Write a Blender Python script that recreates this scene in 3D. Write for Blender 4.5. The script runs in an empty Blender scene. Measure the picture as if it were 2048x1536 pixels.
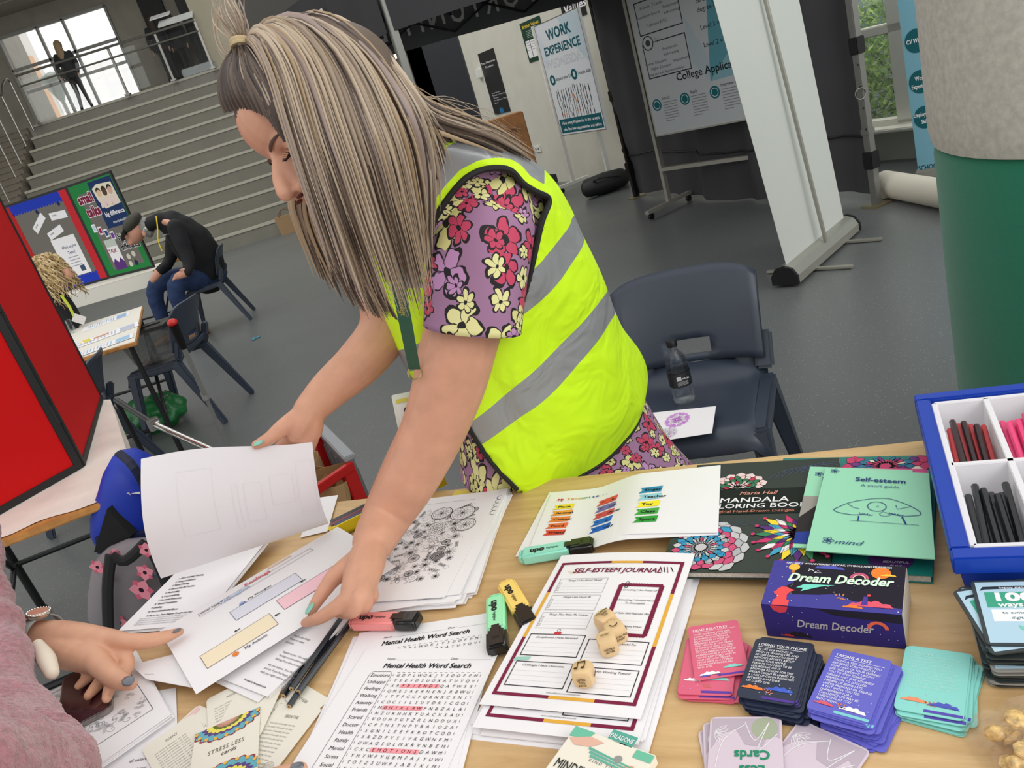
import bpy, bmesh, math, random
from mathutils import Vector as V, Matrix, noise
random.seed(7)
PI = math.pi
S = bpy.context.scene
C = S.collection

# ---------------------------------------------------------------- camera, light, exposure
EYE = V((0, 0, 1.39))
FPX, PITCH, ROLL = 1581.6, math.radians(20.0), math.radians(-17.454)
fw = V((0, math.cos(PITCH), -math.sin(PITCH)))
up0 = V((0, math.sin(PITCH), math.cos(PITCH)))
CR = V((1, 0, 0)) * math.cos(ROLL) + up0 * math.sin(ROLL)
CU = V((-1, 0, 0)) * math.sin(ROLL) + up0 * math.cos(ROLL)
CB = -fw
cd = bpy.data.cameras.new('camera')
cam = bpy.data.objects.new('camera', cd)
C.objects.link(cam)
cd.sensor_width = 36
cd.lens = FPX * 36 / 2048
cd.clip_start = .02
cam.matrix_world = Matrix(((CR.x, CU.x, CB.x, EYE.x), (CR.y, CU.y, CB.y, EYE.y), (CR.z, CU.z, CB.z, EYE.z), (0, 0, 0, 1)))
S.camera = cam
S.view_settings.view_transform = 'Standard'
S.view_settings.look = 'None'
S.view_settings.gamma = 1
S.view_settings.use_curve_mapping = False
S.view_settings.exposure = 0.0

w = bpy.data.worlds.new('sky')
S.world = w
w.use_nodes = True
w.node_tree.nodes['Background'].inputs[0].default_value = (1.0, 1.0, .99, 1)
w.node_tree.nodes['Background'].inputs[1].default_value = 1.12


def area_light(name, loc, target, sx, sy, power, col=(1, 1, 1)):
    d = bpy.data.lights.new(name, 'AREA')
    d.shape = 'RECTANGLE'
    d.size, d.size_y, d.energy, d.color = sx, sy, power, col
    o = bpy.data.objects.new(name, d)
    C.objects.link(o)
    o.location = loc
    o.rotation_euler = (V(target) - V(loc)).to_track_quat('-Z', 'Y').to_euler()
    return o


area_light('window_daylight', (2.6, -3.4, 3.8), (0, 1.3, .9), 4.5, 2.4, 105, (1, .985, .95))
area_light('side_window_daylight', (5.2, 1.2, 2.6), (0, 2.5, .8), 2.6, 2.0, 48, (1, .99, .96))
area_light('steps_fill_light', (-3.5, 10.5, 6.4), (-4.5, 14, 0), 3, 3, 165, (1, .99, .95))  # unseen fill lamp added overhead to brighten the steps


def ray(x, y):
    return fw + CR * ((x - 1024) / FPX) - CU * ((y - 768) / FPX)


def Z(x, y, z=.72):          # point of the horizontal plane at height z
    d = ray(x, y)
    return EYE + d * ((z - EYE.z) / d.z)


def G(x, y):
    return Z(x, y, 0)


def A(Y, x, y):              # point at distance Y into the hall
    d = ray(x, y)
    return EYE + d * (Y / d.y)


# ---------------------------------------------------------------- materials
def lin(c):
    c = c / 255
    return c / 12.92 if c <= .04045 else ((c + .055) / 1.055) ** 2.4


def rgb(c):
    return (lin(c[0]), lin(c[1]), lin(c[2]), 1)


MC = {}


def M(name, c=None, rough=.6, metal=0, noise_amt=0, noise_scale=40, bump=0, bump_scale=200, spec=.5, sheen=0, trans=0, alpha=1, emit=None, coat=0):
    if name in MC:
        return MC[name]
    m = bpy.data.materials.new(name)
    m.use_nodes = True
    nt = m.node_tree
    b = nt.nodes['Principled BSDF']
    b.inputs['Base Color'].default_value = rgb(c)
    b.inputs['Roughness'].default_value = rough
    b.inputs['Metallic'].default_value = metal
    b.inputs['Specular IOR Level'].default_value = spec
    b.inputs['Coat Weight'].default_value = coat
    if sheen:
        b.inputs['Sheen Weight'].default_value = sheen
    if trans:
        b.inputs['Transmission Weight'].default_value = trans
    b.inputs['Alpha'].default_value = alpha
    if emit:
        b.inputs['Emission Color'].default_value = rgb(c)
        b.inputs['Emission Strength'].default_value = emit
    if noise_amt or bump:
        tc = nt.nodes.new('ShaderNodeTexCoord')
    if noise_amt:
        n = nt.nodes.new('ShaderNodeTexNoise')
        n.inputs['Scale'].default_value = noise_scale
        n.inputs['Detail'].default_value = 4
        r = nt.nodes.new('ShaderNodeValToRGB')
        r.color_ramp.elements[0].position = .3
        r.color_ramp.elements[1].position = .7
        r.color_ramp.elements[0].color = rgb([max(0, k * (1 - noise_amt)) for k in c])
        r.color_ramp.elements[1].color = rgb([min(255, k * (1 + noise_amt)) for k in c])
        nt.links.new(tc.outputs['Object'], n.inputs['Vector'])
        nt.links.new(n.outputs['Fac'], r.inputs['Fac'])
        nt.links.new(r.outputs['Color'], b.inputs['Base Color'])
    if bump:
        n = nt.nodes.new('ShaderNodeTexNoise')
        n.inputs['Scale'].default_value = bump_scale
        n.inputs['Detail'].default_value = 3
        bp = nt.nodes.new('ShaderNodeBump')
        bp.inputs['Strength'].default_value = bump
        bp.inputs['Distance'].default_value = .002
        nt.links.new(tc.outputs['Object'], n.inputs['Vector'])
        nt.links.new(n.outputs['Fac'], bp.inputs['Height'])
        nt.links.new(bp.outputs['Normal'], b.inputs['Normal'])
    MC[name] = m
    return m


def INK(c, name=None):
    return M(name or 'ink_%d_%d_%d' % tuple(c), c, .65, spec=.2)


# ---------------------------------------------------------------- mesh builder
def fit(o, label=None, cat=None, group=None, kind=None):
    if label: o['label'] = label
    if cat: o['category'] = cat
    if group: o['group'] = group
    if kind: o['kind'] = kind
    return o


def thing(name, label, cat, loc=(0, 0, 0), group=None):
    o = bpy.data.objects.new(name, None)
    C.objects.link(o)
    o.empty_display_size = .05
    o.location = loc
    return fit(o, label, cat, group)


def link_mesh(name, me, parent=None):
    o = bpy.data.objects.new(name, me)
    C.objects.link(o)
    if parent:
        o.parent = parent
        o.matrix_parent_inverse = Matrix.Translation(parent_origin(parent)).inverted()
    return o


def parent_origin(p):
    return V(p.location) if not p.parent else V((0, 0, 0))


def basis(d, hint=V((0, 0, 1))):
    d = d.normalized()
    if abs(d.dot(hint)) > .97: hint = V((1, 0, 0))
    a = d.cross(hint).normalized()
    return a, d.cross(a).normalized()


class MB:
    def __init__(s):
        s.v, s.f, s.mi = [], [], []
        s.m = 0

    def add(s, vs, fs):
        n = len(s.v)
        s.v += [V(p) for p in vs]
        for f in fs:
            s.f.append([i + n for i in f])
            s.mi.append(s.m)
        return s

    def box(s, c, size, rz=0, R=None):
        c = V(c)
        R = R or Matrix.Rotation(rz, 3, 'Z')
        vs = [c + R @ V((a * size[0] / 2, b * size[1] / 2, d * size[2] / 2)) for a in (-1, 1) for b in (-1, 1) for d in (-1, 1)]
        return s.add(vs, [(0, 1, 3, 2), (4, 6, 7, 5), (0, 4, 5, 1), (2, 3, 7, 6), (0, 2, 6, 4), (1, 5, 7, 3)])

    def bar(s, p, q, wd, th, hint=V((0, 0, 1)), wd2=None, th2=None):     # rectangular bar from p to q
        p, q = V(p), V(q)
        a, b = basis(q - p, V(hint))
        wd2 = wd2 or wd
        th2 = th2 or th
        vs = [p + a * x * wd / 2 + b * y * th / 2 for x, y in ((-1, -1), (1, -1), (1, 1), (-1, 1))] + \
             [q + a * x * wd2 / 2 + b * y * th2 / 2 for x, y in ((-1, -1), (1, -1), (1, 1), (-1, 1))]
        return s.add(vs, [(3, 2, 1, 0), (4, 5, 6, 7), (0, 1, 5, 4), (1, 2, 6, 5), (2, 3, 7, 6), (3, 0, 4, 7)])

    def loft(s, rings, cap=True, closed=True):
        n = len(rings[0])
        vs = [p for r in rings for p in r]
        fs = []
        for i in range(len(rings) - 1):
            for j in range(n if closed else n - 1):
                k = (j + 1) % n
                fs.append((i * n + j, i * n + k, (i + 1) * n + k, (i + 1) * n + j))
        if cap:
            fs.append(list(range(n))[::-1])
            fs.append([(len(rings) - 1) * n + j for j in range(n)])
        return s.add(vs, fs)

    def cyl(s, p, q, r, r2=None, n=12, cap=True):
        p, q = V(p), V(q)
        r2 = r if r2 is None else r2
        a, b = basis(q - p)
        return s.loft([[c + (a * math.cos(t * 2 * PI / n) + b * math.sin(t * 2 * PI / n)) * rr for t in range(n)] for c, rr in ((p, r), (q, r2))], cap)

    def tube(s, pts, r, n=8, cap=True, flat=1, hint=None, closedends=True):
        pts = [V(p) for p in pts]
        if not isinstance(r, (list, tuple)): r = [r] * len(pts)
        rings = []
        pa = None
        for i, p in enumerate(pts):
            d = (pts[min(i + 1, len(pts) - 1)] - pts[max(i - 1, 0)])
            if d.length < 1e-9: d = V((0, 0, 1))
            d.normalize()
            if pa is None:
                a, b = basis(d, V(hint) if hint else V((0, 0, 1)))
            else:
                a = (pa - d * pa.dot(d)).normalized()
                b = d.cross(a)
            pa = a
            rings.append([p + a * math.cos(t * 2 * PI / n) * r[i] + b * math.sin(t * 2 * PI / n) * r[i] * flat for t in range(n)])
        return s.loft(rings, cap)

    def ell(s, c, r, R=None, n=16, m=10):
        c = V(c)
        R = R or Matrix.Identity(3)
        vs = [c + R @ V((0, 0, r[2]))]
        for i in range(1, m):
            t = PI * i / m
            for j in range(n):
                f = 2 * PI * j / n
                vs.append(c + R @ V((r[0] * math.sin(t) * math.cos(f), r[1] * math.sin(t) * math.sin(f), r[2] * math.cos(t))))
        vs.append(c + R @ V((0, 0, -r[2])))
        fs = [(0, 1 + j, 1 + (j + 1) % n) for j in range(n)]
        for i in range(m - 2):
            for j in range(n):
                k = (j + 1) % n
                fs.append((1 + i * n + j, 1 + (i + 1) * n + j, 1 + (i + 1) * n + k, 1 + i * n + k))
        L = len(vs) - 1
        fs += [(L, L - n + (j + 1) % n, L - n + j) for j in range(n)]
        return s.add(vs, fs)

    def limb(s, pts, r, n=14, flat=1, hint=None):          # tapered chain with round ends, for remeshed bodies
        pts = [V(p) for p in pts]
        sm, rr = smooth_path(pts, r, 5)
        s.tube(sm, rr, n, True, flat, hint)
        s.ell(pts[0], (r[0] * .98,) * 3 if flat == 1 else (r[0] * flat,) * 3)
        s.ell(pts[-1], (r[-1] * .98,) * 3 if flat == 1 else (r[-1] * flat,) * 3)
        return s

    def prism(s, poly, h):                                 # poly: list of 3-D points, extruded by vector h
        poly = [V(p) for p in poly]
        h = V(h)
        n = len(poly)
        return s.add(poly + [p + h for p in poly], [list(range(n))[::-1], [n + i for i in range(n)]] + [(i, (i + 1) % n, n + (i + 1) % n, n + i) for i in range(n)])

    def lathe(s, c, prof, n=24, axis=V((0, 0, 1)), cap=True):
        c = V(c)
        a, b = basis(axis)
        return s.loft([[c + axis * z + (a * math.cos(t * 2 * PI / n) + b * math.sin(t * 2 * PI / n)) * r for t in range(n)] for r, z in prof], cap)

    def build(s, name, mats, parent=None, smooth=False, bevel=0, segs=2, subsurf=0, solid=0, angle=40):
        me = bpy.data.meshes.new(name)
        me.from_pydata([tuple(p) for p in s.v], [], s.f)
        for m in (mats if isinstance(mats, (list, tuple)) else [mats]):
            me.materials.append(m)
        if any(s.mi):
            me.polygons.foreach_set('material_index', s.mi)
        bm = bmesh.new()
        bm.from_mesh(me)
        bmesh.ops.recalc_face_normals(bm, faces=bm.faces)
        if bevel:
            es = [e for e in bm.edges if len(e.link_faces) == 2 and e.calc_face_angle(0) > math.radians(35)]
            bmesh.ops.bevel(bm, geom=es, offset=bevel, segments=segs, affect='EDGES', clamp_overlap=True)
        if smooth:
            for f in bm.faces: f.smooth = True
            lim = math.radians(angle)
            for e in bm.edges:
                e.smooth = not (len(e.link_faces) == 2 and e.calc_face_angle(0) > lim)
        bm.to_mesh(me)
        bm.free()
        me.update()
        o = link_mesh(name, me, parent)
        if solid:
            md = o.modifiers.new('solid', 'SOLIDIFY')
            md.thickness = solid
            md.offset = 0
        if subsurf:
            md = o.modifiers.new('sub', 'SUBSURF')
            md.levels = md.render_levels = subsurf
        return o

    def remesh(s, name, mats, parent=None, voxel=.004, smooth=4, paint=None, disp=None):
        me = bpy.data.meshes.new(name)
        me.from_pydata([tuple(p) for p in s.v], [], s.f)
        o = bpy.data.objects.new(name, me)
        C.objects.link(o)
        md = o.modifiers.new('r', 'REMESH')
        md.mode = 'VOXEL'
        md.voxel_size = voxel
        md.use_smooth_shade = True
        md = o.modifiers.new('s', 'SMOOTH')
        md.factor = .5
        md.iterations = smooth
        dg = bpy.context.evaluated_depsgraph_get()
        nm = bpy.data.meshes.new_from_object(o.evaluated_get(dg))
        bpy.data.objects.remove(o)
        nm.name = name
        nm.materials.clear()
        for m in (mats if isinstance(mats, (list, tuple)) else [mats]):
            nm.materials.append(m)
        if disp:
            for vx, nn in zip(nm.vertices, [V(q.normal) for q in nm.vertices]):
                vx.co = disp(vx.co, nn)
        for p in nm.polygons: p.use_smooth = True
        if paint:
            for p in nm.polygons:
                p.material_index = paint(p.center, p.normal)
        return link_mesh(name, nm, parent)


def catmull(ps, t):
    n = len(ps) - 1
    x = min(max(t * n, 0), n - 1e-6)
    i = int(x)
    f = x - i
    p0, p1, p2, p3 = ps[max(i - 1, 0)], ps[i], ps[i + 1], ps[min(i + 2, n)]
    return .5 * ((2 * p1) + (p2 - p0) * f + (2 * p0 - 5 * p1 + 4 * p2 - p3) * f * f + (3 * p1 - p0 - 3 * p2 + p3) * f ** 3)


def smooth_path(pts, r, k=4):
    n = (len(pts) - 1) * k
    pts = [V(p) for p in pts]
    if not isinstance(r, (list, tuple)): r = [r] * len(pts)
    return [catmull(pts, i / n) for i in range(n + 1)], [catmull(list(r), i / n) for i in range(n + 1)]


def one(name, mb, mat, label, cat, group=None, **k):
    return fit(mb.build(name, mat, None, **k), label, cat, group)


def struct(name, mb, mat, parent=None, **k):
    o = mb.build(name, mat, parent, **k)
    if not parent: o['kind'] = 'structure'
    return o


# ---------------------------------------------------------------- sheets and print
def quadS(tl, tr, br, bl, bend=None):
    tl, tr, br, bl = V(tl), V(tr), V(br), V(bl)

    def f(u, v):
        p = tl * (1 - u) * (1 - v) + tr * u * (1 - v) + br * u * v + bl * (1 - u) * v
        if bend: p = p + bend(u, v)
        return p
    return f


def rectS(c, wd, ht, ang, z=None, bend=None):      # flat rectangle, centre c, 'down' of the print = -Y rotated by ang
    c = V(c)
    R = Matrix.Rotation(ang, 3, 'Z')
    ex, ey = R @ V((1, 0, 0)), R @ V((0, 1, 0))
    return quadS(c - ex * wd / 2 + ey * ht / 2, c + ex * wd / 2 + ey * ht / 2, c + ex * wd / 2 - ey * ht / 2, c - ex * wd / 2 - ey * ht / 2, bend)


def nrm(Sf, u, v):
    e = .01
    a = Sf(min(u + e, 1), v) - Sf(max(u - e, 0), v)
    b = Sf(u, min(v + e, 1)) - Sf(u, max(v - e, 0))
    n = b.cross(a)
    if n.length < 1e-12: return V((0, 0, 1))
    return n.normalized()


def slab(name, Sf, th, mat, parent=None, nu=1, nv=1, smooth=False, side=None, outline=None):
    mb = MB()
    if outline:          # outline: list of (u,v), flat slab
        top = [Sf(u, v) for u, v in outline]
        n = nrm(Sf, .5, .5)
        mb.prism([p - n * th for p in top], n * th)
        return mb.build(name, mat, parent)
    top = [[Sf(i / nu, j / nv) for i in range(nu + 1)] for j in range(nv + 1)]
    ns = [[nrm(Sf, i / nu, j / nv) for i in range(nu + 1)] for j in range(nv + 1)]
    W = nu + 1
    vs = [p for r in top for p in r] + [p - n * th for r, q in zip(top, ns) for p, n in zip(r, q)]
    N = len(vs) // 2
    fs = []
    for j in range(nv):
        for i in range(nu):
            a = j * W + i
            fs.append((a, a + 1, a + W + 1, a + W))
            fs.append((N + a + W, N + a + W + 1, N + a + 1, N + a))
    bd = [i for i in range(W)] + [j * W + nu for j in range(1, nv + 1)] + [nv * W + i for i in range(nu - 1, -1, -1)] + [j * W for j in range(nv - 1, 0, -1)]
    for a, b in zip(bd, bd[1:] + bd[:1]):
        fs.append((b, a, N + a, N + b))
    mb.add(vs, fs)
    return mb.build(name, mat, parent, smooth=smooth, angle=50)


def rr_outline(W, H, r, n=4):       # rounded rectangle in 0..1 uv
    o = []
    for cx, cy, a0 in ((W - r, H - r, 0), (r, H - r, 90), (r, r, 180), (W - r, r, 270)):
        for k in range(n + 1):
            a = math.radians(a0 + 90 * k / n)
            o.append(((cx + r * math.cos(a)) / W, (cy + r * math.sin(a)) / H))
    return o


TXT = {}


def glyphs(s, bold, res=2, al='LEFT', space=1):
    k = (s, bold, res, al, space)
    if k not in TXT:
        cu = bpy.data.curves.new('t', 'FONT')
        cu.body = s
        cu.size = 1
        cu.resolution_u = res
        cu.offset = bold
        cu.align_x = al
        cu.space_character = space
        o = bpy.data.objects.new('t', cu)
        me = o.to_mesh()
        TXT[k] = ([(v.co.x, v.co.y) for v in me.vertices], [list(p.vertices) for p in me.polygons])
        o.to_mesh_clear()
        bpy.data.objects.remove(o)
        bpy.data.curves.remove(cu)
    return TXT[k]


class Print:
    """flat print on a surface: design units W x H, x right, y down"""
    def __init__(s, Sf, W, H, lift=.0003):
        s.S, s.W, s.H, s.l = Sf, W, H, lift
        s.v, s.f, s.mi, s.mats = [], [], [], []
        s.k = 0

    def mat(s, m):
        if not hasattr(m, 'name'): m = INK(m)
        if m not in s.mats: s.mats.append(m)
        return s.mats.index(m)

    def P(s, x, y):
        u, v = x / s.W, y / s.H
        return s.S(u, v) + nrm(s.S, min(max(u, .02), .98), min(max(v, .02), .98)) * (s.l * (1 + s.k * .35))

    def add(s, pts, fs, m):
        n = len(s.v)
        s.v += [s.P(x, y) for x, y in pts]
        i = s.mat(m)
        for f in fs:
            s.f.append([a + n for a in f])
            s.mi.append(i)

    def poly(s, pts, m, k=0):
        s.k = k
        s.add(pts, [list(range(len(pts)))], m)

    def rect(s, x, y, w, h, m, k=0, nx=1, ny=1):
        s.k = k
        pts = [(x + w * i / nx, y + h * j / ny) for j in range(ny + 1) for i in range(nx + 1)]
        s.add(pts, [(j * (nx + 1) + i, j * (nx + 1) + i + 1, (j + 1) * (nx + 1) + i + 1, (j + 1) * (nx + 1) + i) for j in range(ny) for i in range(nx)], m)

    def line(s, pts, w, m, k=1, closed=False):
        s.k = k
        if closed: pts = list(pts) + [pts[0]]
        o = []
        for i, (x, y) in enumerate(pts):
            a = pts[max(i - 1, 0)]
            b = pts[min(i + 1, len(pts) - 1)]
            if closed and i in (0, len(pts) - 1):
                a, b = pts[-2], pts[1]
            dx, dy = b[0] - a[0], b[1] - a[1]
            L = math.hypot(dx, dy) or 1
            o += [(x - dy / L * w / 2, y + dx / L * w / 2), (x + dy / L * w / 2, y - dx / L * w / 2)]
        s.add(o, [(2 * i, 2 * i + 2, 2 * i + 3, 2 * i + 1) for i in range(len(pts) - 1)], m)

    def frame(s, x, y, w, h, t, m, k=1, n=4):
        for a, b, c, d in ((x, y, w, t), (x, y + h - t, w, t)):
            s.rect(a, b, c, d, m, k, n, 1)
        for a, b, c, d in ((x, y + t, t, h - 2 * t), (x + w - t, y + t, t, h - 2 * t)):
            s.rect(a, b, c, d, m, k, 1, n)

    def circle(s, x, y, r, m, k=1, n=16, ry=None, a=0):
        ry = ry or r
        ca, sa = math.cos(a), math.sin(a)
        s.poly([(x + r * math.cos(t * 2 * PI / n) * ca - ry * math.sin(t * 2 * PI / n) * sa, y + r * math.cos(t * 2 * PI / n) * sa + ry * math.sin(t * 2 * PI / n) * ca) for t in range(n)], m, k)

    def ring(s, x, y, r, w, m, k=1, n=20, a0=0, a1=2 * PI, ry=None):
        ry = ry or r
        s.line([(x + r * math.cos(a0 + (a1 - a0) * t / n), y + ry * math.sin(a0 + (a1 - a0) * t / n)) for t in range(n + 1)], w, m, k)

    def petal(s, x, y, a, L, wd, m, k=1, n=6, out=None, ow=.3):
        pts = []
        for i in range(n + 1):
            t = i / n
            pts.append((L * t, wd * math.sin(PI * t ** .8)))
        pts += [(p, -q) for p, q in pts[-2:0:-1]]
        ca, sa = math.cos(a), math.sin(a)
        P = [(x + p * ca - q * sa, y + p * sa + q * ca) for p, q in pts]
        if m is not None: s.poly(P, m, k)
        if out is not None: s.line(P, ow, out, k + 1, True)

    def text(s, x, y, t, size, m, bold=0, shear=0, al='L', a=0, sx=1, k=2, mirror=False, res=2, space=1):
        s.k = k
        vs, fs = glyphs(t, 0, res, {'L': 'LEFT', 'C': 'CENTER', 'R': 'RIGHT'}[al], space)
        ca, sa = math.cos(a), math.sin(a)
        bo = abs(bold) * .65 if bold > .008 else 0
        sh = ((0, 0),) if not bo else (((bo, bo), (-bo, bo), (bo, -bo), (-bo, -bo)) if bo < .05 else [(bo * math.cos(i * PI / 4), bo * math.sin(i * PI / 4)) for i in range(8)])
        for dx, dy in sh:
            o = []
            for p, q in vs:
                p, q = p + dx, q + dy
                p = (p + shear * q) * size * sx * (-1 if mirror else 1)
                q = -q * size
                o.append((x + p * ca - q * sa, y + p * sa + q * ca))
            s.add(o, fs, m)
            s.k += .3

    def build(s, name='print', parent=None):
        if not s.v: return
        me = bpy.data.meshes.new(name)
        me.from_pydata([tuple(p) for p in s.v], [], s.f)
        for m in s.mats: me.materials.append(m)
        me.polygons.foreach_set('material_index', s.mi)
        me.update()
        return link_mesh(name, me, parent)


def copy_tree(o, parent=None):
    c = o.copy()
    C.objects.link(c)
    if parent: c.parent = parent
    for ch in [x for x in o.children]:
        copy_tree(ch, c)
    return c


BLACK = M('black_print', (28, 28, 30), .6)
PAPER = M('white_paper', (238, 236, 238), .75, spec=.25)
# ================================================================ THE HALL
def floor_mat():
    m = bpy.data.materials.new('speckled_vinyl')
    m.use_nodes = True
    nt = m.node_tree
    b = nt.nodes['Principled BSDF']
    tc = nt.nodes.new('ShaderNodeTexCoord')
    vo = nt.nodes.new('ShaderNodeTexVoronoi')
    vo.inputs['Scale'].default_value = 120
    r = nt.nodes.new('ShaderNodeValToRGB')
    r.color_ramp.elements[0].position = .10
    r.color_ramp.elements[0].color = rgb((190, 194, 190))
    r.color_ramp.elements[1].position = .2
    r.color_ramp.elements[1].color = rgb((98, 101, 101))
    wn = nt.nodes.new('ShaderNodeSeparateColor')
    gt = nt.nodes.new('ShaderNodeMath')
    gt.operation = 'GREATER_THAN'
    gt.inputs[1].default_value = .6
    mx = nt.nodes.new('ShaderNodeMix')
    mx.data_type = 'RGBA'
    mx.inputs[6].default_value = rgb((98, 101, 101))
    no = nt.nodes.new('ShaderNodeTexNoise')
    no.inputs['Scale'].default_value = 1.3
    no.inputs['Detail'].default_value = 6
    mr = nt.nodes.new('ShaderNodeMapRange')
    mr.inputs[3].default_value = .27
    mr.inputs[4].default_value = .42
    L = nt.links.new
    L(tc.outputs['Object'], vo.inputs['Vector'])
    L(tc.outputs['Object'], no.inputs['Vector'])
    L(vo.outputs['Distance'], r.inputs['Fac'])
    L(vo.outputs['Color'], wn.inputs[0])
    L(wn.outputs[0], gt.inputs[0])
    L(gt.outputs[0], mx.inputs[0])
    L(r.outputs['Color'], mx.inputs[7])
    L(mx.outputs[2], b.inputs['Base Color'])
    L(no.outputs['Fac'], mr.inputs[0])
    L(mr.outputs[0], b.inputs['Roughness'])
    return m


mb = MB()
mb.box((-2, 12, -.05), (24, 34, .1))
struct('floor', mb, floor_mat())

CONC = M('painted_concrete', (150, 146, 134), .8, noise_amt=.04, noise_scale=3)
WALLW = M('cream_wall_paint', (205, 203, 190), .8, noise_amt=.02, noise_scale=4)
STEP = M('grey_step_vinyl', (122, 120, 108), .6, noise_amt=.03, noise_scale=3)
NOSE = M('pale_step_nosing', (176, 172, 158), .5)
STEEL = M('brushed_steel', (150, 148, 142), .35, .9)
DARK = M('near_black', (22, 22, 24), .6)
BLKMET = M('black_metal', (24, 24, 26), .4, .3)
WHT = M('white_gloss', (228, 228, 222), .4)
SKIRT = M('black_skirting', (34, 34, 36), .5)

# ---- broad steps, each riser its own piece, with pale nosing strips
NR, YB, YT, ZT = 13, 15.95, 20.3, 3.6
rz_, tr_ = ZT / NR, (YT - YB) / (NR - 1)
mb = MB()
for i in range(NR):
    mb.box((-5.15, (YB + i * tr_ + YT + .1) / 2, (i + .5) * rz_ - .01), (7.3, YT + .1 - (YB + i * tr_), rz_ - .02 if i else rz_))
steps = struct('staircase', mb, STEP)
steps['label'] = 'broad grey flight of steps rising to the upper landing'
for i in range(NR):
    mb = MB()
    mb.box((-5.15, YB + i * tr_ + .045, (i + 1) * rz_ - .005), (7.3, .13, .05))
    mb.build('step_nosing', NOSE, steps)
mb = MB()
for i in range(NR * 2):     # narrow walking stair on the left
    mb.box((-9.9, (YB - .3 + i * tr_ / 2 + YT + .1) / 2, (i + .5) * rz_ / 2), (2.0, YT + .4 - YB - i * tr_ / 2, rz_ / 2 - .004))
    mb.box((-9.9, YB - .3 + i * tr_ / 2 + .01, (i + 1) * rz_ / 2 - .012), (2.0, .05, .028))
struct('staircase', mb, M('grey_brick_step', (120, 112, 100), .7)).data.name = 'walking_stair'
mb = MB()
mb.box((-7.2, 24.5, ZT - .15), (10, 8.4, .3))
struct('floor', mb, M('landing_floor', (150, 146, 136), .5)).name = 'floor_landing'

# ---- stair handrails: tall thin posts with a sloping rail
for k, (px, py, ptop) in enumerate(((63, 252, 178), (48, 283, 200), (38, 318, 222), (27, 345, 252), (14, 395, 290))):
    yb = 20.2 - k * .78
    b = A(yb, px, py)
    t = thing('stair_post', ['tall steel handrail post at the very top of the left stair', 'steel handrail post second from the top of the stair', 'steel handrail post in the middle of the left stair', 'steel handrail post second from the bottom of the stair', 'lowest steel handrail post beside the display boards'][k], 'handrail', b, 'steel posts beside the left stair')
    m = MB()
    m.cyl(b - V((0, 0, .1)), b + V((0, 0, 1.0)), .022, n=8)
    m.build('post', STEEL, t, smooth=True)
    m = MB()
    m.tube(smooth_path([b + V((0, 0, .98)), b + V((0, -.12, 1.05)), b + V((0, -.5, .85)), b + V((0, -.78, .45))], .02, 4)[0], .02, 8)
    m.build('rail', STEEL, t, smooth=True)

# ---- upper landing: walls, window with its bars, ceiling
yw = 22.0
wl, wr = A(yw, 73, 237).x, A(yw, 282, 181).x
wt = (A(yw, 3, 73).z + A(yw, 210, 14).z) / 2
mb = MB()
mb.box(((-16 + wl) / 2, yw + .1, 5), (16 + wl, .2, 10))
mb.box(((wl + wr) / 2, yw + .1, (wt + 10) / 2), (wr - wl, .2, 10 - wt))
mb.box(((wl + wr) / 2, yw + .1, ZT / 2), (wr - wl, .2, ZT))
mb.box(((wr - 3.6) / 2, yw + .1, 5), (-3.6 - wr, .2, 10))
struct('wall_back', mb, CONC)
WF = M('grey_window_frame', (150, 150, 146), .5)
mb = MB()
W = wr - wl
win = thing('window_1', 'tall bright window at the top of the stairs', 'window')
del win['label'], win['category']
win['kind'] = 'structure'
for f in (0, .36, .60, 1):
    m = MB()
    m.box((wl + W * f, yw - .02, (ZT + wt) / 2), (.05, .1, wt - ZT))
    m.build('mullion', WF, win)
for f in (0, .42, .66, 1):
    m = MB()
    m.box(((wl + wr) / 2, yw - .02, ZT + (wt - ZT) * f), (W, .1, .06))
    m.build('transom', WF, win)
GL = M('window_glass', (235, 240, 240), .05, trans=1, alpha=.06)
for a, b in ((0, .36), (.36, .60), (.60, 1)):
    m = MB()
    m.box((wl + W * (a + b) / 2, yw, (ZT + wt) / 2), (W * (b - a) - .07, .012, wt - ZT))
    m.build('pane', GL, win)
# side and front walls flanking the landing
mb = MB()
mb.box((-1.0, 20.5, 5), (6.9, .2, 10))
struct('wall_right', mb, M('stone_wall_paint', (178, 170, 150), .8, noise_amt=.03, noise_scale=2)).name = 'wall_landing'
mb = MB()
mb.box((-4.75, 21.6, 5.6), (.2, .9, 4.2))
mb.box((-5.6, 21.93, 5.2), (.55, .12, 3.2))
struct('wall_pier', mb, DARK)
mb = MB()
mb.box((-11.0, 18, 5), (.2, 18, 10))
struct('wall_left', mb, CONC)
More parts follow.
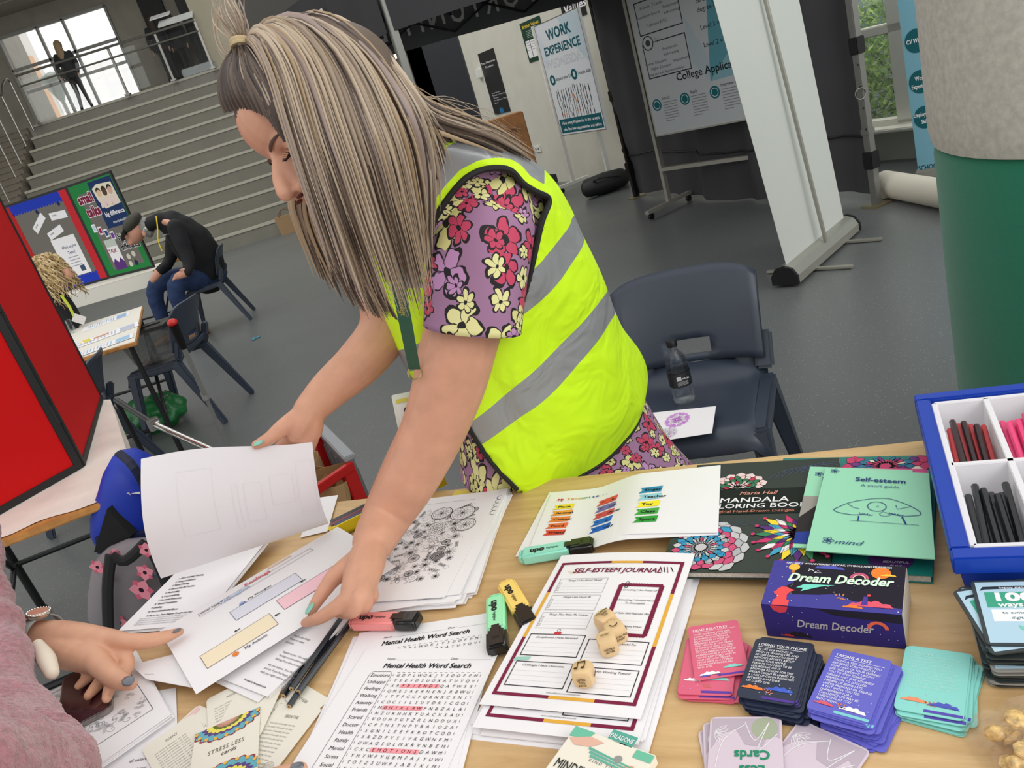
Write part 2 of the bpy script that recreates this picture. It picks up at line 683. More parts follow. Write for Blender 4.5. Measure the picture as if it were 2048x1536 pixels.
# lowered ceiling over the landing with strip lights
zc = 6.25
mb = MB()
mb.box((-8, 20.6, zc + .1), (8, 5, .2))
struct('ceiling', mb, M('ceiling_grey', (165, 163, 154), .8))
mb = MB()
for i in range(7):
    mb.box((-11 + i * 1.0, 19.6, zc - .006), (.03, 3.0, .012))
for i in range(3):
    mb.box((-8, 18.6 + i * 1.1, zc - .006), (7, .03, .012))
struct('trim_1', mb, M('ceiling_grid', (190, 188, 178), .6))
LAMP = M('warm_tube', (255, 214, 170), .5, emit=5)
for k, (px, py) in enumerate(((18, 40), (157, 8))):
    p = EYE + ray(px, py) * ((zc - EYE.z) / ray(px, py).z)
    t = thing('ceiling_light', ['glowing strip light at the left edge of the landing ceiling', 'glowing strip light nearest the landing window head'][k], 'ceiling light', p, 'strip lights in the landing ceiling')
    m = MB()
    m.box(p - V((0, 0, .02)), (.95, .16, .05))
    m.build('housing', WHT, t, bevel=.01)
    m = MB()
    m.box(p - V((0, 0, .05)), (.88, .1, .03))
    m.build('tube', LAMP, t, bevel=.01)
p = EYE + ray(113, 22) * ((zc - EYE.z) / ray(113, 22).z)
m = MB()
m.lathe(p - V((0, 0, .12)), [(.001, 0), (.05, .02), (.07, .06), (.08, .12)], 12)
one('security_camera', m, DARK, 'small dark dome fixed under the landing ceiling', 'camera', smooth=True)

# ---- glass balustrade along the landing edge
t = thing('balustrade', 'glass balustrade with steel handrail across the landing edge', 'balustrade', (-7, 20.1, ZT))
xs = [A(20.1, 74, 238).x, A(20.1, 255, 187).x, A(20.1, 348, 160).x, A(20.1, 427, 137).x]
for x in xs:
    m = MB()
    m.box((x, 20.1, ZT + .52), (.05, .05, 1.1))
    m.box((x, 20.1, ZT + .02), (.12, .12, .04))
    m.build('post', STEEL, t)
for a, b in zip(xs, xs[1:]):
    m = MB()
    m.box(((a + b) / 2, 20.1, ZT + .5), (b - a - .06, .012, .9))
    m.build('glass_panel', M('balustrade_glass', (205, 215, 210), .03, trans=1, alpha=.10), t)
for z in (.82, 1.05):
    m = MB()
    m.cyl((xs[0], 20.05, ZT + z), (xs[-1], 20.05, ZT + z), .026 if z > 1 else .02, n=8)
    m.build('handrail', STEEL, t, smooth=True)

# ---- beyond the landing window: neighbouring building and a street lamp
t = thing('building', 'pale building with orange panels seen through the landing window', 'building', (-15, 34, 0))
m = MB()
m.box((-15.9, 34, 4.0), (2.6, 6, 16))
m.build('wall', M('far_render', (225, 222, 214), .8), t)
for i in range(5):
    m = MB()
    m.box((-14.55, 31.6 + i * 1.1, 6.0 - i * .2), (.06, .8, 5.2))
    m.build('cladding_panel', M('far_orange', (228, 180, 140), .8), t)
for i in range(3):
    m = MB()
    m.box((-14.55, 31.4 + i * 1.5, 10.4), (.1, .9, .7))
    m.build('window', M('far_glass', (120, 130, 135), .2), t)
t = thing('street_lamp', 'grey cone headed street lamp outside the landing window', 'lamp', (-11.2, 30, 0))
p = A(30, 120, 190)
t.location = (p.x, 30, 0)
m = MB()
m.cyl((p.x, 30, 0), (p.x, 30, p.z), .07, n=8)
m.build('pole', STEEL, t, smooth=True)
m = MB()
m.lathe((p.x, 30, p.z - .2), [(.08, 0), (.42, .75), (.44, .8), (.05, .95)], 16)
m.build('lamp_head', M('lamp_grey', (150, 160, 150), .5), t, smooth=True)

# ---- people on the landing
DKCL = M('dark_clothing', (40, 42, 44), .8)
HAIRB = M('fair_hair', (150, 128, 96), .7)
SK = M('skin_far', (190, 150, 130), .6)


def standing(name, base, h, label, lean=0, hair=True, arm=0, top=None):
    k = h / 1.68
    b = V(base)
    t = thing('person', label, 'person', b)

    def q(x, y, z): return b + V((x * k, y * k, z * k))
    m = MB()
    for s in (-1, 1):
        m.limb([q(.09 * s, 0, .92), q(.08 * s + .02, 0, .5), q(.075 * s + .06 * s, .02, .07)], [.085 * k, .055 * k, .038 * k], 8)
        m.ell(q(.13 * s, -.04, .035), (.045 * k, .11 * k, .035 * k), n=8, m=6)
        m.limb([q(.17 * s, 0, 1.36), q(.24 * s, -.02, 1.1), q((.2 + arm) * s, -.1, .86)], [.06 * k, .05 * k, .035 * k], 8)
        m.ell(q((.2 + arm) * s, -.11, .8), (.025 * k, .03 * k, .06 * k), n=8, m=6)
    m.loft([[q(a * math.cos(u), d * math.sin(u), z) for u in [i * PI / 6 for i in range(12)]] for a, d, z in ((.19, .13, .80), (.19, .13, .95), (.165, .12, 1.12), (.2, .13, 1.28), (.18, .11, 1.38), (.07, .07, 1.43), (.05, .05, 1.5))])
    m.ell(q(0, -.015, 1.56), (.078 * k, .09 * k, .11 * k))
    z1 = b.z + 1.43 * k
    m.remesh('body', [SK, top or DKCL], t, .016, 2, paint=lambda c, n: 0 if c.z > z1 or (c.z < b.z + .87 * k and abs(c.x - b.x) > .19 * k) else 1)
    if hair:
        m = MB()
        m.ell(q(0, -.03, 1.58), (.10 * k, .1 * k, .115 * k), n=12, m=8)
        m.loft([[q(a * math.cos(u), -.07 + d * math.sin(u), z) for u in [i * PI / 5 for i in range(10)]] for a, d, z in ((.085, .08, 1.6), (.1, .08, 1.45), (.09, .06, 1.25), (.04, .03, 1.15))])
        m.remesh('hair', HAIRB if hair is True else hair, t, .014, 2)
    return t


p = A(20.75, 172, 212)
standing('person', (p.x, 20.75, ZT), 1.6, 'distant person in black standing against the bright landing window')
p = A(21.0, 350, 160)
standing('person', (p.x, 21.0, ZT), 1.6, 'distant person in dark top leaning behind the landing balustrade', hair=M('dark_hair', (50, 38, 32), .7))
p = A(21.0, 374, 152)
standing('person', (p.x + .12, 21.05, ZT), 1.5, 'distant person in a long dark skirt beside the landing table', hair=M('dark_hair'))
p = A(20.6, 368, 60)
t = thing('poster_board', 'white paper board lying on top of the landing balustrade corner', 'board', (p.x, 20.4, ZT))
m = MB()
m.box((p.x + .0, 20.22, ZT + 1.2), (.8, .3, .03), R=Matrix.Rotation(.5, 3, 'X'))
m.build('board', M('bright_card', (235, 238, 235), .5), t)
m = MB()
m.box((p.x - .3, 20.22, ZT + 1.36), (.45, .25, .02), R=Matrix.Rotation(.4, 3, 'X'))
m.build('sheet', PAPER, t)
p = A(20.5, 400, 135)
m = MB()
m.box((p.x, 20.5, ZT + .1), (.8, .4, .2))
one('storage_box', m, M('grey_plastic_box', (150, 155, 155), .4), 'pale grey box on the landing floor behind the balustrade', 'box', bevel=.03)

# ---- dark lobby behind the gazebo and the cream wall on the right
mb = MB()
mb.box((-.6, 14.6, 3), (3.6, .2, 6))
struct('wall_lobby', mb, M('dark_lobby', (52, 50, 46), .7))
for k, (px, py) in enumerate(((835, 180), (890, 165))):
    p = A(14.3, px, py)
    d = thing('door_%d' % (k + 1), 'dark', 'door', (p.x, 14.4, 0))
    del d['label'], d['category']
    d['kind'] = 'structure'
    m = MB()
    m.box((p.x, 14.46, 1.2), (.95, .06, 2.4))
    m.build('door_leaf', M('dark_door', (30, 29, 28), .45), d)
    m = MB()
    for s in (-1, 1): m.box((p.x + s * .5, 14.46, 1.2), (.06, .1, 2.45))
    m.box((p.x, 14.46, 2.45), (1.06, .1, .06))
    m.build('door_frame', M('door_frame_brown', (62, 58, 52), .5), d)
    m = MB()
    m.box((p.x + .36, 14.4, 1.05), (.03, .04, .25))
    m.build('door_handle', STEEL, d)
W0, W1, W2, W3 = G(1003, 371), G(1258, 351), V((3.02, 6.95, 0)), V((4.6, 3.3, 0))


def wallseg(mb, a, b, z0, z1, th=.2):
    d = (b - a).normalized()
    n = V((-d.y, d.x, 0)) * th
    if n.x < 0: n = -n
    mb.prism([a + V((0, 0, z0)), b + V((0, 0, z0)), b + n + V((0, 0, z0)), a + n + V((0, 0, z0))], V((0, 0, z1 - z0)))


mb = MB()
wallseg(mb, W0, W2, 0, 6)
wallseg(mb, W2, W3, 0, .25)
wallseg(mb, W2, W3, 3.2, 6)
struct('wall_right', mb, WALLW)
mb = MB()
wallseg(mb, W0 - V((.02, 0, 0)), W3 - V((.02, 0, 0)), 0, .11, .05)
struct('baseboard_right', mb, SKIRT)
mb = MB()
wallseg(mb, W0 + V((-.55, .3, 0)), W0 + V((-.02, .05, 0)), 0, 5)
struct('wall_pillar', mb, M('midnight_blue', (14, 17, 28), .5))
# window on the right with white frame
dW = (W3 - W2).normalized()
Lw = (W3 - W2).length
win = thing('window_2', 'w', 'window')
del win['label'], win['category']
win['kind'] = 'structure'
WFR = M('white_window_frame', (248, 246, 232), .5)


def wf(s0, s1, z0, z1, nm='window_frame', th=.12, off=0):
    m = MB()
    wallseg(m, W2 + dW * s0 - V((off, 0, 0)), W2 + dW * s1 - V((off, 0, 0)), z0, z1, th)
    return m.build(nm, WFR, win, bevel=.008)


sx_ = 0
for s0, s1 in ((0, .08), (.99, 1.15), (2.1, 2.26), (Lw - .1, Lw)):
    wf(s0, s1, .27, 3.2)
for z0, z1 in ((.25, .31), (.93, 1.0), (2.2, 2.27), (3.14, 3.2)):
    wf(0, Lw, z0, z1)
wf(0, Lw, .235, .265, 'window_sill', .3, .13)
PANE = M('clear_pane', (225, 240, 235), .02, trans=1, alpha=.12)
for s0, s1 in ((.08, .99), (1.15, 2.1), (2.26, Lw - .1)):
    m = MB()
    wallseg(m, W2 + dW * s0 + V((.06, 0, 0)), W2 + dW * s1 + V((.06, 0, 0)), .31, 3.14, .01)
    m.build('pane', PANE, win)
# shrub and grey building outside the window
def leaf_clump(name, c, r, n, cols, label, seed):
    rnd = random.Random(seed)
    t = thing(name, label, 'shrub', (c[0], c[1], 0))
    m = MB()
    for k in range(7):
        a = rnd.uniform(0, 2 * PI)
        m.tube([V((c[0], c[1], 0)), V((c[0] + .2 * math.cos(a), c[1] + .2 * math.sin(a), c[2] * .6)), V((c[0] + r[0] * .7 * math.cos(a), c[1] + r[1] * .7 * math.sin(a), c[2] + r[2] * rnd.uniform(-.2, .6)))], [.03, .02, .008], 6)
    m.build('stem', M('bark', (90, 78, 60), .8), t)
    for ci, col in enumerate(cols):
        m = MB()
        for _ in range(n // len(cols)):
            while True:
                q = V([rnd.uniform(-1, 1) for _ in range(3)])
                if .3 < q.length < 1: break
            p = V((c[0] + q.x * r[0], c[1] + q.y * r[1], max(.03, c[2] + q.z * r[2])))
            R = Matrix.Rotation(rnd.uniform(0, 6.28), 3, 'Z') @ Matrix.Rotation(rnd.uniform(-1, 1), 3, 'X')
            L, w_ = rnd.uniform(.05, .09), rnd.uniform(.015, .028)
            m.add([p, p + R @ V((w_, L * .5, .006)), p + R @ V((0, L, 0)), p + R @ V((-w_, L * .5, .006))], [(0, 1, 2, 3)])
        fit(m.build('foliage', M('leaf_%d' % ci, col, .6), t), kind='stuff')


leaf_clump('garden_shrub', (4.3, 7.2, .55), (.75, 1.3, .7), 6000, [(160, 200, 90), (190, 216, 130), (120, 160, 70)], 'bright green shrub growing outside the white framed window', 3)
m = MB()
m.box((10.5, 13, 2.5), (.3, 18, 7))
one('building', m, M('blue_grey_render', (110, 135, 138), .8), 'blue-grey building wall seen beyond the shrub', 'building')
m = MB()
m.box((13.9, 12, -.06), (18, 34, .05))
struct('floor', m, M('garden_ground', (120, 130, 90), .9)).name = 'floor_garden'

# sockets, theatre sign, poster, cabinet on the cream wall
dC = (W2 - W0).normalized()
nC = V((dC.y, -dC.x, 0))
if nC.x > 0: nC = -nC


def onwall(px, py, off=.0):
    r = ray(px, py)
    t = ((W0 - EYE).dot(nC) + off) / r.dot(nC)
    return EYE + r * t


def wallquad(pix, off=.015):
    """axis-aligned board on the cream wall covering the given extent: (left, top), (right, bottom)"""
    a, b = onwall(*pix[0]), onwall(*pix[1])
    z1, z0 = a.z, b.z
    a2, b2 = V((a.x, a.y, 0)) + nC * off, V((b.x, b.y, 0)) + nC * off
    return quadS(a2 + V((0, 0, z1)), b2 + V((0, 0, z1)), b2 + V((0, 0, z0)), a2 + V((0, 0, z0)))


t = thing('wall_sign', 'tall narrow black sign with white theatre directions on the cream wall', 'sign', onwall(990, 160))
Sg = wallquad(((957, 108), (1022, 222)))
slab('sign_panel', Sg, .02, M('charcoal_sign', (42, 42, 44), .4), t)
P = Print(Sg, 40, 150)
P.text(20, 28, 'The Horizon', 7, PAPER, al='C')
P.text(20, 38, 'Theatre', 7, PAPER, al='C')
for i, s_ in enumerate(('Level Seven', 'Recital & The Horizon', 'Theatre', 'The Horizon Theatre', 'Block')):
    P.text(8, 100 + i * 6, s_, 4.4, (210, 210, 210))
P.circle(20, 143, 5, (40, 110, 160), ry=7)
P.build('print', t)
m = MB()
q0 = onwall(961, 146)
m.box(q0 + nC * .02, (.1, .1, .13))
one('thermostat', m, WHT, 'small white control box on the wall left of the theatre sign', 'switch', bevel=.01)
for k, (px, py) in enumerate(((1063, 299), (1077, 297))):
    q0 = onwall(px, py)
    m = MB()
    R = Matrix.Rotation(math.atan2(dC.y, dC.x), 3, 'Z')
    m.box(q0 + nC * .01, (.15, .02, .09), R=R)
    t = thing('wall_socket', ['white double socket nearest the wooden cabinet', 'white double socket further from the wooden cabinet'][k], 'socket', q0, 'double sockets on the cream wall')
    m.build('plate', WHT, t, bevel=.004)
    m = MB()
    for s in (-1, 1): m.box(q0 + nC * .022 + dC * .035 * s, (.02, .01, .03), R=R)
    m.build('socket_hole', M('socket_grey', (120, 120, 118), .5), t)
t = thing('wall_poster', 'dark green poster headed in gold with two white columns', 'poster', onwall(1068, 75))
Sg = wallquad(((1040, 48), (1100, 112)), .01)
slab('poster_sheet', Sg, .008, M('poster_green', (24, 62, 48), .5), t)
P = Print(Sg, 100, 130)
P.text(50, 20, 'British Values', 15, (226, 190, 60), .03, al='C')
for i in range(5): P.rect(22, 30 + i * 5, 56, 1.6, (160, 180, 165))
for i in range(4):
    P.rect(6 + i * 23, 60, 20, 56, PAPER)
    for j in range(4): P.rect(9 + i * 23, 66 + j * 8, 14, 1.5, (120, 125, 122), 2)
P.build('print', t)
t = thing('wall_notice', 'black notice with white lettering high on the wall above the easel board', 'notice', onwall(1140, 15))
Sg = wallquad(((1120, 5), (1175, 28)), .01)
slab('poster_sheet', Sg, .008, DARK, t)
P = Print(Sg, 100, 70)
P.text(8, 42, 'Values', 38, PAPER, .02, .2)
P.build('print', t)

# wooden cabinet standing on the floor against the wall
b0 = A(9.2, 1003, 232)
t = thing('wooden_cabinet', 'orange-brown wooden cabinet standing against the cream wall', 'cabinet', (b0.x, 9.3, 0))
OAK = M('orange_oak', (166, 112, 62), .5, noise_amt=.1, noise_scale=12)
c0 = V((.55, 9.6, 0))
m = MB()
c1 = A(9.2, 1042, 223)
top = c1.z
xr = c1.x
m.box((xr - .17, 9.4, top / 2), (.38, .4, top))
m.build('side_panel', OAK, t, bevel=.01)
m = MB()
m.box((xr - .75, 9.42, top - .1), (.76, .4, .03))
m.box((xr - .75, 9.6, top / 2), (.76, .03, top - .1))
m.box((xr - 1.12, 9.42, top / 2 - .05), (.03, .4, top - .1))
m.build('carcass', OAK, t)
for z in (.3, .65):
    m = MB()
    m.box((xr - .75, 9.42, z), (.74, .36, .02))
    m.build('shelf', OAK, t)
m = MB()
m.box((xr - .17, 9.19, top - .16), (.16, .02, .02))
m.build('handle', M('oak_dark', (120, 76, 40), .5), t)
P = Print(quadS(V((xr - .36, 9.195, top)), V((xr + .02, 9.195, top)), V((xr + .02, 9.195, .1)), V((xr - .36, 9.195, .1))), 38, 100)
P.ring(18, 42, 9, .5, (190, 150, 105))
P.ring(18, 42, 6, .5, (190, 150, 105))
P.build('print', t)

# ================================================================ GAZEBO
GB, GC, GD, GE = V((1.76, 7.95, 0)), V((2.62, 4.98, 0)), V((-.045, 5.4, 0)), V((-.87, 6.9, 0))
tent = thing('gazebo', 'black pop-up gazebo with lettered valance and dark fabric walls', 'gazebo', (GB + GC + GD + GE) / 4)
ALU = M('gazebo_aluminium', (128, 128, 124), .4, .6)
TFAB = M('black_gazebo_fabric', (44, 44, 47), .75, bump=.25, bump_scale=60)
TFAB2 = M('charcoal_gazebo_lining', (98, 99, 102), .8, bump=.2, bump_scale=80)
ZV0, ZV1 = 1.88, 2.35
mb_legs = []
for i, (p, hgt, mt) in enumerate(((GB, 2.3, BLKMET), (GC, 2.3, ALU), (GD, 2.3, ALU), (GE, 2.3, ALU))):
    m = MB()
    m.box(p + V((0, 0, hgt / 2)), (.05, .05, hgt), .3)
    m.box(p + V((0, 0, .48)), (.062, .062, .04), .3)
    leg = m.build('leg', mt, tent, bevel=.004)
    m = MB()
    m.box(p + V((0, 0, .006)), (.16, .12, .012), .3)
    m.build('foot_plate', M('zinc_plate', (150, 140, 110), .4, .7), leg)
    m = MB()
    m.box(p + V((0, 0, 1.0)), (.07, .07, .1), .3)
    m.build('leg_clamp', BLKMET, leg, bevel=.006)
    m = MB()
    m.box(p + V((0, 0, .3)), (.075, .075, .11), .3)
    m.build('weight_strap', BLKMET, leg, bevel=.006)
    m = MB()
    for k in range(4): m.cyl(p + V((-.026, -.03, .5 + k * .13)), p + V((-.02, -.024, .5 + k * .13)), .006, n=8)
    m.build('peg_hole', DARK, leg)
m = MB()
m.tube([GC + V((-.03, -.03, .72)) + V((.035 * math.cos(a), 0, .035 * math.sin(a))) for a in [i * PI / 5 for i in range(11)]], .004, 6)
m.build('pull_ring', STEEL, tent)
# roof
ctr = (GB + GC + GD + GE) / 4 + V((0, 0, 3.1))
cs = [GB, GC, GD, GE]
for i in range(4):
    a, b = cs[i] + V((0, 0, ZV1)), cs[(i + 1) % 4] + V((0, 0, ZV1))
    m = MB()
    N_ = 8
    vs = []
    for j in range(N_ + 1):
        for k in range(N_ + 1):
            e = a.lerp(b, k / N_)
            p = e.lerp(ctr, j / N_)
            p.z -= .1 * math.sin(PI * j / N_)
            vs.append(p)
    m.add(vs, [(j * (N_ + 1) + k, j * (N_ + 1) + k + 1, (j + 1) * (N_ + 1) + k + 1, (j + 1) * (N_ + 1) + k) for j in range(N_) for k in range(N_)])
    m.build('roof_panel', TFAB, tent, smooth=True, solid=.004)
    # valance
    c_ = cs[i]
    d_ = cs[(i + 1) % 4]
    out = ((c_ + d_) / 2 - V((ctr.x, ctr.y, 0))).normalized()
    zb = ZV0
    Sv = quadS(c_ + V((0, 0, ZV1)) + out * .04, d_ + V((0, 0, ZV1)) + out * .04, d_ + V((0, 0, zb)) + out * .04, c_ + V((0, 0, zb)) + out * .04,
               lambda u, v, o=out: o * (.02 * math.sin(u * 23) * v))
    slab('valance', Sv, .004, TFAB2 if i == 3 else TFAB, tent, 24, 2, True)
    if i == 3:      # far valance, E-B, lettering seen through from inside (mirrored)
        Si = quadS(GE + V((0, 0, ZV1)) + out * .02, GB + V((0, 0, ZV1)) + out * .02, GB + V((0, 0, zb)) + out * .02, GE + V((0, 0, zb)) + out * .02)
        P = Print(Si, 280, 35, -.004)
        P.text(262, 27, 'OPPORTUNITIES', 23, (225, 225, 220), .012, mirror=True, space=1.25)
        P.build('valance_lettering', tent)
    if i == 2:      # left valance, D-E, outer face
        So = quadS(GE + V((0, 0, ZV1)) + out * .07, GD + V((0, 0, ZV1)) + out * .07, GD + V((0, 0, zb)) + out * .07, GE + V((0, 0, zb)) + out * .07)
        P = Print(So, 280, 35)
        P.text(12, 27, 'ENTERPRISE', 24, (215, 215, 212), .012, space=1.2)
        P.build('valance_lettering', tent)
# scissor trusses below the roof
for i in range(4):
    a, b = cs[i], cs[(i + 1) % 4]
    m = MB()
    for k in range(4):
        p, q = a.lerp(b, k / 4), a.lerp(b, (k + 1) / 4)
        m.bar(p + V((0, 0, 1.92)), q + V((0, 0, 2.22)), .025, .014)
        m.bar(p + V((0, 0, 2.22)), q + V((0, 0, 1.92)), .025, .014)
        m.box(q + V((0, 0, 2.07)), (.03, .03, .04))
    m.build('truss', M('truss_grey', (46, 46, 50), .5, .4), tent)
m = MB()
for i in range(4):
    a, b = cs[i], cs[(i + 1) % 4]
    m.bar((a + b) / 2 + V((0, 0, 2.15)), V((ctr.x, ctr.y, 2.45)), .025, .014)
    m.bar(a + V((0, 0, 2.25)), V((ctr.x, ctr.y, 2.9)), .02, .014)
m.cyl((ctr.x, ctr.y, 2.3), (ctr.x, ctr.y, 3.05), .02, n=8)
m.build('centre_truss', M('truss_grey'), tent)
# fabric wall B -> C with folds, and a short return beyond C
dBC = (GC - GB).normalized()
nBC = V((dBC.y, -dBC.x, 0))


def fold(u, v):
    return nBC * (.03 * math.sin(u * 31) + .02 * math.sin(u * 57 + v * 3) + .012 * noise.noise((u * 6, v * 9, 1)) + .03 * math.sin(v * 5 + u * 7) * v) + V((0, 0, .03 * math.sin(u * 9) * v))


Sw = quadS(GB + V((0, 0, 1.97)), GC + V((0, 0, 1.97)) - dBC * .03, GC + V((0, 0, .05)) - dBC * .03, GB + V((0, 0, .03)), fold)
slab('fabric_wall', Sw, .003, M('fabric_wall_grey', (58, 58, 61), .8, bump=.35, bump_scale=14), tent, 60, 30, True)
m = MB()
m.tube([Sw(u / 40, .8) + nBC * -.012 * (1 if nBC.x > 0 else -1) for u in range(41)], .008, 6)
m.build('hem_cord', DARK, tent)
Sw2 = quadS(GC + V((.02, -.03, 1.97)), GC + V((.5, .9, 1.97)), GC + V((.5, .9, .04)), GC + V((.02, -.03, .04)), lambda u, v: V((.02 * math.sin(u * 20), 0, 0)))

# ================================================================ BOARDS IN THE GAZEBO
TEAL = (22, 92, 100)


def easel(name, label, px_bl, ybl, px_br, zt, feet, hp=None):
    p0 = A(ybl, *px_bl)
    p1 = Z(px_br[0], px_br[1], p0.z)
    d = V((p1.x - p0.x, p1.y - p0.y, 0)).normalized()
    n = V((d.y, -d.x, 0))
    if n.y > 0: n = -n
    t = thing(name, label, 'board', (p0.x, p0.y, 0))
    return p0, p1, d, n, t


p0, p1, d, n, t = easel('easel_board', 'wheeled white board with the college application poster in front of the gazebo fabric', (1312, 274), 6.55, (1480, 243), 0, 0)
Wb, Hb = 1.2, 1.5
pr_ = p0 + d * Wb
Sb = quadS(p0 + V((0, 0, Hb)), pr_ + V((0, 0, Hb)), pr_, p0)
slab('board_panel', Sb, .03, M('board_white_shaded', (176, 178, 176), .45), t)  # white greyed down, the gazebo's shade put into the colour
P = Print(Sb, 120, 150)
P.rect(1.2, 1, 117.6, 147, (172, 176, 178), 0, 4, 4)
P.frame(0, 0, 120, 150, 1.2, M('board_alu', (150, 148, 140), .4, .5))
P.poly([(62, 118), (72, 60), (118, 52), (118, 112)], (84, 140, 152), 2)
P.poly([(72, 60), (92, 92), (118, 70), (118, 50)], (36, 110, 124), 3)
P.poly([(92, 92), (62, 118), (118, 116), (118, 96)], (120, 160, 168), 3)
P.poly([(50, 70), (64, 100), (62, 118), (48, 100)], (160, 172, 176), 2)
P.rect(58, 4, 60, 42, (20, 24, 26), 3)
for i in range(10):
    P.rect(76, 6 + i * 4, 34, 3.2, (30, 96, 100), 4)
    P.rect(60, 6.5 + i * 4, 13, .7, (190, 190, 190), 4)
    P.rect(78, 7.2 + i * 4, 22, .7, (190, 210, 210), 5)
for i, (x, y, hh) in enumerate(((6, 20, 24), (6, 50, 24), (6, 80, 26))):
    P.frame(x, y, 42, hh, .8, (30, 34, 36))
    cx = x + (6 if i != 1 else 38)
    P.circle(cx, y, 5.4, (176, 178, 178), 3)
    P.ring(cx, y, 5, .8, (30, 34, 36), 4)
    P.circle(cx, y, 2.4, (60, 66, 68), 4)
for x, y, s_ in ((18, 14, 'Keystage 4'), (22, 48, 'Post-16'), (16, 78, '18+')):
    P.text(x, y + 3, s_, 5, (150, 152, 152), .02)
K_ = (70, 74, 76)
for x, y, s_ in ((27, 27, 'GCSEs, BTECs &'), (27, 32, 'other Level 2 qualifications'), (16, 56, 'A-Levels'), (28, 56, 'T-Levels'), (40, 60, 'Employment'), (40, 64, 'with training'), (18, 62, 'Foundation Course'), (24, 69, 'Traditional BTEC'),
                 (32, 88, 'Employment'), (32, 92, 'with training'), (16, 96, 'Further Education'), (40, 98, 'Employment'), (20, 100, 'Higher Education'), (24, 104, 'Degree Level Apprenticeships')):
    P.text(x, y, s_, 2.9, K_, .01, al='C')
for i, s_ in enumerate(('Level 4 and above', 'certificate or diploma', 'degree apprenticeship', '', 'Level 3 = A level or', '', 'Level 2 = 4 GCSEs')):
    P.text(62, 58 + i * 6, s_, 4.6, (30, 50, 56), .01, k=5)
P.text(32, 112, 'College Application Process', 8, (24, 26, 28), .02, k=5)
for i, (x, s_) in enumerate(((8, 'Search'), (36, 'Apply'), (64, 'Interview & Offer'))):
    P.circle(x, 126, 4.6, TEAL, 4)
    P.ring(x, 126, 3, .5, (190, 200, 200), 5)
    P.text(x + 6, 123, s_, 3, K_, .02, k=5)
    for j in range(8): P.rect(x + 6, 125 + j * 2, 14 - (j == 7) * 6, .6, (120, 122, 122), 4)
P.build('print', t)
ft = G(1342, 420)
post0 = V((ft.x, ft.y, 0))
EG = M('easel_grey', (150, 148, 138), .45, .2)
for f in (0, 1):
    b = post0 + d * (Wb + .12) * f
    m = MB()
    m.bar(b + V((0, 0, .06)), b + V((0, 0, 1.95)), .045, .03, d)
    m.build('post', EG, t)
    a1, a2 = G(1293, 447), G(1387, 400)
    dd = V((a1.x - a2.x, a1.y - a2.y, 0)).normalized() * .3
    m = MB()
    m.bar(b + dd + V((0, 0, .07)), b - dd + V((0, 0, .07)), .04, .03)
    m.build('foot_bar', EG, t)
    for s in (-1, 1):
        m = MB()
        c_ = b + dd * .85 * s + V((0, 0, .028))
        m.cyl(c_ - d * .012, c_ + d * .012, .028, n=12)
        m.build('castor', BLKMET, t)
m = MB()
m.bar(post0 + V((0, 0, .36)), post0 + d * (Wb + .12) + V((0, 0, .36)), .05, .03, V((0, 0, 1)))
m.build('crossbar', EG, t)

p0, p1, d, n, t = easel('easel_board', 'wheeled white board with the work experience poster beside the cream wall', (1124, 272), 9.3, (1222, 258), 0, 0)
tl = A(9.3, 1070, 52)
Hb = tl.z - p0.z
Wb = 1.0
pr_ = p0 + d * Wb
Sb = quadS(p0 + V((0, 0, Hb)), pr_ + V((0, 0, Hb)), pr_, p0)
slab('board_panel', Sb, .03, M('board_white_lit', (222, 226, 230), .45), t)  # brighter copy of the board white, light put into the colour
P = Print(Sb, 100, 140)
P.frame(0, 0, 100, 140, 1.2, M('board_alu'))
P.poly([(55, 2), (98, 2), (98, 60), (70, 30)], (196, 212, 220), 1)
P.poly([(2, 2), (2, 60), (18, 40)], (206, 216, 226), 1)
P.text(50, 22, 'WORK', 17, TEAL, .045, al='C')
P.text(50, 39, 'EXPERIENCE', 14.5, TEAL, .045, al='C')
P.text(50, 55, 'WEDNESDAY', 14.5, (150, 158, 160), .03, al='C', k=2)
P.text(50, 55, 'WEDNESDAY', 14.5, (222, 226, 230), -.005, al='C', k=4)
for x, s_ in ((12, 'Expand your CV'), (62, 'Unlock skills')):
    P.circle(x, 69, 6.5, TEAL, 2)
    P.rect(x - 2, 66, 4, 6, (210, 225, 225), 3)
    P.text(x + 8, 71, s_, 5.4, (20, 24, 28), .02)
rnd = random.Random(5)
for r_ in range(5):
    for c_ in range(14):
        x, y = 14 + c_ * 5.4 + rnd.uniform(-1.4, 1.4), 86 + r_ * 7 + rnd.uniform(-2, 2)
        col = rnd.choice([(20, 22, 24)] * 5 + [(190, 70, 40), (220, 150, 60), (40, 60, 80), (120, 120, 124)])
        P.rect(x - .8, y - 3, 1.6, 4, col, 2)
        P.circle(x, y - 4, .7, (70, 50, 40), 2, 6)
        P.rect(x - .6, y + 1, .5, 3, (20, 22, 24), 2)
        P.rect(x + .2, y + 1, .5, 3, (20, 22, 24), 2)
P.rect(3, 119, 94, 18, TEAL, 2)
P.text(8, 126, 'Here every Wednesday in the careers', 5.4, PAPER, .02, k=4)
P.text(8, 134, 'cafe, find new opportunities and advice', 5.4, PAPER, .02, k=4)
P.build('print', t)
ft = G(1150, 377)
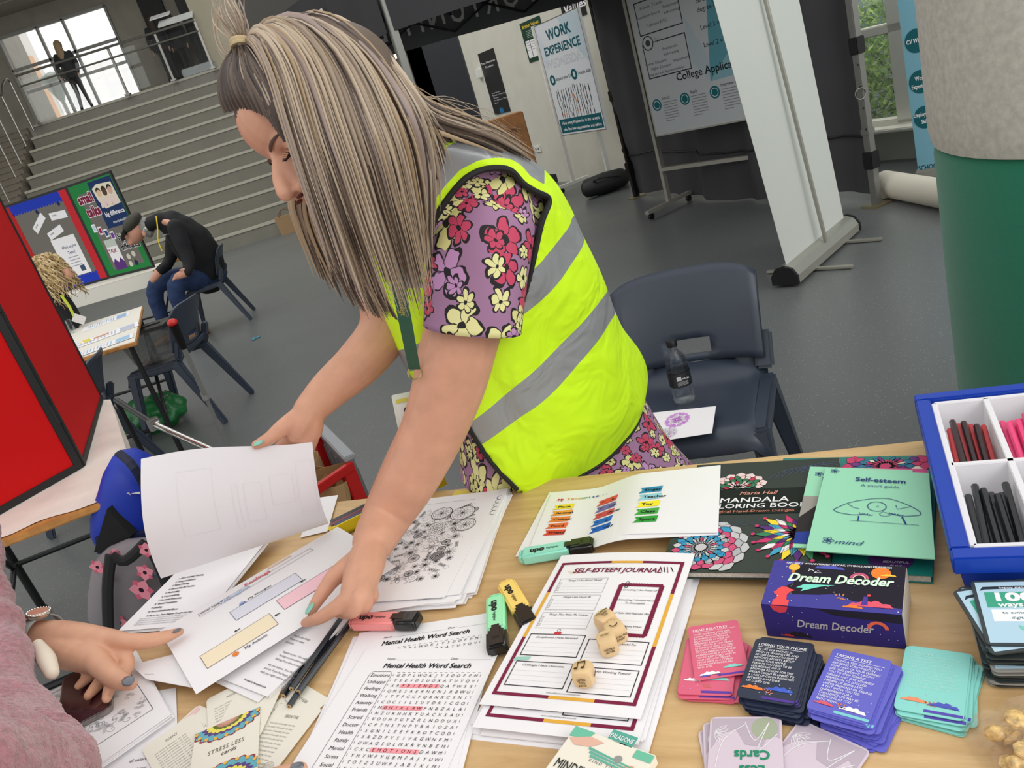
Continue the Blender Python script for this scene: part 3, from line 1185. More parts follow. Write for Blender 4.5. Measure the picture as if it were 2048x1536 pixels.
for f in (0, 1):
    b = V((ft.x, ft.y, 0)) + d * (Wb - .1) * f
    m = MB()
    m.bar(b + V((0, 0, .06)), b + V((0, 0, 1.9)), .045, .03, d)
    m.build('post', WHT, t)
    a1, a2 = G(1113, 398), G(1172, 374)
    dd = V((a1.x - a2.x, a1.y - a2.y, 0)) / 2
    m = MB()
    m.bar(b + dd + V((0, 0, .08)), b - dd + V((0, 0, .08)), .05, .035)
    m.build('foot_bar', WHT, t)
    for s in (-1, 1):
        m = MB()
        c_ = b + dd * .85 * s + V((0, 0, .032))
        m.cyl(c_ - d * .015, c_ + d * .015, .032, n=12)
        m.build('castor', BLKMET, t)

# black holdall on the floor behind the gazebo leg
b = G(1215, 385)
m = MB()
m.loft([[b + V((x + .14 * s_ * math.cos(a) * .4, .16 * s_ * math.cos(a), .11 + .11 * s_ * math.sin(a))) for a in [i * PI / 6 for i in range(12)]] for x, s_ in ((-.26, .5), (-.22, .9), (0, 1.05), (.2, .95), (.27, .5))])
hb = thing('holdall', 'slumped black holdall on the floor beside the gazebo leg', 'bag', b)
m.build('body', M('black_nylon', (20, 21, 23), .6, bump=.3, bump_scale=30), hb, smooth=True, angle=80)
m = MB()
m.tube(smooth_path([b + V((-.15, -.1, .16)), b + V((-.1, -.17, .2)), b + V((.1, -.18, .17)), b + V((.15, -.1, .15))], .012)[0], .012, 6)
m.build('handle', DARK, hb)

# ================================================================ ROLL-UP BANNERS
P0, Q0 = Z(1576, 548, .06), Z(1690, 452, .06)
P0.z = Q0.z = 0
dB = (Q0 - P0).normalized()
nB = V((dB.y, -dB.x, 0))
if nB.y > 0: nB = -nB
Lb = (Q0 - P0).length
t = thing('rollup_banner', 'tall blank white back of a roll-up banner on an aluminium base', 'banner', (P0 + Q0) / 2)
SB = M('banner_silver', (168, 166, 156), .35, .5)
m = MB()
prof = [(-.07, .015), (-.07, .06), (-.045, .1), (.0, .115), (.045, .1), (.07, .06), (.07, .015)]
m.loft([[p + nB * a + V((0, 0, z)) for a, z in prof] for p in (P0 - dB * .03, Q0 + dB * .03)])
base = m.build('base', SB, t, bevel=.004)
for p, s in ((P0 - dB * .03, -1), (Q0 + dB * .03, 1)):
    m = MB()
    m.loft([[q + nB * a * 1.04 + V((0, 0, z * 1.03)) for a, z in prof] for q in (p, p + dB * .02 * s)])
    m.build('end_cap', BLKMET, base)
for f in (.25, .8):
    p = P0.lerp(Q0, f)
    m = MB()
    m.bar(p - nB * .22 + V((0, 0, .012)), p + nB * .26 + V((0, 0, .012)), .03, .014)
    m.build('swivel_foot', SB, base, bevel=.003)
tl, tr = A(3.80, 1427, 0), A(4.5, 1598, 0)
bl, br = P0 + V((0, 0, .1)), Q0 + V((0, 0, .1))
bl = bl.lerp(A(4.1, 1551, 540), 0)
kx = 1.28
tl2, tr2 = bl + (tl - bl) * kx, br + (tr - br) * kx
SBn = quadS(tl2, tr2, br, bl)
slab('banner_sheet', SBn, .0012, M('banner_back_grey', (200, 204, 198), .6, spec=.3), t, 4, 8)
mp = (P0 + Q0) / 2 + nB * .05 + V((0, 0, .1))
mt_ = (tl2 + tr2) / 2 + nB * .02
m = MB()
m.cyl(mp, mt_, .011, n=10)
m.build('support_pole', SB, t, smooth=True)
m = MB()
m.bar(tl2, tr2, .03, .02)
m.build('top_rail', SB, t)

# teal banner by the window, partly behind the upholstered column
b0 = G(1838, 357)
t = thing('rollup_banner', 'teal roll-up banner with dark ovals listing career skills beside the window', 'banner', b0)
dT = V((.8, -.6, 0)).normalized()
hT = 2.0
tlT = A(b0.y - .06, 1794, 0)
kk = hT / tlT.z
l0 = b0 + V((0, 0, .02))
lt = l0 + (tlT - l0) * kk
ST = quadS(lt, lt + dT * .75, l0 + dT * .75, l0)
slab('banner_sheet', ST, .002, M('banner_teal', (118, 172, 190), .5), t)
P = Print(ST, 85, 200)
rnd = random.Random(2)
for i in range(16):
    x, y = rnd.uniform(4, 60), rnd.uniform(10, 180)
    P.poly([(x, y), (x + rnd.uniform(6, 22), y + rnd.uniform(-10, 10)), (x + rnd.uniform(0, 16), y + rnd.uniform(10, 35))], [(90, 146, 166), (150, 196, 208), (72, 128, 150), (170, 206, 212)][i % 4], 1 + i % 3)
P.build('print', t)


def on_plane(Sf, px, py, W, H):
    o, ex, ey = Sf(0, 0), Sf(1, 0) - Sf(0, 0), Sf(0, 1) - Sf(0, 0)
    nn = ex.cross(ey)
    r = ray(px, py)
    p = EYE + r * ((o - EYE).dot(nn) / r.dot(nn))
    q = p - o
    # solve q = a ex + b ey
    e11, e12, e22 = ex.dot(ex), ex.dot(ey), ey.dot(ey)
    q1, q2 = q.dot(ex), q.dot(ey)
    D = e11 * e22 - e12 * e12
    return (q1 * e22 - q2 * e12) / D * W, (q2 * e11 - q1 * e12) / D * H


P = Print(ST, 85, 200, .0012)
for px, py, ls in ((1833, 81, ('CV Writing',)), (1841, 163, ('Work', 'Experience')), (1850, 234, ('Employability', 'Skills')), (1868, 33, ('Sixth Form', 'Applications')), (1879, 113, ('College', 'Applications')), (1886, 192, ('Apprentice', 'Advice')), (1893, 265, ('Advice',))):
    x, y = on_plane(ST, px, py, 85, 200)
    P.circle(x, y, 7.6, TEAL, 4, 24, ry=7.6)
    for i, s_ in enumerate(ls):
        P.text(x, y + (1.2 if len(ls) == 1 else i * 5 - 1), s_, 3.9, PAPER, .02, al='C', sx=.72, k=5)
x, y = on_plane(ST, 1835, 345, 85, 200)
P.text(x + 1, y - 1, 'SCHOOL READY, WORK READY', 5, (24, 50, 60), .01, sx=.75)
P.build('print', t).name = 'lettering'
m = MB()
m.box(b0 + dT * .375 + V((0, 0, .03)), (.78, .1, .06), R=Matrix.Rotation(math.atan2(dT.y, dT.x), 3, 'Z'))
m.build('base', SB, t, bevel=.008)

# white roll lying on the floor
a_, b_ = G(1772, 392), G(1910, 420)
a_.z = b_.z = .085
b_ = a_ + (b_ - a_).normalized() * 1.1
t = thing('paper_roll', 'thick white roll of paper lying on the floor by the teal banner', 'roll', (a_ + b_) / 2)
m = MB()
m.cyl(a_, b_, .085, n=28)
m.build('roll', M('roll_paper', (214, 208, 192), .7), t, smooth=True)
m = MB()
ax = (b_ - a_).normalized()
pa, pb = basis(ax)
for k in range(3):
    m.tube([a_ - ax * .002 + (pa * math.cos(u) + pb * math.sin(u)) * (.03 + .018 * k) for u in [i * PI / 8 for i in range(17)]], .003, 4)
m.build('end_spiral', M('roll_edge', (170, 162, 146), .7), t)
m = MB()
q = a_ - V((0, 0, .08))
m.add([q + V((-.12, -.05, 0)), q + V((.1, -.12, .002)), q + V((.2, .0, .03)), q + V((-.02, .1, .05))], [(0, 1, 2, 3)])
m.build('loose_edge', M('roll_paper'), t, solid=.002)

# grey and green upholstered column on the right
cx, cy, R_ = 1.60, 1.84, .42
prof_g = [(.0, .02), (R_ * .93, .02), (R_, .1), (R_ * 1.005, .5), (R_ * .985, .93), (R_ * .94, .962), (0, .962)]
t = thing('upholstered_column', 'big rounded seat column with green felt base and grey felt top', 'seat', (cx, cy, 0))
FELTG = M('green_felt', (6, 112, 84), .95, bump=.5, bump_scale=900, sheen=.3)
FELTW = M('grey_felt', (190, 187, 178), .95, noise_amt=.06, noise_scale=60, bump=.7, bump_scale=700)


def barrel(prof, tilt):
    rings = []
    for r, z in prof:
        rings.append([V((cx + r * math.cos(a), cy + r * math.sin(a), z + tilt * (math.sin(a + .35)) * min(1, r / R_) * (1 if z > .5 else 0))) for a in [i * PI / 32 for i in range(64)]])
    m = MB()
    m.loft(rings)
    return m


barrel([(.01, .0), (R_ * .95, .0), (R_ * .97, .05), (R_ * .98, .5), (R_ * .98, .90), (R_ * .96, .935), (.01, .95)], .02).build('green_base', FELTG, t, smooth=True)
barrel([(.01, .925), (R_ * .93, .925), (R_ * .985, .935), (R_ * 1.0, .97), (R_ * 1.0, 1.04), (R_ * 1.0, 1.3), (R_ * 1.0, 1.7), (R_ * .96, 1.78), (.01, 1.8)], .02).build('grey_top', FELTW, t, smooth=True)
p = A(13.6, 764, 121)
t = thing('ceiling_light', 'small warm glowing light deep in the dark lobby', 'ceiling light', p)
m = MB()
m.box(p, (.5, .12, .06), .3)
m.build('diffuser', LAMP, t, bevel=.01)
m = MB()
m.cyl(p + V((0, 0, .03)), p + V((0, 0, 2)), .01, n=6)
m.build('cord', DARK, t)
# ================================================================ THE DESK
TA = math.atan2(-.403, .915)
TU, TV = V((math.cos(TA), math.sin(TA), 0)), V((math.sin(TA), -math.cos(TA), 0))
TC = V((-.573, 1.556, 0))


def wood_mat(name, c1, c2, ang):
    m = bpy.data.materials.new(name)
    m.use_nodes = True
    nt = m.node_tree
    b = nt.nodes['Principled BSDF']
    b.inputs['Roughness'].default_value = .42
    tc = nt.nodes.new('ShaderNodeTexCoord')
    mp = nt.nodes.new('ShaderNodeMapping')
    mp.inputs['Rotation'].default_value = (0, 0, -ang)
    mp2 = nt.nodes.new('ShaderNodeMapping')
    mp2.inputs['Scale'].default_value = (1.2, 14, 1)
    n1 = nt.nodes.new('ShaderNodeTexNoise')
    n1.inputs['Scale'].default_value = 3.2
    n1.inputs['Detail'].default_value = 8
    n1.inputs['Distortion'].default_value = 1.2
    n2 = nt.nodes.new('ShaderNodeTexNoise')
    n2.inputs['Scale'].default_value = 60
    n2.inputs['Detail'].default_value = 3
    ad = nt.nodes.new('ShaderNodeMath')
    ad.operation = 'MULTIPLY_ADD'
    ad.inputs[1].default_value = .25
    r = nt.nodes.new('ShaderNodeValToRGB')
    r.color_ramp.elements[0].position = .4
    r.color_ramp.elements[1].position = .78
    r.color_ramp.elements[0].color = rgb(c1)
    r.color_ramp.elements[1].color = rgb(c2)
    L = nt.links.new
    L(tc.outputs['Object'], mp.inputs[0])
    L(mp.outputs[0], mp2.inputs[0])
    L(mp2.outputs[0], n1.inputs['Vector'])
    L(mp2.outputs[0], n2.inputs['Vector'])
    L(n2.outputs['Fac'], ad.inputs[0])
    L(n1.outputs['Fac'], ad.inputs[2])
    L(ad.outputs[0], r.inputs['Fac'])
    L(r.outputs['Color'], b.inputs['Base Color'])
    return m


MAPLE = wood_mat('maple_laminate', (194, 156, 106), (214, 180, 130), TA)
DL, DD, DZ = 1.62, .85, .72
desk = thing('desk', 'pale maple topped desk covered with papers, cards and pens', 'desk', TC + TU * DL / 2 + TV * DD / 2)
RT = Matrix.Rotation(TA, 3, 'Z')
m = MB()
m.box(TC + TU * DL / 2 + TV * DD / 2 + V((0, 0, DZ - .0125)), (DL, DD, .025), R=RT)
m.build('desk_top', MAPLE, desk, bevel=.004)
DKM = M('dark_grey_steel', (60, 62, 66), .45, .5)
for a, b in ((.05, .05), (DL - .05, .05), (.05, DD - .05), (DL - .05, DD - .05)):
    p = TC + TU * a + TV * b
    m = MB()
    m.box(p + V((0, 0, .347)), (.035, .035, .694), R=RT)
    m.build('leg', DKM, desk, bevel=.004)
for a0, b0, a1, b1 in ((.05, .05, DL - .05, .05), (.05, DD - .05, DL - .05, DD - .05), (.05, .05, .05, DD - .05), (DL - .05, .05, DL - .05, DD - .05)):
    p, q = TC + TU * a0 + TV * b0, TC + TU * a1 + TV * b1
    m = MB()
    m.bar(p + V((0, 0, .675)), q + V((0, 0, .675)), .022, .035)
    m.build('rail', DKM, desk)


def dirv(deg):
    return V((math.cos(math.radians(deg)), math.sin(math.radians(deg)), 0))


def cornS(which, p, deg, w_, h_, bend=None):
    p = V(p)
    ex, ey = dirv(deg), dirv(deg - 90)          # ey = down the page
    tl = {'tl': p, 'tr': p - ex * w_, 'bl': p - ey * h_, 'br': p - ex * w_ - ey * h_, 'c': p - ex * w_ / 2 - ey * h_ / 2}[which]
    return quadS(tl, tl + ex * w_, tl + ex * w_ + ey * h_, tl + ey * h_, bend)


def px2(Sf, px, py, W, H):
    return on_plane(Sf, px, py, W, H)


def off(Sf, dz, ang=0, dx=0, dy=0):
    """same rectangle shifted/rotated a little about its centre"""
    c = Sf(.5, .5)
    R = Matrix.Rotation(ang, 3, 'Z')
    return lambda u, v: c + R @ (Sf(u, v) - c) + V((dx, dy, dz))


def sheet(Sf, label, group=None, name='paper_sheet', mat=PAPER, nu=1, nv=1, cat='paper'):
    t = thing(name, label, cat, Sf(.5, .5), group)
    slab('page', Sf, .0006, mat, t, nu, nv, nu > 1)
    return t


def under(Sf, n, label, group, step=.0016, jit=.02, seed=1, jx=.004, mat=PAPER, name='paper_sheet', nu=1, nv=1):
    rnd = random.Random(seed)
    for k in range(1, n + 1):
        f = off(Sf, -step * k, rnd.uniform(-jit, jit), rnd.uniform(-jx, jx), rnd.uniform(-jx, jx))
        o = slab(name, f, step * .8, mat, None, nu, nv)
        fit(o, label, 'paper', group)


rnd = random.Random(11)
K = (40, 40, 44)


def doodle(P, x0, y0, x1, y1, n, seed, lw=.45, col=K, shape=None):
    rd = random.Random(seed)
    done = []
    tries = 0
    while len(done) < n and tries < n * 60:
        tries += 1
        r = rd.choice([6, 8, 11, 15]) * (x1 - x0) / 130
        x, y = rd.uniform(x0 + r, x1 - r), rd.uniform(y0 + r, y1 - r)
        if shape and not shape(x, y): continue
        if any(math.hypot(x - a, y - b) < (r + c) * .82 for a, b, c in done): continue
        done.append((x, y, r))
        kd = rd.choice('fffclsb')
        a0 = rd.uniform(0, 6.28)
        if kd == 'f':
            k_ = rd.choice([6, 8, 10, 12])
            for i in range(k_): P.petal(x, y, a0 + i * 2 * PI / k_, r, r * 1.5 / k_, None, out=col, ow=lw)
            P.ring(x, y, r * .32, lw, col)
            P.ring(x, y, r * .18, lw, col, n=10)
        elif kd == 'c':
            P.ring(x, y, r, lw * 2, col)
            P.ring(x, y, r * .85, lw, col)
            for i in range(10): P.petal(x, y, a0 + i * 2 * PI / 10, r * .75, r * .16, None, out=col, ow=lw)
        elif kd == 's':
            P.line([(x + r * t / 24 * math.cos(a0 + t * .55), y + r * t / 24 * math.sin(a0 + t * .55)) for t in range(25)], lw, col)
            for i in range(12): P.petal(x + r * .95 * math.cos(i * .5236), y + r * .95 * math.sin(i * .5236), i * .5236, r * .3, r * .1, None, out=col, ow=lw)
        else:
            ca, sa = math.cos(a0), math.sin(a0)
            P.line([(x - ca * r, y - sa * r), (x + ca * r, y + sa * r)], lw, col)
            for i in range(5):
                t = -r + i * r * .42
                for s in (-1, 1): P.petal(x + ca * t, y + sa * t, a0 + s * .7, r * .6, r * .14, None, out=col, ow=lw)
    for _ in range(n):      # filler curls between the ornaments
        x, y = rd.uniform(x0, x1), rd.uniform(y0, y1)
        if shape and not shape(x, y): continue
        P.ring(x, y, rd.uniform(1.5, 4) * (x1 - x0) / 130, lw * .8, (110, 110, 114), n=10, a0=rd.uniform(0, 6), a1=rd.uniform(6, 10))


def mandala(P, x, y, R, cols, seed, clip=None, k=2, outline=(30, 30, 34), rings=6):
    rd = random.Random(seed)
    for j in range(rings):
        r1 = R * (1 - j / rings)
        nn = rd.choice([16, 20, 24])
        c = cols[j % len(cols)]
        for i in range(nn):
            a = i * 2 * PI / nn + (j % 2) * PI / nn
            L = R / rings * 1.6
            r0 = r1 - L
            px, py = x + r0 * math.cos(a), y + r0 * math.sin(a)
            if clip and not clip(px + L * math.cos(a), py + L * math.sin(a)): continue
            if clip and not clip(px, py): continue
            P.petal(px, py, a, L, r1 * PI / nn * .95, cols[(j + i) % len(cols)] if j % 2 else c, k + j, 6, outline, R * .008)
    if not clip or clip(x, y): P.circle(x, y, R * .12, cols[0], k + rings + 1)


# ---- self-esteem journal pile
WINE, GOLD = (124, 34, 66), (226, 172, 66)
SJ = quadS(Z(1123, 1111, .736), Z(1390, 1107, .748), Z(1281, 1438, .735), Z(958, 1408, .735), lambda u, v: V((0, 0, .004 * math.sin(PI * u) * (1 - v))))


def journal_print(P, full=True):
    for (x, y, w_, h_, c) in ((10, 20, 82, 5, WINE), (92, 20, 48, 5, GOLD), (140, 20, 60, 5, WINE), (10, 275, 78, 5, WINE), (88, 275, 60, 5, GOLD), (148, 275, 52, 5, WINE),
                              (10, 25, 5, 62, WINE), (10, 87, 5, 92, GOLD), (10, 179, 5, 96, WINE), (195, 25, 5, 62, WINE), (195, 87, 5, 98, GOLD), (195, 185, 5, 90, WINE)):
        P.rect(x, y, w_, h_, c, 1, 8 if w_ > 10 else 1, 8 if h_ > 10 else 1)
    P.text(104, 45, 'SELF-ESTEEM JOURNAL', 14, WINE, .03, .2, 'C', sx=.95)
    P.line([(28, 42), (50, 45)], .8, (226, 190, 150))
    P.line([(32, 47), (48, 46)], .5, (232, 200, 160))
    for i, (a, c) in enumerate(((.9, WINE), (1.0, (40, 40, 44)), (1.1, (200, 90, 90)), (.8, (40, 40, 44)))):
        P.line([(168 + i * 5, 32), (168 + i * 5 + 8 * math.cos(a), 32 + 14 * math.sin(a))], 1.4, c)
    for i, s_ in enumerate(('Things I Like About Myself', 'Things I Am Good At', 'Things That Make Me Unique')):
        y = 58 + i * 36
        P.frame(22, y, 76, 31, .4, (90, 90, 94))
        P.text(62, y + 6, s_, 5, K, .004, .25, 'C')
        for j in range(3):
            P.rect(30, y + 12 + j * 6, 66, .25, (190, 190, 194))
            P.frame(23.5, y + 8 + j * 7, 3.4, 4.5, .35, (90, 90, 94), n=1)
    P.frame(122, 72, 58, 96, 3, WINE)
    for i in range(24):
        P.circle(120.5, 74 + i * 4, 2.5, WINE, 1, 10)
        P.circle(181.5, 74 + i * 4, 2.5, WINE, 1, 10)
    for i in range(15):
        P.circle(123 + i * 4, 71, 2.5, WINE, 1, 10)
        P.circle(123 + i * 4, 169, 2.5, WINE, 1, 10)
    P.ring(130, 72, 2.6, .7, K, 3, ry=7)
    P.ring(130, 75, 1.5, .6, K, 3, ry=4)
    for y, s_ in ((84, 'Something I Am Proud Of'), (104, 'Something I Worked Hard'), (110, 'To Accomplish'), (130, 'I Feel Calm And Peaceful When'), (154, 'I Feel Confident When')):
        P.text(151, y, s_, 4.6, K, .004, .25, 'C')
    for i in range(5): P.rect(128, 94 + i * 16, 46, .25, (200, 200, 204))
    for x, y, s_ in ((20, 172, 'Compliments I Have Received'), (108, 178, 'Things I Am Grateful For'), (20, 222, 'Challenges I Have Overcome'), (108, 226, 'Things I Am Working Toward')):
        P.frame(x, y, 82, 40 if y < 200 else 42, 1.2, (34, 34, 40))
        P.text(x + 41, y + 8, s_, 5, K, .004, .25, 'C')
        for j in range(3): P.rect(x + 4, y + 16 + j * 8, 74, .25, (190, 190, 194))
    for x, y in ((60, 171), (148, 177)):
        P.rect(x - 5, y - 3, 10, 5, (200, 60, 66), 3)
        P.ring(x, y - 6, 2.5, .5, K, 3)
    P.poly([(14, 222), (16, 216), (38, 214), (36, 220)], (158, 206, 190), 3)
    P.text(105, 272, 'www.selfesteemworksheets.com', 3.4, (110, 110, 114), al='C')


t = sheet(SJ, 'top self-esteem journal sheet with wine and gold border, dice lying on it', 'journal sheets', 'worksheet', nu=8, nv=2)
P = Print(SJ, 210, 297)
journal_print(P)
P.build('print', t)
ex = SJ(1, .5) - SJ(0, .5)
ey = SJ(.5, 1) - SJ(.5, 0)
SJ2 = off(quadS(Z(1123, 1111, .7335), Z(1390, 1107, .7335), Z(1281, 1438, .7335), Z(958, 1408, .7335)), -.001, .0, 0, 0)
SJ2b = (lambda u, v: SJ2(u, v) + ey.normalized() * .032 + ex.normalized() * .006)
t = sheet(SJ2b, 'second journal sheet showing only its lower border below the top one', 'journal sheets', 'worksheet')
P = Print(SJ2b, 210, 297)
journal_print(P)
P.build('print', t)
under(SJ2b, 6, 'white sheet stacked beneath the self-esteem journal pages', 'sheets beneath the journal', .0018, .03, 5, .008)

# ---- dice
WOODB = M('beech_dice', (222, 190, 142), .5, noise_amt=.02, noise_scale=60)
BURN = (70, 50, 34)


def die(px, py, rz, words, label, z=.7400):
    s = .0116
    p = Z(px, py, z + s)
    t = thing('wooden_die', label, 'dice', p, 'wooden word dice on the journal sheet')
    m = MB()
    Rz = Matrix.Rotation(rz, 3, 'Z')
    for ax in range(3):
        for sg in (-1, 1):
            g = []
            for i in range(9):
                for j in range(9):
                    c3 = [0, 0, 0]
                    c3[ax], c3[(ax + 1) % 3], c3[(ax + 2) % 3] = sg, (i - 4) / 4, (j - 4) / 4
                    c3 = V(c3)
                    g.append(p + Rz @ (c3.lerp(c3.normalized() * 1.22, .5 * max(0, c3.length - 1) / .732 + .12)) * s)
            m.add(g, [(i * 9 + j, i * 9 + j + 1, i * 9 + j + 10, i * 9 + j + 9) for i in range(8) for j in range(8)])
    cu = m.build('cube', WOODB, t, True, angle=180)
    R = Matrix.Rotation(rz, 3, 'Z')
    for (nn, e1, e2), ws in zip(((V((0, 0, 1)), V((1, 0, 0)), V((0, -1, 0))), (V((0, -1, 0)), V((1, 0, 0)), V((0, 0, -1))), (V((1, 0, 0)), V((0, 1, 0)), V((0, 0, -1)))), words):
        nn, e1, e2 = R @ nn, R @ e1, R @ e2
        tl = p + (nn - e1 - e2) * s
        f = quadS(tl, tl + e1 * 2 * s, tl + (e1 + e2) * 2 * s, tl + e2 * 2 * s)
        P = Print(f, 20, 20, .0012)
        if ws == 'moon':
            P.ring(10, 10, 4, 1.2, BURN, a0=.3, a1=3.2)
            for q in ((6, 5), (14, 6), (11, 4)): P.circle(q[0], q[1], .6, BURN, 2, 6)
        elif ws == 'note':
            P.rect(6, 5, 1, 9, BURN)
            P.rect(13, 4, 1, 9, BURN)
            P.poly([(6, 5), (14, 3.6), (14, 5.4), (6, 6.8)], BURN, 1)
            P.circle(5.2, 14, 2, BURN, 1, 10, 1.4)
            P.circle(12.2, 13, 2, BURN, 1, 10, 1.4)
        else:
            for i, w_ in enumerate(ws): P.text(10, 8 + i * 3.6 + (3 - len(ws)) * 1.5, w_, 3.4, BURN, .01, al='C', sx=.85)
        P.build('print', t)


die(1212, 1243, .5, (('MOUNTAIN', 'AGAIN', 'TOP'), ('GO',), ('UP',)), 'wooden die furthest back of the touching three')
die(1231, 1264, .25, ('moon', ('WATCH THE', 'SUNSET'), ('SLEEP',)), 'wooden die with a crescent moon face in the middle of the three')
die(1215, 1287, .0, (('LAUGH',), ('WRITE A', 'LETTER'), ('SAY', 'HELLO')), 'wooden die nearest the viewer of the touching three')
die(1167, 1348, -.35, ('note', ('LISTEN', 'TO A', 'SONG'), ('MUSIC',)), 'wooden die with music notes lying apart from the other three')

# ---- highlighters
HLBLK = M('highlighter_black', (26, 28, 28), .3, coat=.3)


def hang(a, b, z=.74):
    d = Z(b[0], b[1], z) - Z(a[0], a[1], z)
    return math.degrees(math.atan2(d.y, d.x))


def highlighter(c, deg, col, label, z=.7215, up='side', dy=0):
    """c = centre; deg = direction from the body's end to the cap"""
    d = dirv(deg)
    n_ = dirv(deg + 90)
    R = Matrix.Rotation(math.radians(deg), 3, 'Z')
    hw, hh = .0135, .0085
    c = V((c.x, c.y, z + hh))
    t = thing('highlighter', label, 'highlighter', c, 'pastel highlighters on the desk')
    m = MB()
    m.box(c - d * .018, (.074, 2 * hw, 2 * hh), R=R)
    m.box(c - d * .057, (.008, 2 * hw * .8, 2 * hh * .85), R=R)
    m.build('body', M('highlighter_' + label.split()[0], col, .45), t, True, bevel=.003, segs=3)
    m = MB()
    m.box(c + d * .038, (.038, 2 * hw * 1.05, 2 * hh * 1.08), R=R)
    m.build('cap', HLBLK, t, True, bevel=.004, segs=3)
    m = MB()
    m.box(c + d * .028 + V((0, 0, hh * .75)), (.034, hw * 1.1, hh * .8), R=R)
    m.box(c + d * .045 + V((0, 0, hh * .6)), (.02, hw * 1.6, hh * 1.1), R=R)
    m.build('clip', HLBLK, t, True, bevel=.002, segs=2)
    tl = c - d * .052 + n_ * hw + V((0, 0, hh))
    f = quadS(tl, tl + d * .068, tl + d * .068 - n_ * 2 * hw, tl - n_ * 2 * hw)
    P = Print(f, 68, 27, .0002)
    P.text(10, 18, 'upo', 15, BLACK, .07)
    P.text(36, 16, 'Highlighter', 6, (60, 60, 62), .01, sx=.75)
    P.build('print', t)
    return t


c = (Z(1008, 1158, .74) + Z(1058, 1242, .74)) / 2
highlighter(c, hang((1008, 1158), (1058, 1242)), (248, 214, 116), 'yellow highlighter lying left of the self-esteem journal', .7215)
c = (Z(989, 1188, .74) + Z(992, 1294, .74)) / 2
highlighter(c, hang((989, 1188), (992, 1294)), (160, 236, 184), 'green highlighter lying on the word search beside the yellow one', .7235)
c = (Z(700, 1238, .74) + Z(842, 1236, .74)) / 2
highlighter(c, hang((700, 1238), (842, 1236)), (240, 148, 146), 'pink highlighter lying by the left hand of the woman', .7265)
c = (Z(1044, 1110, .735) + Z(1186, 1086, .735)) / 2
highlighter(c, hang((1044, 1110), (1186, 1086)), (150, 222, 200), 'mint highlighter lying across the edge of the favourites sheet', .7235)

# ---- my favourite... sheet
def sstep(x):
    x = min(max(x, 0), 1)
    return x * x * (3 - 2 * x)


SF = quadS(Z(1102, 988, .7245), Z(1441, 930, .7465), Z(1436, 1065, .7465), Z(1060, 1092, .7245), lambda u, v: V((0, 0, .022 * (sstep((u - .25) / .35) - u))))
t = sheet(SF, 'white sheet headed my favourite with rows of coloured ribbon labels', None, 'worksheet', nu=24)
P = Print(SF, 297, 210, .0006)
for i, (ch, cc) in enumerate(zip('My favourite...', [(200, 50, 40), (200, 50, 40), 0, (226, 150, 50), (226, 150, 50), (230, 200, 80), (230, 200, 80), (90, 170, 70), (60, 150, 110), (60, 130, 150), (50, 110, 170), (50, 80, 160), (40, 60, 130), (40, 60, 130), (40, 60, 130)])):
    if cc: P.text(18 + i * 6.3, 36, ch, 12, cc, .04)
Yc, Or, Re = (240, 220, 60), (232, 132, 54), (220, 72, 48)
for x0, y0, items in ((17, 54, (('Place', Yc), ('Animal', (236, 160, 60)), ('Colour', Or), ('Food', (232, 112, 60)), ('Friend', Re))), (96, 58, (('Book', (226, 84, 70)), ('Person', (120, 112, 176)), ('TV show', (206, 80, 84)), ('Song', (36, 110, 200)), ('Holiday', (30, 100, 196)))), (172, 58, (('Singer', (40, 140, 180)), ('Teacher', (150, 206, 220)), ('Toy', (246, 230, 50)), ('Class', (70, 170, 70)), ('Sport', (50, 160, 60))))):
    for i, (s_, cc) in enumerate(items):
        y = y0 + i * 25
        P.poly([(x0, y), (x0 + 36, y - 2), (x0 + 34, y + 17), (x0 - 2, y + 19), (x0 + 4, y + 9)], cc, 1)
        P.text(x0 + 7, y + 13, s_, 11, K, .035)
P.build('print', t)
SF2 = quadS(Z(1098, 984, .7235), Z(1441, 931, .7455), Z(1436, 1068, .7455), Z(1030, 1112, .7235), lambda u, v: V((0, 0, .022 * (sstep((u - .25) / .35) - u))))
fit(slab('paper_sheet', off(SF2, -.001), .0006, PAPER, None, 24, 1), 'white sheet beneath the favourites page, its near corner under the mint highlighter', 'paper')

# ---- colouring books and self-esteem guides
BOOKG = M('book_dark_green', (30, 44, 36), .35)
PGS = M('page_edges', (206, 200, 190), .8, noise_amt=.08, noise_scale=300)


def book(Sf, z0, z1, cover, label, name='colouring_book'):
    t = thing(name, label, 'book', Sf(.5, .5), None)
    m = MB()
    q = [Sf(u, v) for u, v in ((0.005, 0.005), (.99, .005), (.99, .992), (.005, .992))]
    for p in q: p.z = z0 + .001
    m.prism(q, V((0, 0, z1 - z0 - .002)))
    m.build('page_block', PGS, t)
    for nm, z in (('back_cover', z0), ('front_cover', z1 - .001)):
        m = MB()
        q = [Sf(u, v) for u, v in ((0, 0), (1, 0), (1, 1), (0, 1))]
        for p in q: p.z = z
        m.prism(q, V((0, 0, .001)))
        m.build(nm, cover, t)
    return t


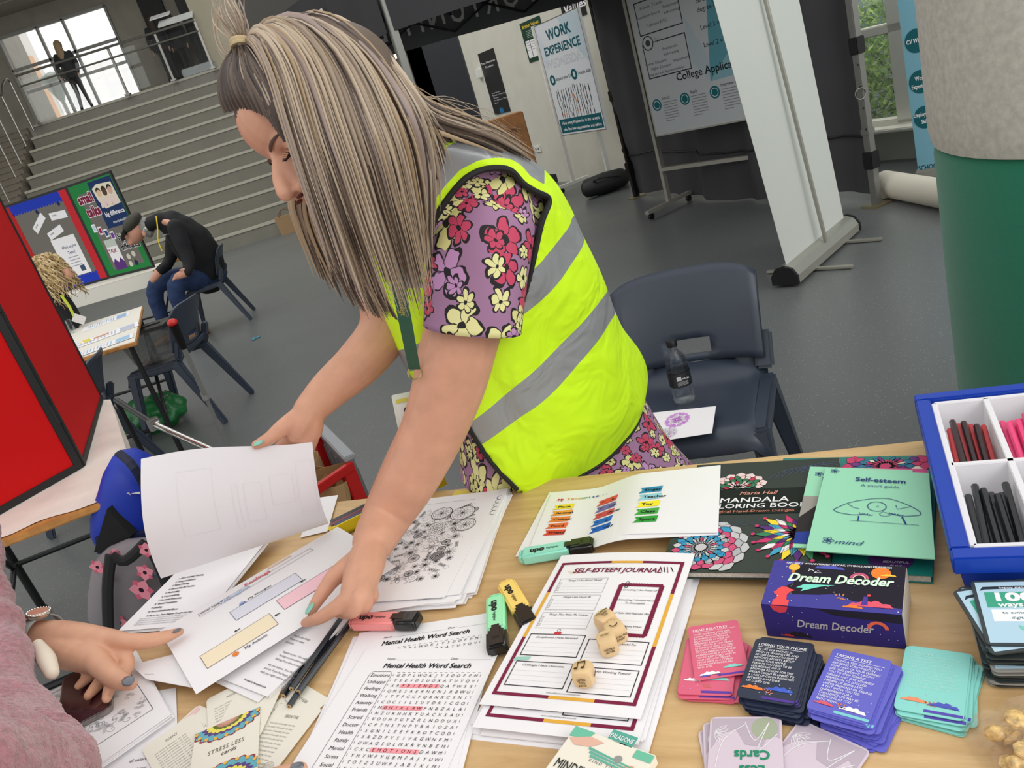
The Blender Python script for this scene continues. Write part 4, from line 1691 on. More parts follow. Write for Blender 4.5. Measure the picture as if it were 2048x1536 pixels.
SB2 = cornS('bl', Z(1497, 1148, .7205), -33.5, .216, .279)
t = book(SB2, .7205, .732, M('book_teal', (28, 122, 112), .35), 'teal colouring book lying lowest under the guides and the purple box')
top2 = lambda u, v: V((SB2(u, v).x, SB2(u, v).y, .732))
P = Print(top2, 216, 279)
P.rect(22, 258, 26, 16, PAPER, 1)
for i in range(9): P.rect(24 + i * 2.4, 260, 1.1, 12, BLACK, 2)
P.circle(170, 250, 26, (90, 50, 120), 1)
P.text(170, 246, 'stress!', 13, (30, 70, 170), .04, .2, 'C')
P.text(176, 258, 'BEAUTIFUL', 6, PAPER, .01, .2, 'C')
P.text(176, 266, 'FUN!', 6, PAPER, .01, .2, 'C')
mandala(P, 150, 30, 60, [(200, 70, 110), (240, 220, 200), (60, 120, 150), (120, 60, 130)], 4, lambda x, y: 2 < x < 214 and 2 < y < 277)
P.build('print', t)
brM = Z(1389, 1137, .743)
SM = cornS('tr', Z(1678, 915, .743), -29.5, .216, .279)
t = book(SM, .7325, .743, BOOKG, 'dark mandala colouring book with bright flower cover beside the guides')
for ch in t.children: pass
P = Print(lambda u, v: V((SM(u, v).x, SM(u, v).y, .743)), 216, 279)
clipM = lambda x, y: 3 < x < 213 and 3 < y < 276
in_top = lambda x, y: 3 < x < 213 and 3 < y < 78
in_bot = lambda x, y: 3 < x < 213 and 150 < y < 276
x0, y0 = px2(SM, 1480, 958, 216, 279)
mandala(P, x0, 78, 46, [(232, 208, 208), (196, 60, 80), (60, 120, 90), (240, 200, 190)], 1, lambda x, y: in_top(x, y))
for i in range(7): P.ring(150 + i * 9, 60 - i * 3, 30, .6, (92, 100, 140), a0=3.3, a1=5.6)
P.rect(0, 80, 216, 66, (24, 32, 28), 3, 4, 1)
P.text(108, 96, 'Maria Hall', 12, (226, 150, 130), .01, .2, 'C', sx=1.1, k=5)
P.text(104, 116, 'MANDALA', 18, PAPER, .012, 0, 'C', sx=1.15, k=5)
P.text(104, 131, 'COLORING BOOK', 16, PAPER, .012, 0, 'C', sx=1.15, k=5)
P.text(104, 142, 'Original Hand-Drawn Designs', 8.5, (216, 130, 110), .005, 0, 'C', sx=1.15, k=5)
mandala(P, 48, 226, 66, [(196, 194, 196), (176, 176, 180), (206, 84, 122), (200, 200, 202), (60, 150, 190)], 2, in_bot, rings=8)
cx_, cy_ = 176, 196
for j in range(4):
    for i in range(20):
        a = i * 2 * PI / 20 + j * .15
        L = (62, 50, 38, 26)[j]
        ex_, ey_ = cx_ + L * math.cos(a), cy_ + L * math.sin(a)
        if not clipM(ex_, ey_) or ey_ < 150: continue
        P.petal(cx_ + 4 * math.cos(a), cy_ + 4 * math.sin(a), a, L - 4, (8, 6.5, 5, 4)[j], [(240, 214, 60), (70, 160, 190), (236, 232, 232), (206, 60, 110), (60, 130, 90), (90, 50, 120)][(i + j * 2) % 6], 4 + j, 6, (60, 30, 60), .5)
        if j == 0: P.circle(ex_, ey_, 3, (206, 60, 110), 9, 8)
for i in range(12): P.ring(20 + i * 16, 160, 14, .4, (80, 86, 120), 3, a0=0, a1=PI)
P.build('print', t)

MINT = M('guide_mint', (148, 212, 178), .45)


def guide(Sf, label, mat=MINT):
    t = thing('guide_booklet', label, 'booklet', Sf(.5, .5))
    slab('cover', Sf, .0012, mat, t, 24, 3)
    return t


bendg = lambda u, v: V((0, 0, .005 * (1 - u) ** 2))
SG = quadS(Z(1652, 937, .752), Z(1858, 946, .7515), Z(1870, 1118, .7515), Z(1612, 1103, .752), lambda u, v: V((0, 0, .002 * (1 - u) ** 2)))
SGc = quadS(Z(1640, 934, .7465), Z(1853, 938, .7465), Z(1856, 1098, .7465), Z(1600, 1088, .7465))
t = guide(SGc, 'booklet with magenta edge sticking out below the mint guides', M('guide_magenta', (206, 70, 130), .5))
SGd = (lambda u, v: SGc(u, v) + dirv(-38) * .002 + V((0, 0, -.0014)))
t = guide(SGd, 'lilac edged booklet lying lowest in the guide pile', M('guide_lilac', (176, 140, 190), .5))
SGb = quadS(Z(1620, 933, .7485), Z(1825, 940, .7485), Z(1836, 1108, .7485), Z(1585, 1094, .7485))
t = guide(SGb, 'mint booklet with a photo strip showing from under the front guide')
P = Print(SGb, 148, 210)
P.text(22, 40, 'Self-esteem', 14, (40, 60, 120), .04)
NAVY = (40, 62, 122)
P.rect(0, 84, 70, 118, (150, 146, 140), 1)
P.poly([(0, 200), (0, 140), (26, 100), (40, 130), (44, 202)], (44, 40, 42), 2)
P.poly([(26, 104), (48, 108), (46, 140), (32, 142)], (206, 160, 140), 3)
P.poly([(0, 176), (40, 168), (70, 190), (70, 202), (0, 202)], (40, 60, 140), 3)
P.poly([(30, 110), (70, 84), (70, 92), (34, 122)], (60, 84, 170), 4)
for k in range(5): P.petal(16, 22, k * 1.257, 7, 2.2, None, out=NAVY, ow=.8)
P.build('print', t)
t = guide(SG, 'mint self-esteem short guide booklet lying on top of the books')
P = Print(SG, 148, 210, .0006)
P.text(82, 34, 'Self-esteem', 15, NAVY, .03, 0, 'C')
P.text(82, 48, 'A short guide', 9.5, (70, 96, 130), .005, 0, 'C')
pts = [(24, 112), (44, 92), (70, 80), (90, 76), (104, 80), (122, 92), (134, 106), (132, 114), (112, 118), (96, 112)]
sp, _ = smooth_path([V((a, b, 0)) for a, b in pts], 1, 5)
P.line([(p.x, p.y) for p in sp], 1.1, NAVY)
sp, _ = smooth_path([V((a, b, 0)) for a, b in [(24, 112), (30, 118), (48, 122), (62, 120)]], 1, 5)
P.line([(p.x, p.y) for p in sp], 1.1, NAVY)
P.ring(80, 98, 12, 1.1, NAVY)
P.line([(42, 96), (50, 104), (58, 106)], .9, NAVY)
P.line([(104, 92), (106, 102), (122, 94)], .9, NAVY)
for i in range(4):
    P.ring(62 + i * 3.5, 116 + i * .6, 3.4, .8, NAVY, a0=.3, a1=3.4)
    P.ring(100 + i * 3.5, 112 + i * .8, 3.4, .8, NAVY, a0=.3, a1=3.4)
P.line([(84, 116), (88, 110), (94, 113), (98, 118), (92, 121), (86, 120), (84, 116)], .8, NAVY)
P.line([(58, 124), (58, 136)], 1.6, NAVY)
P.line([(112, 120), (117, 138)], 2.2, NAVY)
P.line([(48, 136), (132, 138)], .7, NAVY)
P.ring(81, 98, 1.5, .4, NAVY)
for k in range(5): P.petal(25, 186, k * 1.257, 8, 2.6, None, out=NAVY, ow=.9)
P.text(32, 192, 'mind', 13, NAVY, .0, .35, 'L', sx=1.3)
for k in range(5): P.petal(15, 10, k * 1.257, 7, 2.2, None, out=NAVY, ow=.8)
P.build('print', t)

# ---- Dream Decoder box
PUR, NIGHT = (70, 66, 150), (34, 30, 44)
tl, tr, br, bl = Z(1548, 1120, .767), Z(1815, 1133, .767), Z(1803, 1231, .767), Z(1520, 1209, .767)
ex_, ey_ = ((tr - tl) + (br - bl)).normalized(), V((0, 0, 0))
ey_ = V((ex_.y, -ex_.x, 0))
c = (tl + tr + br + bl) / 4
ST_ = quadS(c - ex_ * .0735 - ey_ * .0415, c + ex_ * .0735 - ey_ * .0415, c + ex_ * .0735 + ey_ * .0415, c - ex_ * .0735 + ey_ * .0415)
t = thing('card_box', 'purple dream card box with white script title beside the card piles', 'box', (c.x, c.y, .7205))
m = MB()
q = [ST_(u, v) - V((0, 0, .046)) for u, v in ((0, 0), (1, 0), (1, 1), (0, 1))]
m.prism(q, V((0, 0, .046)))
m.build('sleeve', M('box_night_purple', (62, 56, 140), .35), t, bevel=.0008)
m = MB()
o_ = ex_ * .0737
q = [c + o_ - ey_ * .040 - V((0, 0, .045)), c + o_ + ey_ * .040 - V((0, 0, .045)), c + o_ + ey_ * .040 - V((0, 0, .001)), c + o_ - ey_ * .040 - V((0, 0, .001))]
m.prism(q, ex_ * .0006)
m.build('inner_tray', M('box_card_grey', (196, 186, 172), .7), t)
P = Print(ST_, 147, 83)


def cloud(P, x, y, w_, col, k=3):
    P.poly([(x - w_ / 2, y)] + [(x - w_ / 2 + w_ * i / 12, y - w_ * .2 * math.sin(PI * i / 12) ** .7 - w_ * .04 * math.sin(i * 1.9)) for i in range(13)] + [(x + w_ / 2, y)], col, k)


def star(P, x, y, r, col, k=4):
    P.poly([(x + (r if i % 2 == 0 else r * .4) * math.cos(i * PI / 5 - PI / 2), y + (r if i % 2 == 0 else r * .4) * math.sin(i * PI / 5 - PI / 2)) for i in range(10)], col, k)


P.rect(0, 0, 147, 83, NIGHT, 0, 2, 2)
P.poly([(0, 0), (36, 0), (30, 14), (24, 22), (30, 40), (18, 52), (30, 62), (60, 60), (80, 56), (96, 66), (147, 74), (147, 83), (0, 83)], PUR, 1)
P.text(74, 6, '100 CARDS WITH INTERPRETATIONS, SYMBOLS AND MEANINGS', 4.4, PAPER, .02, 0, 'C', sx=.92, k=5)
P.text(78, 38, 'Dream Decoder', 21, (176, 232, 176), .035, .25, 'C', sx=.8, k=6)
P.text(78.6, 38.6, 'Dream Decoder', 21, (236, 244, 236), .015, .25, 'C', sx=.8, k=7)
P.poly([(34, 50), (42, 43), (76, 42), (60, 46), (40, 56), (42, 50)], (120, 220, 200), 5)
P.circle(26, 12, 6.5, (246, 190, 70), 4)
P.rect(24, 19, 4, 3, (226, 130, 60), 4)
P.circle(122, 15, 10.5, (240, 130, 50), 4)
cloud(P, 130, 20, 17, (246, 196, 70), 5)
P.ring(100, 27, 9, 2.6, (206, 90, 130), 4, a0=PI, a1=2 * PI)
P.ring(100, 27, 6.4, 1.6, (240, 190, 180), 4, a0=PI, a1=2 * PI)
cloud(P, 66, 12, 34, (84, 90, 180), 3)
P.poly([(14, 54), (18, 50), (24, 50), (28, 53), (34, 55), (29, 58), (26, 64), (27, 73), (14, 73), (16, 66), (12, 64), (10, 60), (13, 58)], (236, 82, 84), 5)
P.rect(12, 73, 18, 10, (236, 82, 84), 5)
cloud(P, 116, 74, 46, (226, 92, 110), 4)
cloud(P, 98, 78, 22, (240, 130, 60), 5)
P.poly([(108, 58), (112, 58), (113, 72), (106, 73)], (80, 60, 150), 6)
P.circle(113, 56, 2, (236, 82, 84), 7, 8)
for k in range(6): P.petal(80 + (k % 3) * 3, 60 + k // 3 * 5, 4 + k * .5, 5, 1, (200, 130, 80), 6)
P.line([(50, 20), (54, 16), (58, 20), (50, 20)], .8, PAPER)
P.ring(46, 18, 3, .8, PAPER, a0=3, a1=6)
for _ in range(26): star(P, rnd.uniform(3, 144), rnd.uniform(8, 80), rnd.uniform(.5, 1.2), PAPER, 6)
P.build('print', t)
SFr = quadS(ST_(0, 1), ST_(1, 1), ST_(1, 1) - V((0, 0, .046)), ST_(0, 1) - V((0, 0, .046)))
P = Print(SFr, 147, 46)
P.rect(0, 0, 147, 46, (46, 38, 110), 0)
P.poly([(60, 0), (147, 0), (147, 12), (80, 8)], NIGHT, 1)
P.poly([(10, 0), (30, 0), (27, 8), (20, 10), (13, 7)], (206, 62, 74), 2)
P.text(76, 28, 'Dream Decoder', 15, (176, 170, 176), .02, .25, 'C', sx=.8, k=3)
P.ring(122, 22, 9, 4, (224, 100, 70), 2, a0=PI, a1=2 * PI)
cloud(P, 36, 42, 30, NIGHT, 2)
cloud(P, 24, 43, 14, (190, 60, 60), 3)
for _ in range(16): star(P, rnd.uniform(3, 144), rnd.uniform(4, 42), .8, (200, 196, 220), 4)
P.build('print', t)

# ---- card piles of the dream cards
CW, CH = .0605, .0905
OUT = rr_outline(60, 90, 5)


def card_obj(Sf, col, label, th=.0005, group=None, name='dream_card', band=None, art=None):
    t = thing(name, label, 'card', Sf(.5, .5), group)
    slab('card', Sf, th, M('card_%d_%d_%d' % tuple(col), col, .45), t, outline=OUT)
    if band:
        P = Print(Sf, 60, 90, .00015)
        P.rect(24, 84, 35, 4, band, 1)
        if art: art(P)
        P.build('print', t)
    return t


def pile(px, py, z0, n, deg, col, band, title, lines, tcol, clouds, label, plural, seed, spread=.35, step=.0011):
    rd = random.Random(seed)
    c0 = Z(px, py, z0 + n * step)
    for k in range(n):
        a = deg + rd.uniform(-1, 1) * spread * 30 * (1 - k / n) - (n - k) * spread * .9
        o_ = V((rd.uniform(-1, 1), rd.uniform(-1, 1), 0)) * .004 + dirv(deg - 30) * .0012 * (n - k)
        f = cornS('c', V((c0.x, c0.y, z0 + (k + 1) * step)) + (o_ if k < n - 1 else V((0, 0, 0))), a if k < n - 1 else deg, CW, CH)
        if k < n - 1:
            card_obj(f, col, 'one of the %s dream cards beneath the top one' % plural, step * .75, '%s dream cards in the pile' % plural, band=band if k > n - 5 else None)
        else:
            t = card_obj(f, col, label, step * .75)
            P = Print(f, 60, 90, .0002)
            P.text(5, 11, title, 5.4, tcol, .015, .12, sx=.95)
            P.rect(5, 12.4, 50, .5, tcol, 2)
            for i, s_ in enumerate(lines): P.text(5, 18 + i * 4.4, s_, 4.3, tcol, .008, .12, sx=.8)
            for x, y, w_, cc in clouds: cloud(P, x, y, w_, cc, 3)
            P.rect(26, 84, 33, 3.4, band, 2)
            for kk in range(6): P.petal(28 + (kk % 3) * 2.6, 76 + kk // 3 * 3, 4 + kk * .4, 3.4, .8, (210, 120, 90), 3, 4)
            for _ in range(12): star(P, rd.uniform(4, 56), rd.uniform(62, 82), .9, (200, 200, 236), 3)
            P.build('print', t)


PINK, NVY, PPL, MNT = (222, 98, 128), (34, 42, 66), (98, 98, 196), (140, 216, 206)
WL = (246, 244, 246)
LN1 = ('TO SEE SOMEONE WHO DIED', 'A LONG TIME AGO, SUGGESTS', 'A CURRENT SITUATION OR', 'RELATIONSHIP IN YOUR LIFE', 'RESEMBLES A QUALITY OF', 'THAT PERSON. IF YOU DREAM', 'OF SOMEONE WHO HAS DIED', 'RECENTLY, THIS MEANS THAT', "IT'S STILL FRESH IN YOUR MIND", 'DREAMS CAN BE A WAY FOR', 'YOU TO KEEP LOVED ONES IN', 'YOUR LIFE. SUCH DREAMS', 'OFTEN SERVE AS A COPING', 'MECHANISM FOR DEALING', 'WITH LOSS.')
pile(1418, 1330, .7205, 7, -26, PINK, (100, 70, 170), '', (), WL, ((14, 70, 20, WL), (42, 68, 26, MNT)), 'pink dream card lying crosswise beneath the dead relatives card', 'pink', 1, .25)
f = cornS('c', Z(1434, 1298, .7305), -13, CW, CH)
t = card_obj(f, PINK, 'top pink dream card headed dead relatives')
P = Print(f, 60, 90, .0002)
P.text(5, 11, 'DEAD RELATIVES', 5.4, WL, .01, .1)
P.rect(5, 12.4, 50, .4, WL, 2)
for i, s_ in enumerate(LN1): P.text(5, 18 + i * 3.9, s_, 3.8, WL, .004, .1, sx=.85)
cloud(P, 18, 84, 24, WL, 3)
cloud(P, 12, 86, 12, PPL, 4)
cloud(P, 44, 77, 22, MNT, 3)
P.rect(26, 85, 33, 2.6, (100, 70, 170), 2)
P.build('print', t)
pile(1548, 1340, .7205, 16, -36, NVY, (88, 62, 150), 'LOSING YOUR PHONE', ('WE USE OUR PHONES SO', 'MUCH IN WAKING LIFE, AND', 'SO THIS DREAM CAN SIMPLY', 'INDICATE ANXIETY ABOUT', 'LOSING YOUR PHONE.', 'PERHAPS YOU NEED TO BE', 'LESS RELIANT ON IT.', 'ANOTHER REASON FOR THIS', 'DREAM COULD BE LINKED TO', 'A LACK OF COMMUNICATION', 'BETWEEN A PARTNER', 'OR LOVED ONE.'), WL, ((14, 76, 24, (240, 130, 60)), (42, 74, 28, (70, 100, 200))), 'top navy dream card headed losing your phone', 'navy', 2, .3)
pile(1700, 1368, .7205, 17, -44, PPL, (130, 206, 210), 'TAKING A TEST', ('TAKING A TEST SIGNIFIES YOU', 'ARE BEING SCRUTINISED IN', 'SOME AREA OF YOUR WAKING', 'LIFE. THIS DREAM IS URGING', 'YOU TO STOP FEARING', 'FAILURE AND GIVE YOURSELF', 'PERMISSION TO SUCCEED.', 'DREAMS OF BEING LATE,', 'UNDER PREPARED OR FAILING', 'A TEST SHOW YOU FEEL', 'UNPREPARED FOR A', 'CHALLENGE LIFE MAY BE', 'THROWING AT YOU', 'RIGHT NOW.'), WL, ((14, 80, 20, (226, 96, 110)), (42, 80, 26, WL)), 'top purple dream card headed taking a test', 'purple', 3, .45)
pile(1866, 1362, .7205, 9, -38, MNT, (92, 80, 176), 'TEACHER', ('WHETHER THE DREAM TEACHER', 'IS KIND OR STERN, THIS IS', 'A SIGN YOU ARE READY TO', 'LEARN A NEW LESSON. YOU', 'MAY FEEL JUDGED AT WORK', 'OR AT HOME. TRY TO SEE', 'WHAT THE DREAM IS ASKING', 'OF YOU AND LISTEN TO THE', 'ADVICE THAT YOU ARE GIVEN', 'BY THOSE AROUND YOU'), (190, 236, 228), ((16, 76, 24, (240, 150, 110)), (42, 78, 28, (84, 96, 190))), 'top mint dream card with pale lettering and a blue cloud', 'mint', 4, .3)

# ---- 100 ways card stack (black edged)
EDG = (48, 56, 58)
cS = Z(2040, 1222, .772)
OUT2 = OUT
rd = random.Random(21)
CWa, CHa = .074, .098
BLUEC = (176, 206, 222)


def ways_print(P):
    P.rect(3, 3, 54, 84, BLUEC, 1)
    P.poly([(8, 10), (34, 9), (52, 10), (54, 7), (50, 14), (34, 13), (9, 14), (5, 16)], (40, 50, 60), 2)
    P.text(30, 13, 'happy mind', 4.4, PAPER, .01, 0, 'C', k=4)
    P.rect(8, 18, 46, 22, (64, 160, 130), 2)
    P.text(12, 31, '100', 17, PAPER, .06, 0, 'L', sx=1.25, k=4)
    P.text(16, 39, 'ways', 9, PAPER, .04, 0, 'L', k=4)
    P.rect(10, 43, 42, 16, (236, 240, 242), 2)
    P.text(30, 49, 'to switch off', 5, (70, 100, 110), .01, 0, 'C', k=4)
    P.text(30, 56, 'digitally', 5, (70, 100, 110), .01, 0, 'C', k=4)
    for k in range(5): P.petal(30, 72, k * .9 - 2, 9, 2, (120, 196, 180), 3)


nS = 26
zt = .772
for k in range(nS):
    z = .7215 + (zt - .7215) * (k + 1) / nS
    top_ = k == nS - 1
    jit = (1 - k / nS)
    f = cornS('c', V((cS.x, cS.y, z)) + (V((0, 0, 0)) if top_ else V((rd.uniform(-.004, .004), rd.uniform(-.004, .004), 0)) + (dirv(160) * .008 if k > nS - 5 else dirv(-120) * .002)), -26 + (0 if top_ else rd.uniform(-4, 4) + (14 if k in (nS - 3, nS - 2) else 0) + (8 if k == nS - 4 else 0)), CWa, CHa)
    t = thing('activity_card', 'top black edged blue card reading 100 ways' if top_ else 'black edged card lower in the thick 100 ways stack', 'card', f(.5, .5), None if top_ else 'black edged cards in the thick stack')
    slab('card', f, (zt - .7215) / nS * .82, M('card_edge_dark', EDG, .5) if k % 3 or k > 18 else M('card_edge_grey', (150, 150, 146), .6), t, outline=OUT)
    if k > nS - 6 or k == 12:
        P = Print(f, 60, 90, .00015)
        ways_print(P)
        P.build('print', t)
# two loose ones under the tray's edge
for k, (px, py, dg) in enumerate(((1952, 1178, 8), (1985, 1190, -2))):
    f = cornS('c', Z(px, py, .7755 - .0 * k) + V((0, 0, -.022 + .002 * k)), -26 + dg, CWa, CHa)

# ---- lilac stress less cards (upside down to us), fanned at the front edge
LIL, LIL2, SAGE = (212, 196, 208), (186, 172, 184), (164, 172, 148)


def lil_print(P, title=True):
    P.poly([(2, 2), (58, 2), (58, 22), (50, 16), (44, 30), (30, 28), (22, 12), (8, 20), (2, 32)], LIL2, 1)
    P.circle(46, 12, 11, SAGE, 2, ry=11) if title else P.circle(14, 70, 13, SAGE, 2)
    for a, b, c_ in (((6, 50), (12, 24), (30, 8)), ((30, 6), (38, 24), (50, 6)), ((50, 6), (40, 34), (56, 18))):
        sp, _ = smooth_path([V((*a, 0)), V((*b, 0)), V((*c_, 0))], 1, 6)
        P.line([(p.x, p.y) for p in sp], .6, PAPER, 4)
    for k in range(6): P.petal(4, 16, -.6 + k * .35, 13, 1.4, None, out=PAPER, ow=.4)
    if title:
        P.text(50, 34, 'Cards', 12, (40, 140, 104), .04, 0, 'L', a=PI, k=4)
        P.text(46, 48, 'Less', 12, (40, 140, 104), .04, 0, 'L', a=PI, k=4)
        P.text(48, 62, 'Stress', 12, (40, 140, 104), .04, 0, 'L', a=PI, k=4)


ptl, ptr = Z(1421, 1434, .728), Z(1563, 1433, .728)
aL = math.degrees(math.atan2(ptr.y - ptl.y, ptr.x - ptl.x))
cards = (((1395, 1462), aL + 12, .7222, 'lilac card sticking out at the left of the fanned lilac cards'), ((1600, 1438), aL - 32, .7229, 'lilac card angled out to the right of the fan'), ((1405, 1446), aL + 5, .7240, 'lilac card just below the top one of the fan'))
for (pp, dg, z, lb) in cards:
    f = cornS('tl', Z(pp[0], pp[1], z), dg, .074, .115)
    t = thing('affirmation_card', lb, 'card', f(.5, .5))
    slab('card', f, .0007, M('card_lilac', LIL, .5), t, outline=OUT)
    P = Print(f, 60, 90, .0002)
    lil_print(P, False)
    P.build('print', t)
f = cornS('tl', Z(1421, 1434, .727), aL, (ptr - ptl).length, .115)
t = thing('affirmation_card', 'top lilac card with green less cards lettering upside down', 'card', f(.5, .5))
slab('card', f, .0014, M('card_lilac'), t, outline=OUT)
P = Print(f, 60, 90, .0002)
lil_print(P)
P.build('print', t)

# ---- mindfulness card pack at the front edge
f = cornS('tl', Z(1152, 1452, .744), -44, .099, .13)
CRM = (236, 230, 214)
t = thing('mindfulness_pack', 'cream mindfulness card pack with green and coral brush marks', 'pack', f(.5, .5))
m = MB()
m.prism([f(u, v) - V((0, 0, .012)) for u, v in ((0, 0), (1, 0), (1, 1), (0, 1))], V((0, 0, .012)))
m.build('box', M('cream_card', CRM, .6), t, bevel=.0008)
P = Print(f, 99, 130)
P.poly([(0, 0), (26, 0), (22, 10), (0, 14)], (112, 190, 160), 1)
P.poly([(2, 16), (24, 6), (42, 8), (30, 18), (12, 22)], (226, 180, 160), 2)
for i in range(3): P.poly([(30 + i * 3, 18 + i * 4), (90, 24 + i * 3), (91, 25.5 + i * 3), (30 + i * 3, 21 + i * 4)], (100, 176, 156), 3)
P.rect(78, 2, 21, 10, (112, 190, 160), 2)
for i in range(4): P.ring(88, 40, 18 - i * 4, 1.8, (232, 154, 122), 2, a0=1.8, a1=4.6)
P.circle(66, 20, 4.5, (150, 150, 148), 4)
P.text(38, 34, 'KIND TO MIND', 5, (90, 90, 90), .005, k=4, space=1.5)
P.text(6, 54, 'MINDFULNESS', 17, (50, 50, 50), .01, 0, sx=.62, k=4)
P.text(24, 68, 'WOODEN DICE', 7, (60, 60, 60), .005, k=4, space=1.4)
P.poly([(60, 100), (84, 52), (99, 90), (99, 110)], (150, 128, 100), 3)
for i in range(14): P.line([(4 + i % 4 * 4, 62 + i // 4 * 7), (5 + i % 4 * 4, 65 + i // 4 * 7)], .7, (110, 110, 110))
P.build('print', t)
q0, q1 = f(.42, 0), f(.72, 0)
upd = (f(0, 0) - f(0, 1)).normalized()
ft_ = quadS(q0 + upd * .012, q1 + upd * .012, q1 - upd * .002, q0 - upd * .002)
slab('hang_tab', ft_, .001, M('tab_green', (84, 168, 150), .5), t)
P = Print(ft_, 30, 13)
P.text(15, 9.5, 'PALADONE', 7.5, PAPER, .02, 0, 'C', sx=.72)
P.build('print', t)

# ---- word search sheets
GRID = ['GDPLWOKJYSDOFPM', 'YSEVDSUOXATUYQV', 'XRFRIENDSQATWSS', 'QMESAERNENJRBWU', 'ITTFCCFQRNXCSNI', 'COCIILSUYDKICGO', 'MGNIKLAWPNBZALA', 'NZURHHKYUACXSAU', 'VOUHYGYZRLNDDUX', 'CPTNSTHPYRAIOZA', 'SGNILEEFKROTCOD', 'SRZDFYSIVKGWNFM', 'UWAGSOLMXRVNBEM', 'CXCEMOTIONSDAWM', 'YHYWFYGBMFAJYUW', 'TOTZSUWPJABIXJM', 'KLIGGOHYYSFXXSF', 'IGJJMPCKPHHKZTS', 'BULVATYIKPEPSAA', 'CVSOWUKILHOTREX']
WORDS = ['Emotions', 'Unhappy', 'Feelings', 'Walking', 'Anxiety', 'Friends', 'Scared', 'Doctor', 'Health', 'Family', 'Mental', 'Stress', 'Social', 'Worry', 'Angry', 'Brain', 'Happy']


def wordsearch(P, rows=20):
    P.text(45, 22, 'Name :', 5.4, K, .004, .2)
    P.rect(63, 22, 78, .3, (120, 120, 124), 1, 6)
    P.text(144, 22, 'Date :', 5.4, K, .004, .2)
    P.rect(160, 22, 44, .3, (120, 120, 124), 1, 6)
    P.text(46, 37, 'Mental Health Word Search', 12, (30, 30, 34), .035, .15, sx=.97)
    for i in range(16): P.rect(74 + i * 8, 45, 4, .5, K, 1)
    for r_ in range(rows):
        y = 53 + r_ * 9.2
        P.line([(70, y - 5), (70, y - 1)], .5, K)
        P.line([(199, y - 5), (199, y - 1)], .5, K)
        for c_, ch in enumerate(GRID[r_]): P.text(78 + c_ * 8.2, y, ch, 6.6, K, .006, .12, 'C', k=5)
    for r_, a, b in ((2, 2, 8), (6, 1, 7), (13, 3, 10)):
        if r_ < rows: P.rect(78 + a * 8.2 - 4.5, 53 + r_ * 9.2 - 5.6, (b - a) * 8.2 + 9, 6.4, (246, 158, 166), 2, 3)
    if rows > 3:
        for i, s_ in enumerate(WORDS): P.text(50, 53 + i * 12, s_, 8, (50, 50, 54), .004, .1, 'C')
        P.line([(32, 250), (32, 49), (35, 44), (63, 44), (67, 49), (67, 250)], .6, (90, 90, 94))


aw = -13.0
SW2 = cornS('tl', Z(700, 1258, .7245), -11, .232, .297)


def wsS(px, py, z, dg, x, y, w_=.21, h_=.297):
    """A4 sheet placed so that print point (x,y mm) lies at pixel px,py"""
    p = Z(px, py, z)
    return cornS('tl', p - dirv(dg) * x / 1000 - dirv(dg - 90) * y / 1000, dg, w_, h_)


dg1 = math.degrees(math.atan2(*(lambda d: (d.y, d.x))(Z(963, 1333, .7262) - Z(765, 1333, .7262))))
dgL = math.degrees(math.atan2(*(lambda d: (d.y, d.x))(Z(660, 1536, .7262) - Z(765, 1345, .7262)))) + 90
DW = (Z(963, 1333, .7262) - Z(765, 1333, .7262)).length
sc = DW / .150
SWa = wsS(765, 1336, .7262, dg1, 46 * sc, 37 * sc, .21 * sc, .297 * sc)
dg0 = math.degrees(math.atan2(*(lambda d: (d.y, d.x))(Z(966, 1262, .7245) - Z(762, 1292, .7245))))
SWb = wsS(762, 1292, .7245, dg0, 46 * sc, 37 * sc, .21 * sc, .297 * sc)
t = sheet(SWb, 'word search sheet under the front one, its title row showing', 'word search sheets', 'worksheet')
P = Print(SWb, 210, 297)
wordsearch(P, 2)
P.build('print', t)
t = sheet(SWa, 'front mental health word search with three words marked pink', 'word search sheets', 'worksheet')
P = Print(SWa, 210, 297)
wordsearch(P)
P.build('print', t)
under(SWb, 3, 'white sheet stacked beneath the word searches', 'sheets beneath the word search', .0010, .04, 8, .008)

# ---- flower colouring pile
SFl = quadS(Z(775, 1018, .737), Z(1000, 980, .737), Z(945, 1190, .737), Z(640, 1246, .737))
SFl = cornS('tr', Z(1000, 980, .737), -22, .215, .297)
t = sheet(SFl, 'top flower and butterfly colouring page in the pile behind the left hand', None, 'colouring_page')
P = Print(SFl, 210, 297)


doodle(P, 26, 40, 190, 258, 85, 3, .42)
for cx0, cy0, r0 in ((118, 60, 19), (160, 66, 22), (178, 105, 18)):
    P.circle(cx0, cy0, r0, PAPER, 5, 24)
    P.ring(cx0, cy0, r0, 1.3, K, 6, 24)
    P.ring(cx0, cy0, r0 * .85, .6, K, 6, 24)
    for i in range(10): P.petal(cx0, cy0, i * .628, r0 * .75, r0 * .17, None, 6, out=K, ow=.5)
P.circle(128, 108, 20, PAPER, 5, 24)
for i in range(40): P.ring(128 + 17 * math.sqrt(i / 40) * math.cos(i * 2.4), 108 + 17 * math.sqrt(i / 40) * math.sin(i * 2.4), 2.6, .6, K, 6, 8)
P.circle(158, 190, 13, (60, 60, 62), 6, 20)
for i in range(5): P.ring(158, 190, 2.4 * (i + 1), .5, PAPER, 8, 16)
for i in range(6): P.rect(150 + i * 3, 46 - i * 2, 1.6, 7, BLACK, 7)
for i in range(6): P.rect(52 + i * 4, 150 - i * 2, 1.8, 6, BLACK, 7)
P.rect(60, 22, 110, .5, (120, 120, 124))
P.build('print', t)
SF3 = off(SFl, -.0016, .03, .018, -.004)
t = sheet(SF3, 'colouring page showing along the right edge of the flower pile', None, 'colouring_page')
P = Print(SF3, 210, 297)
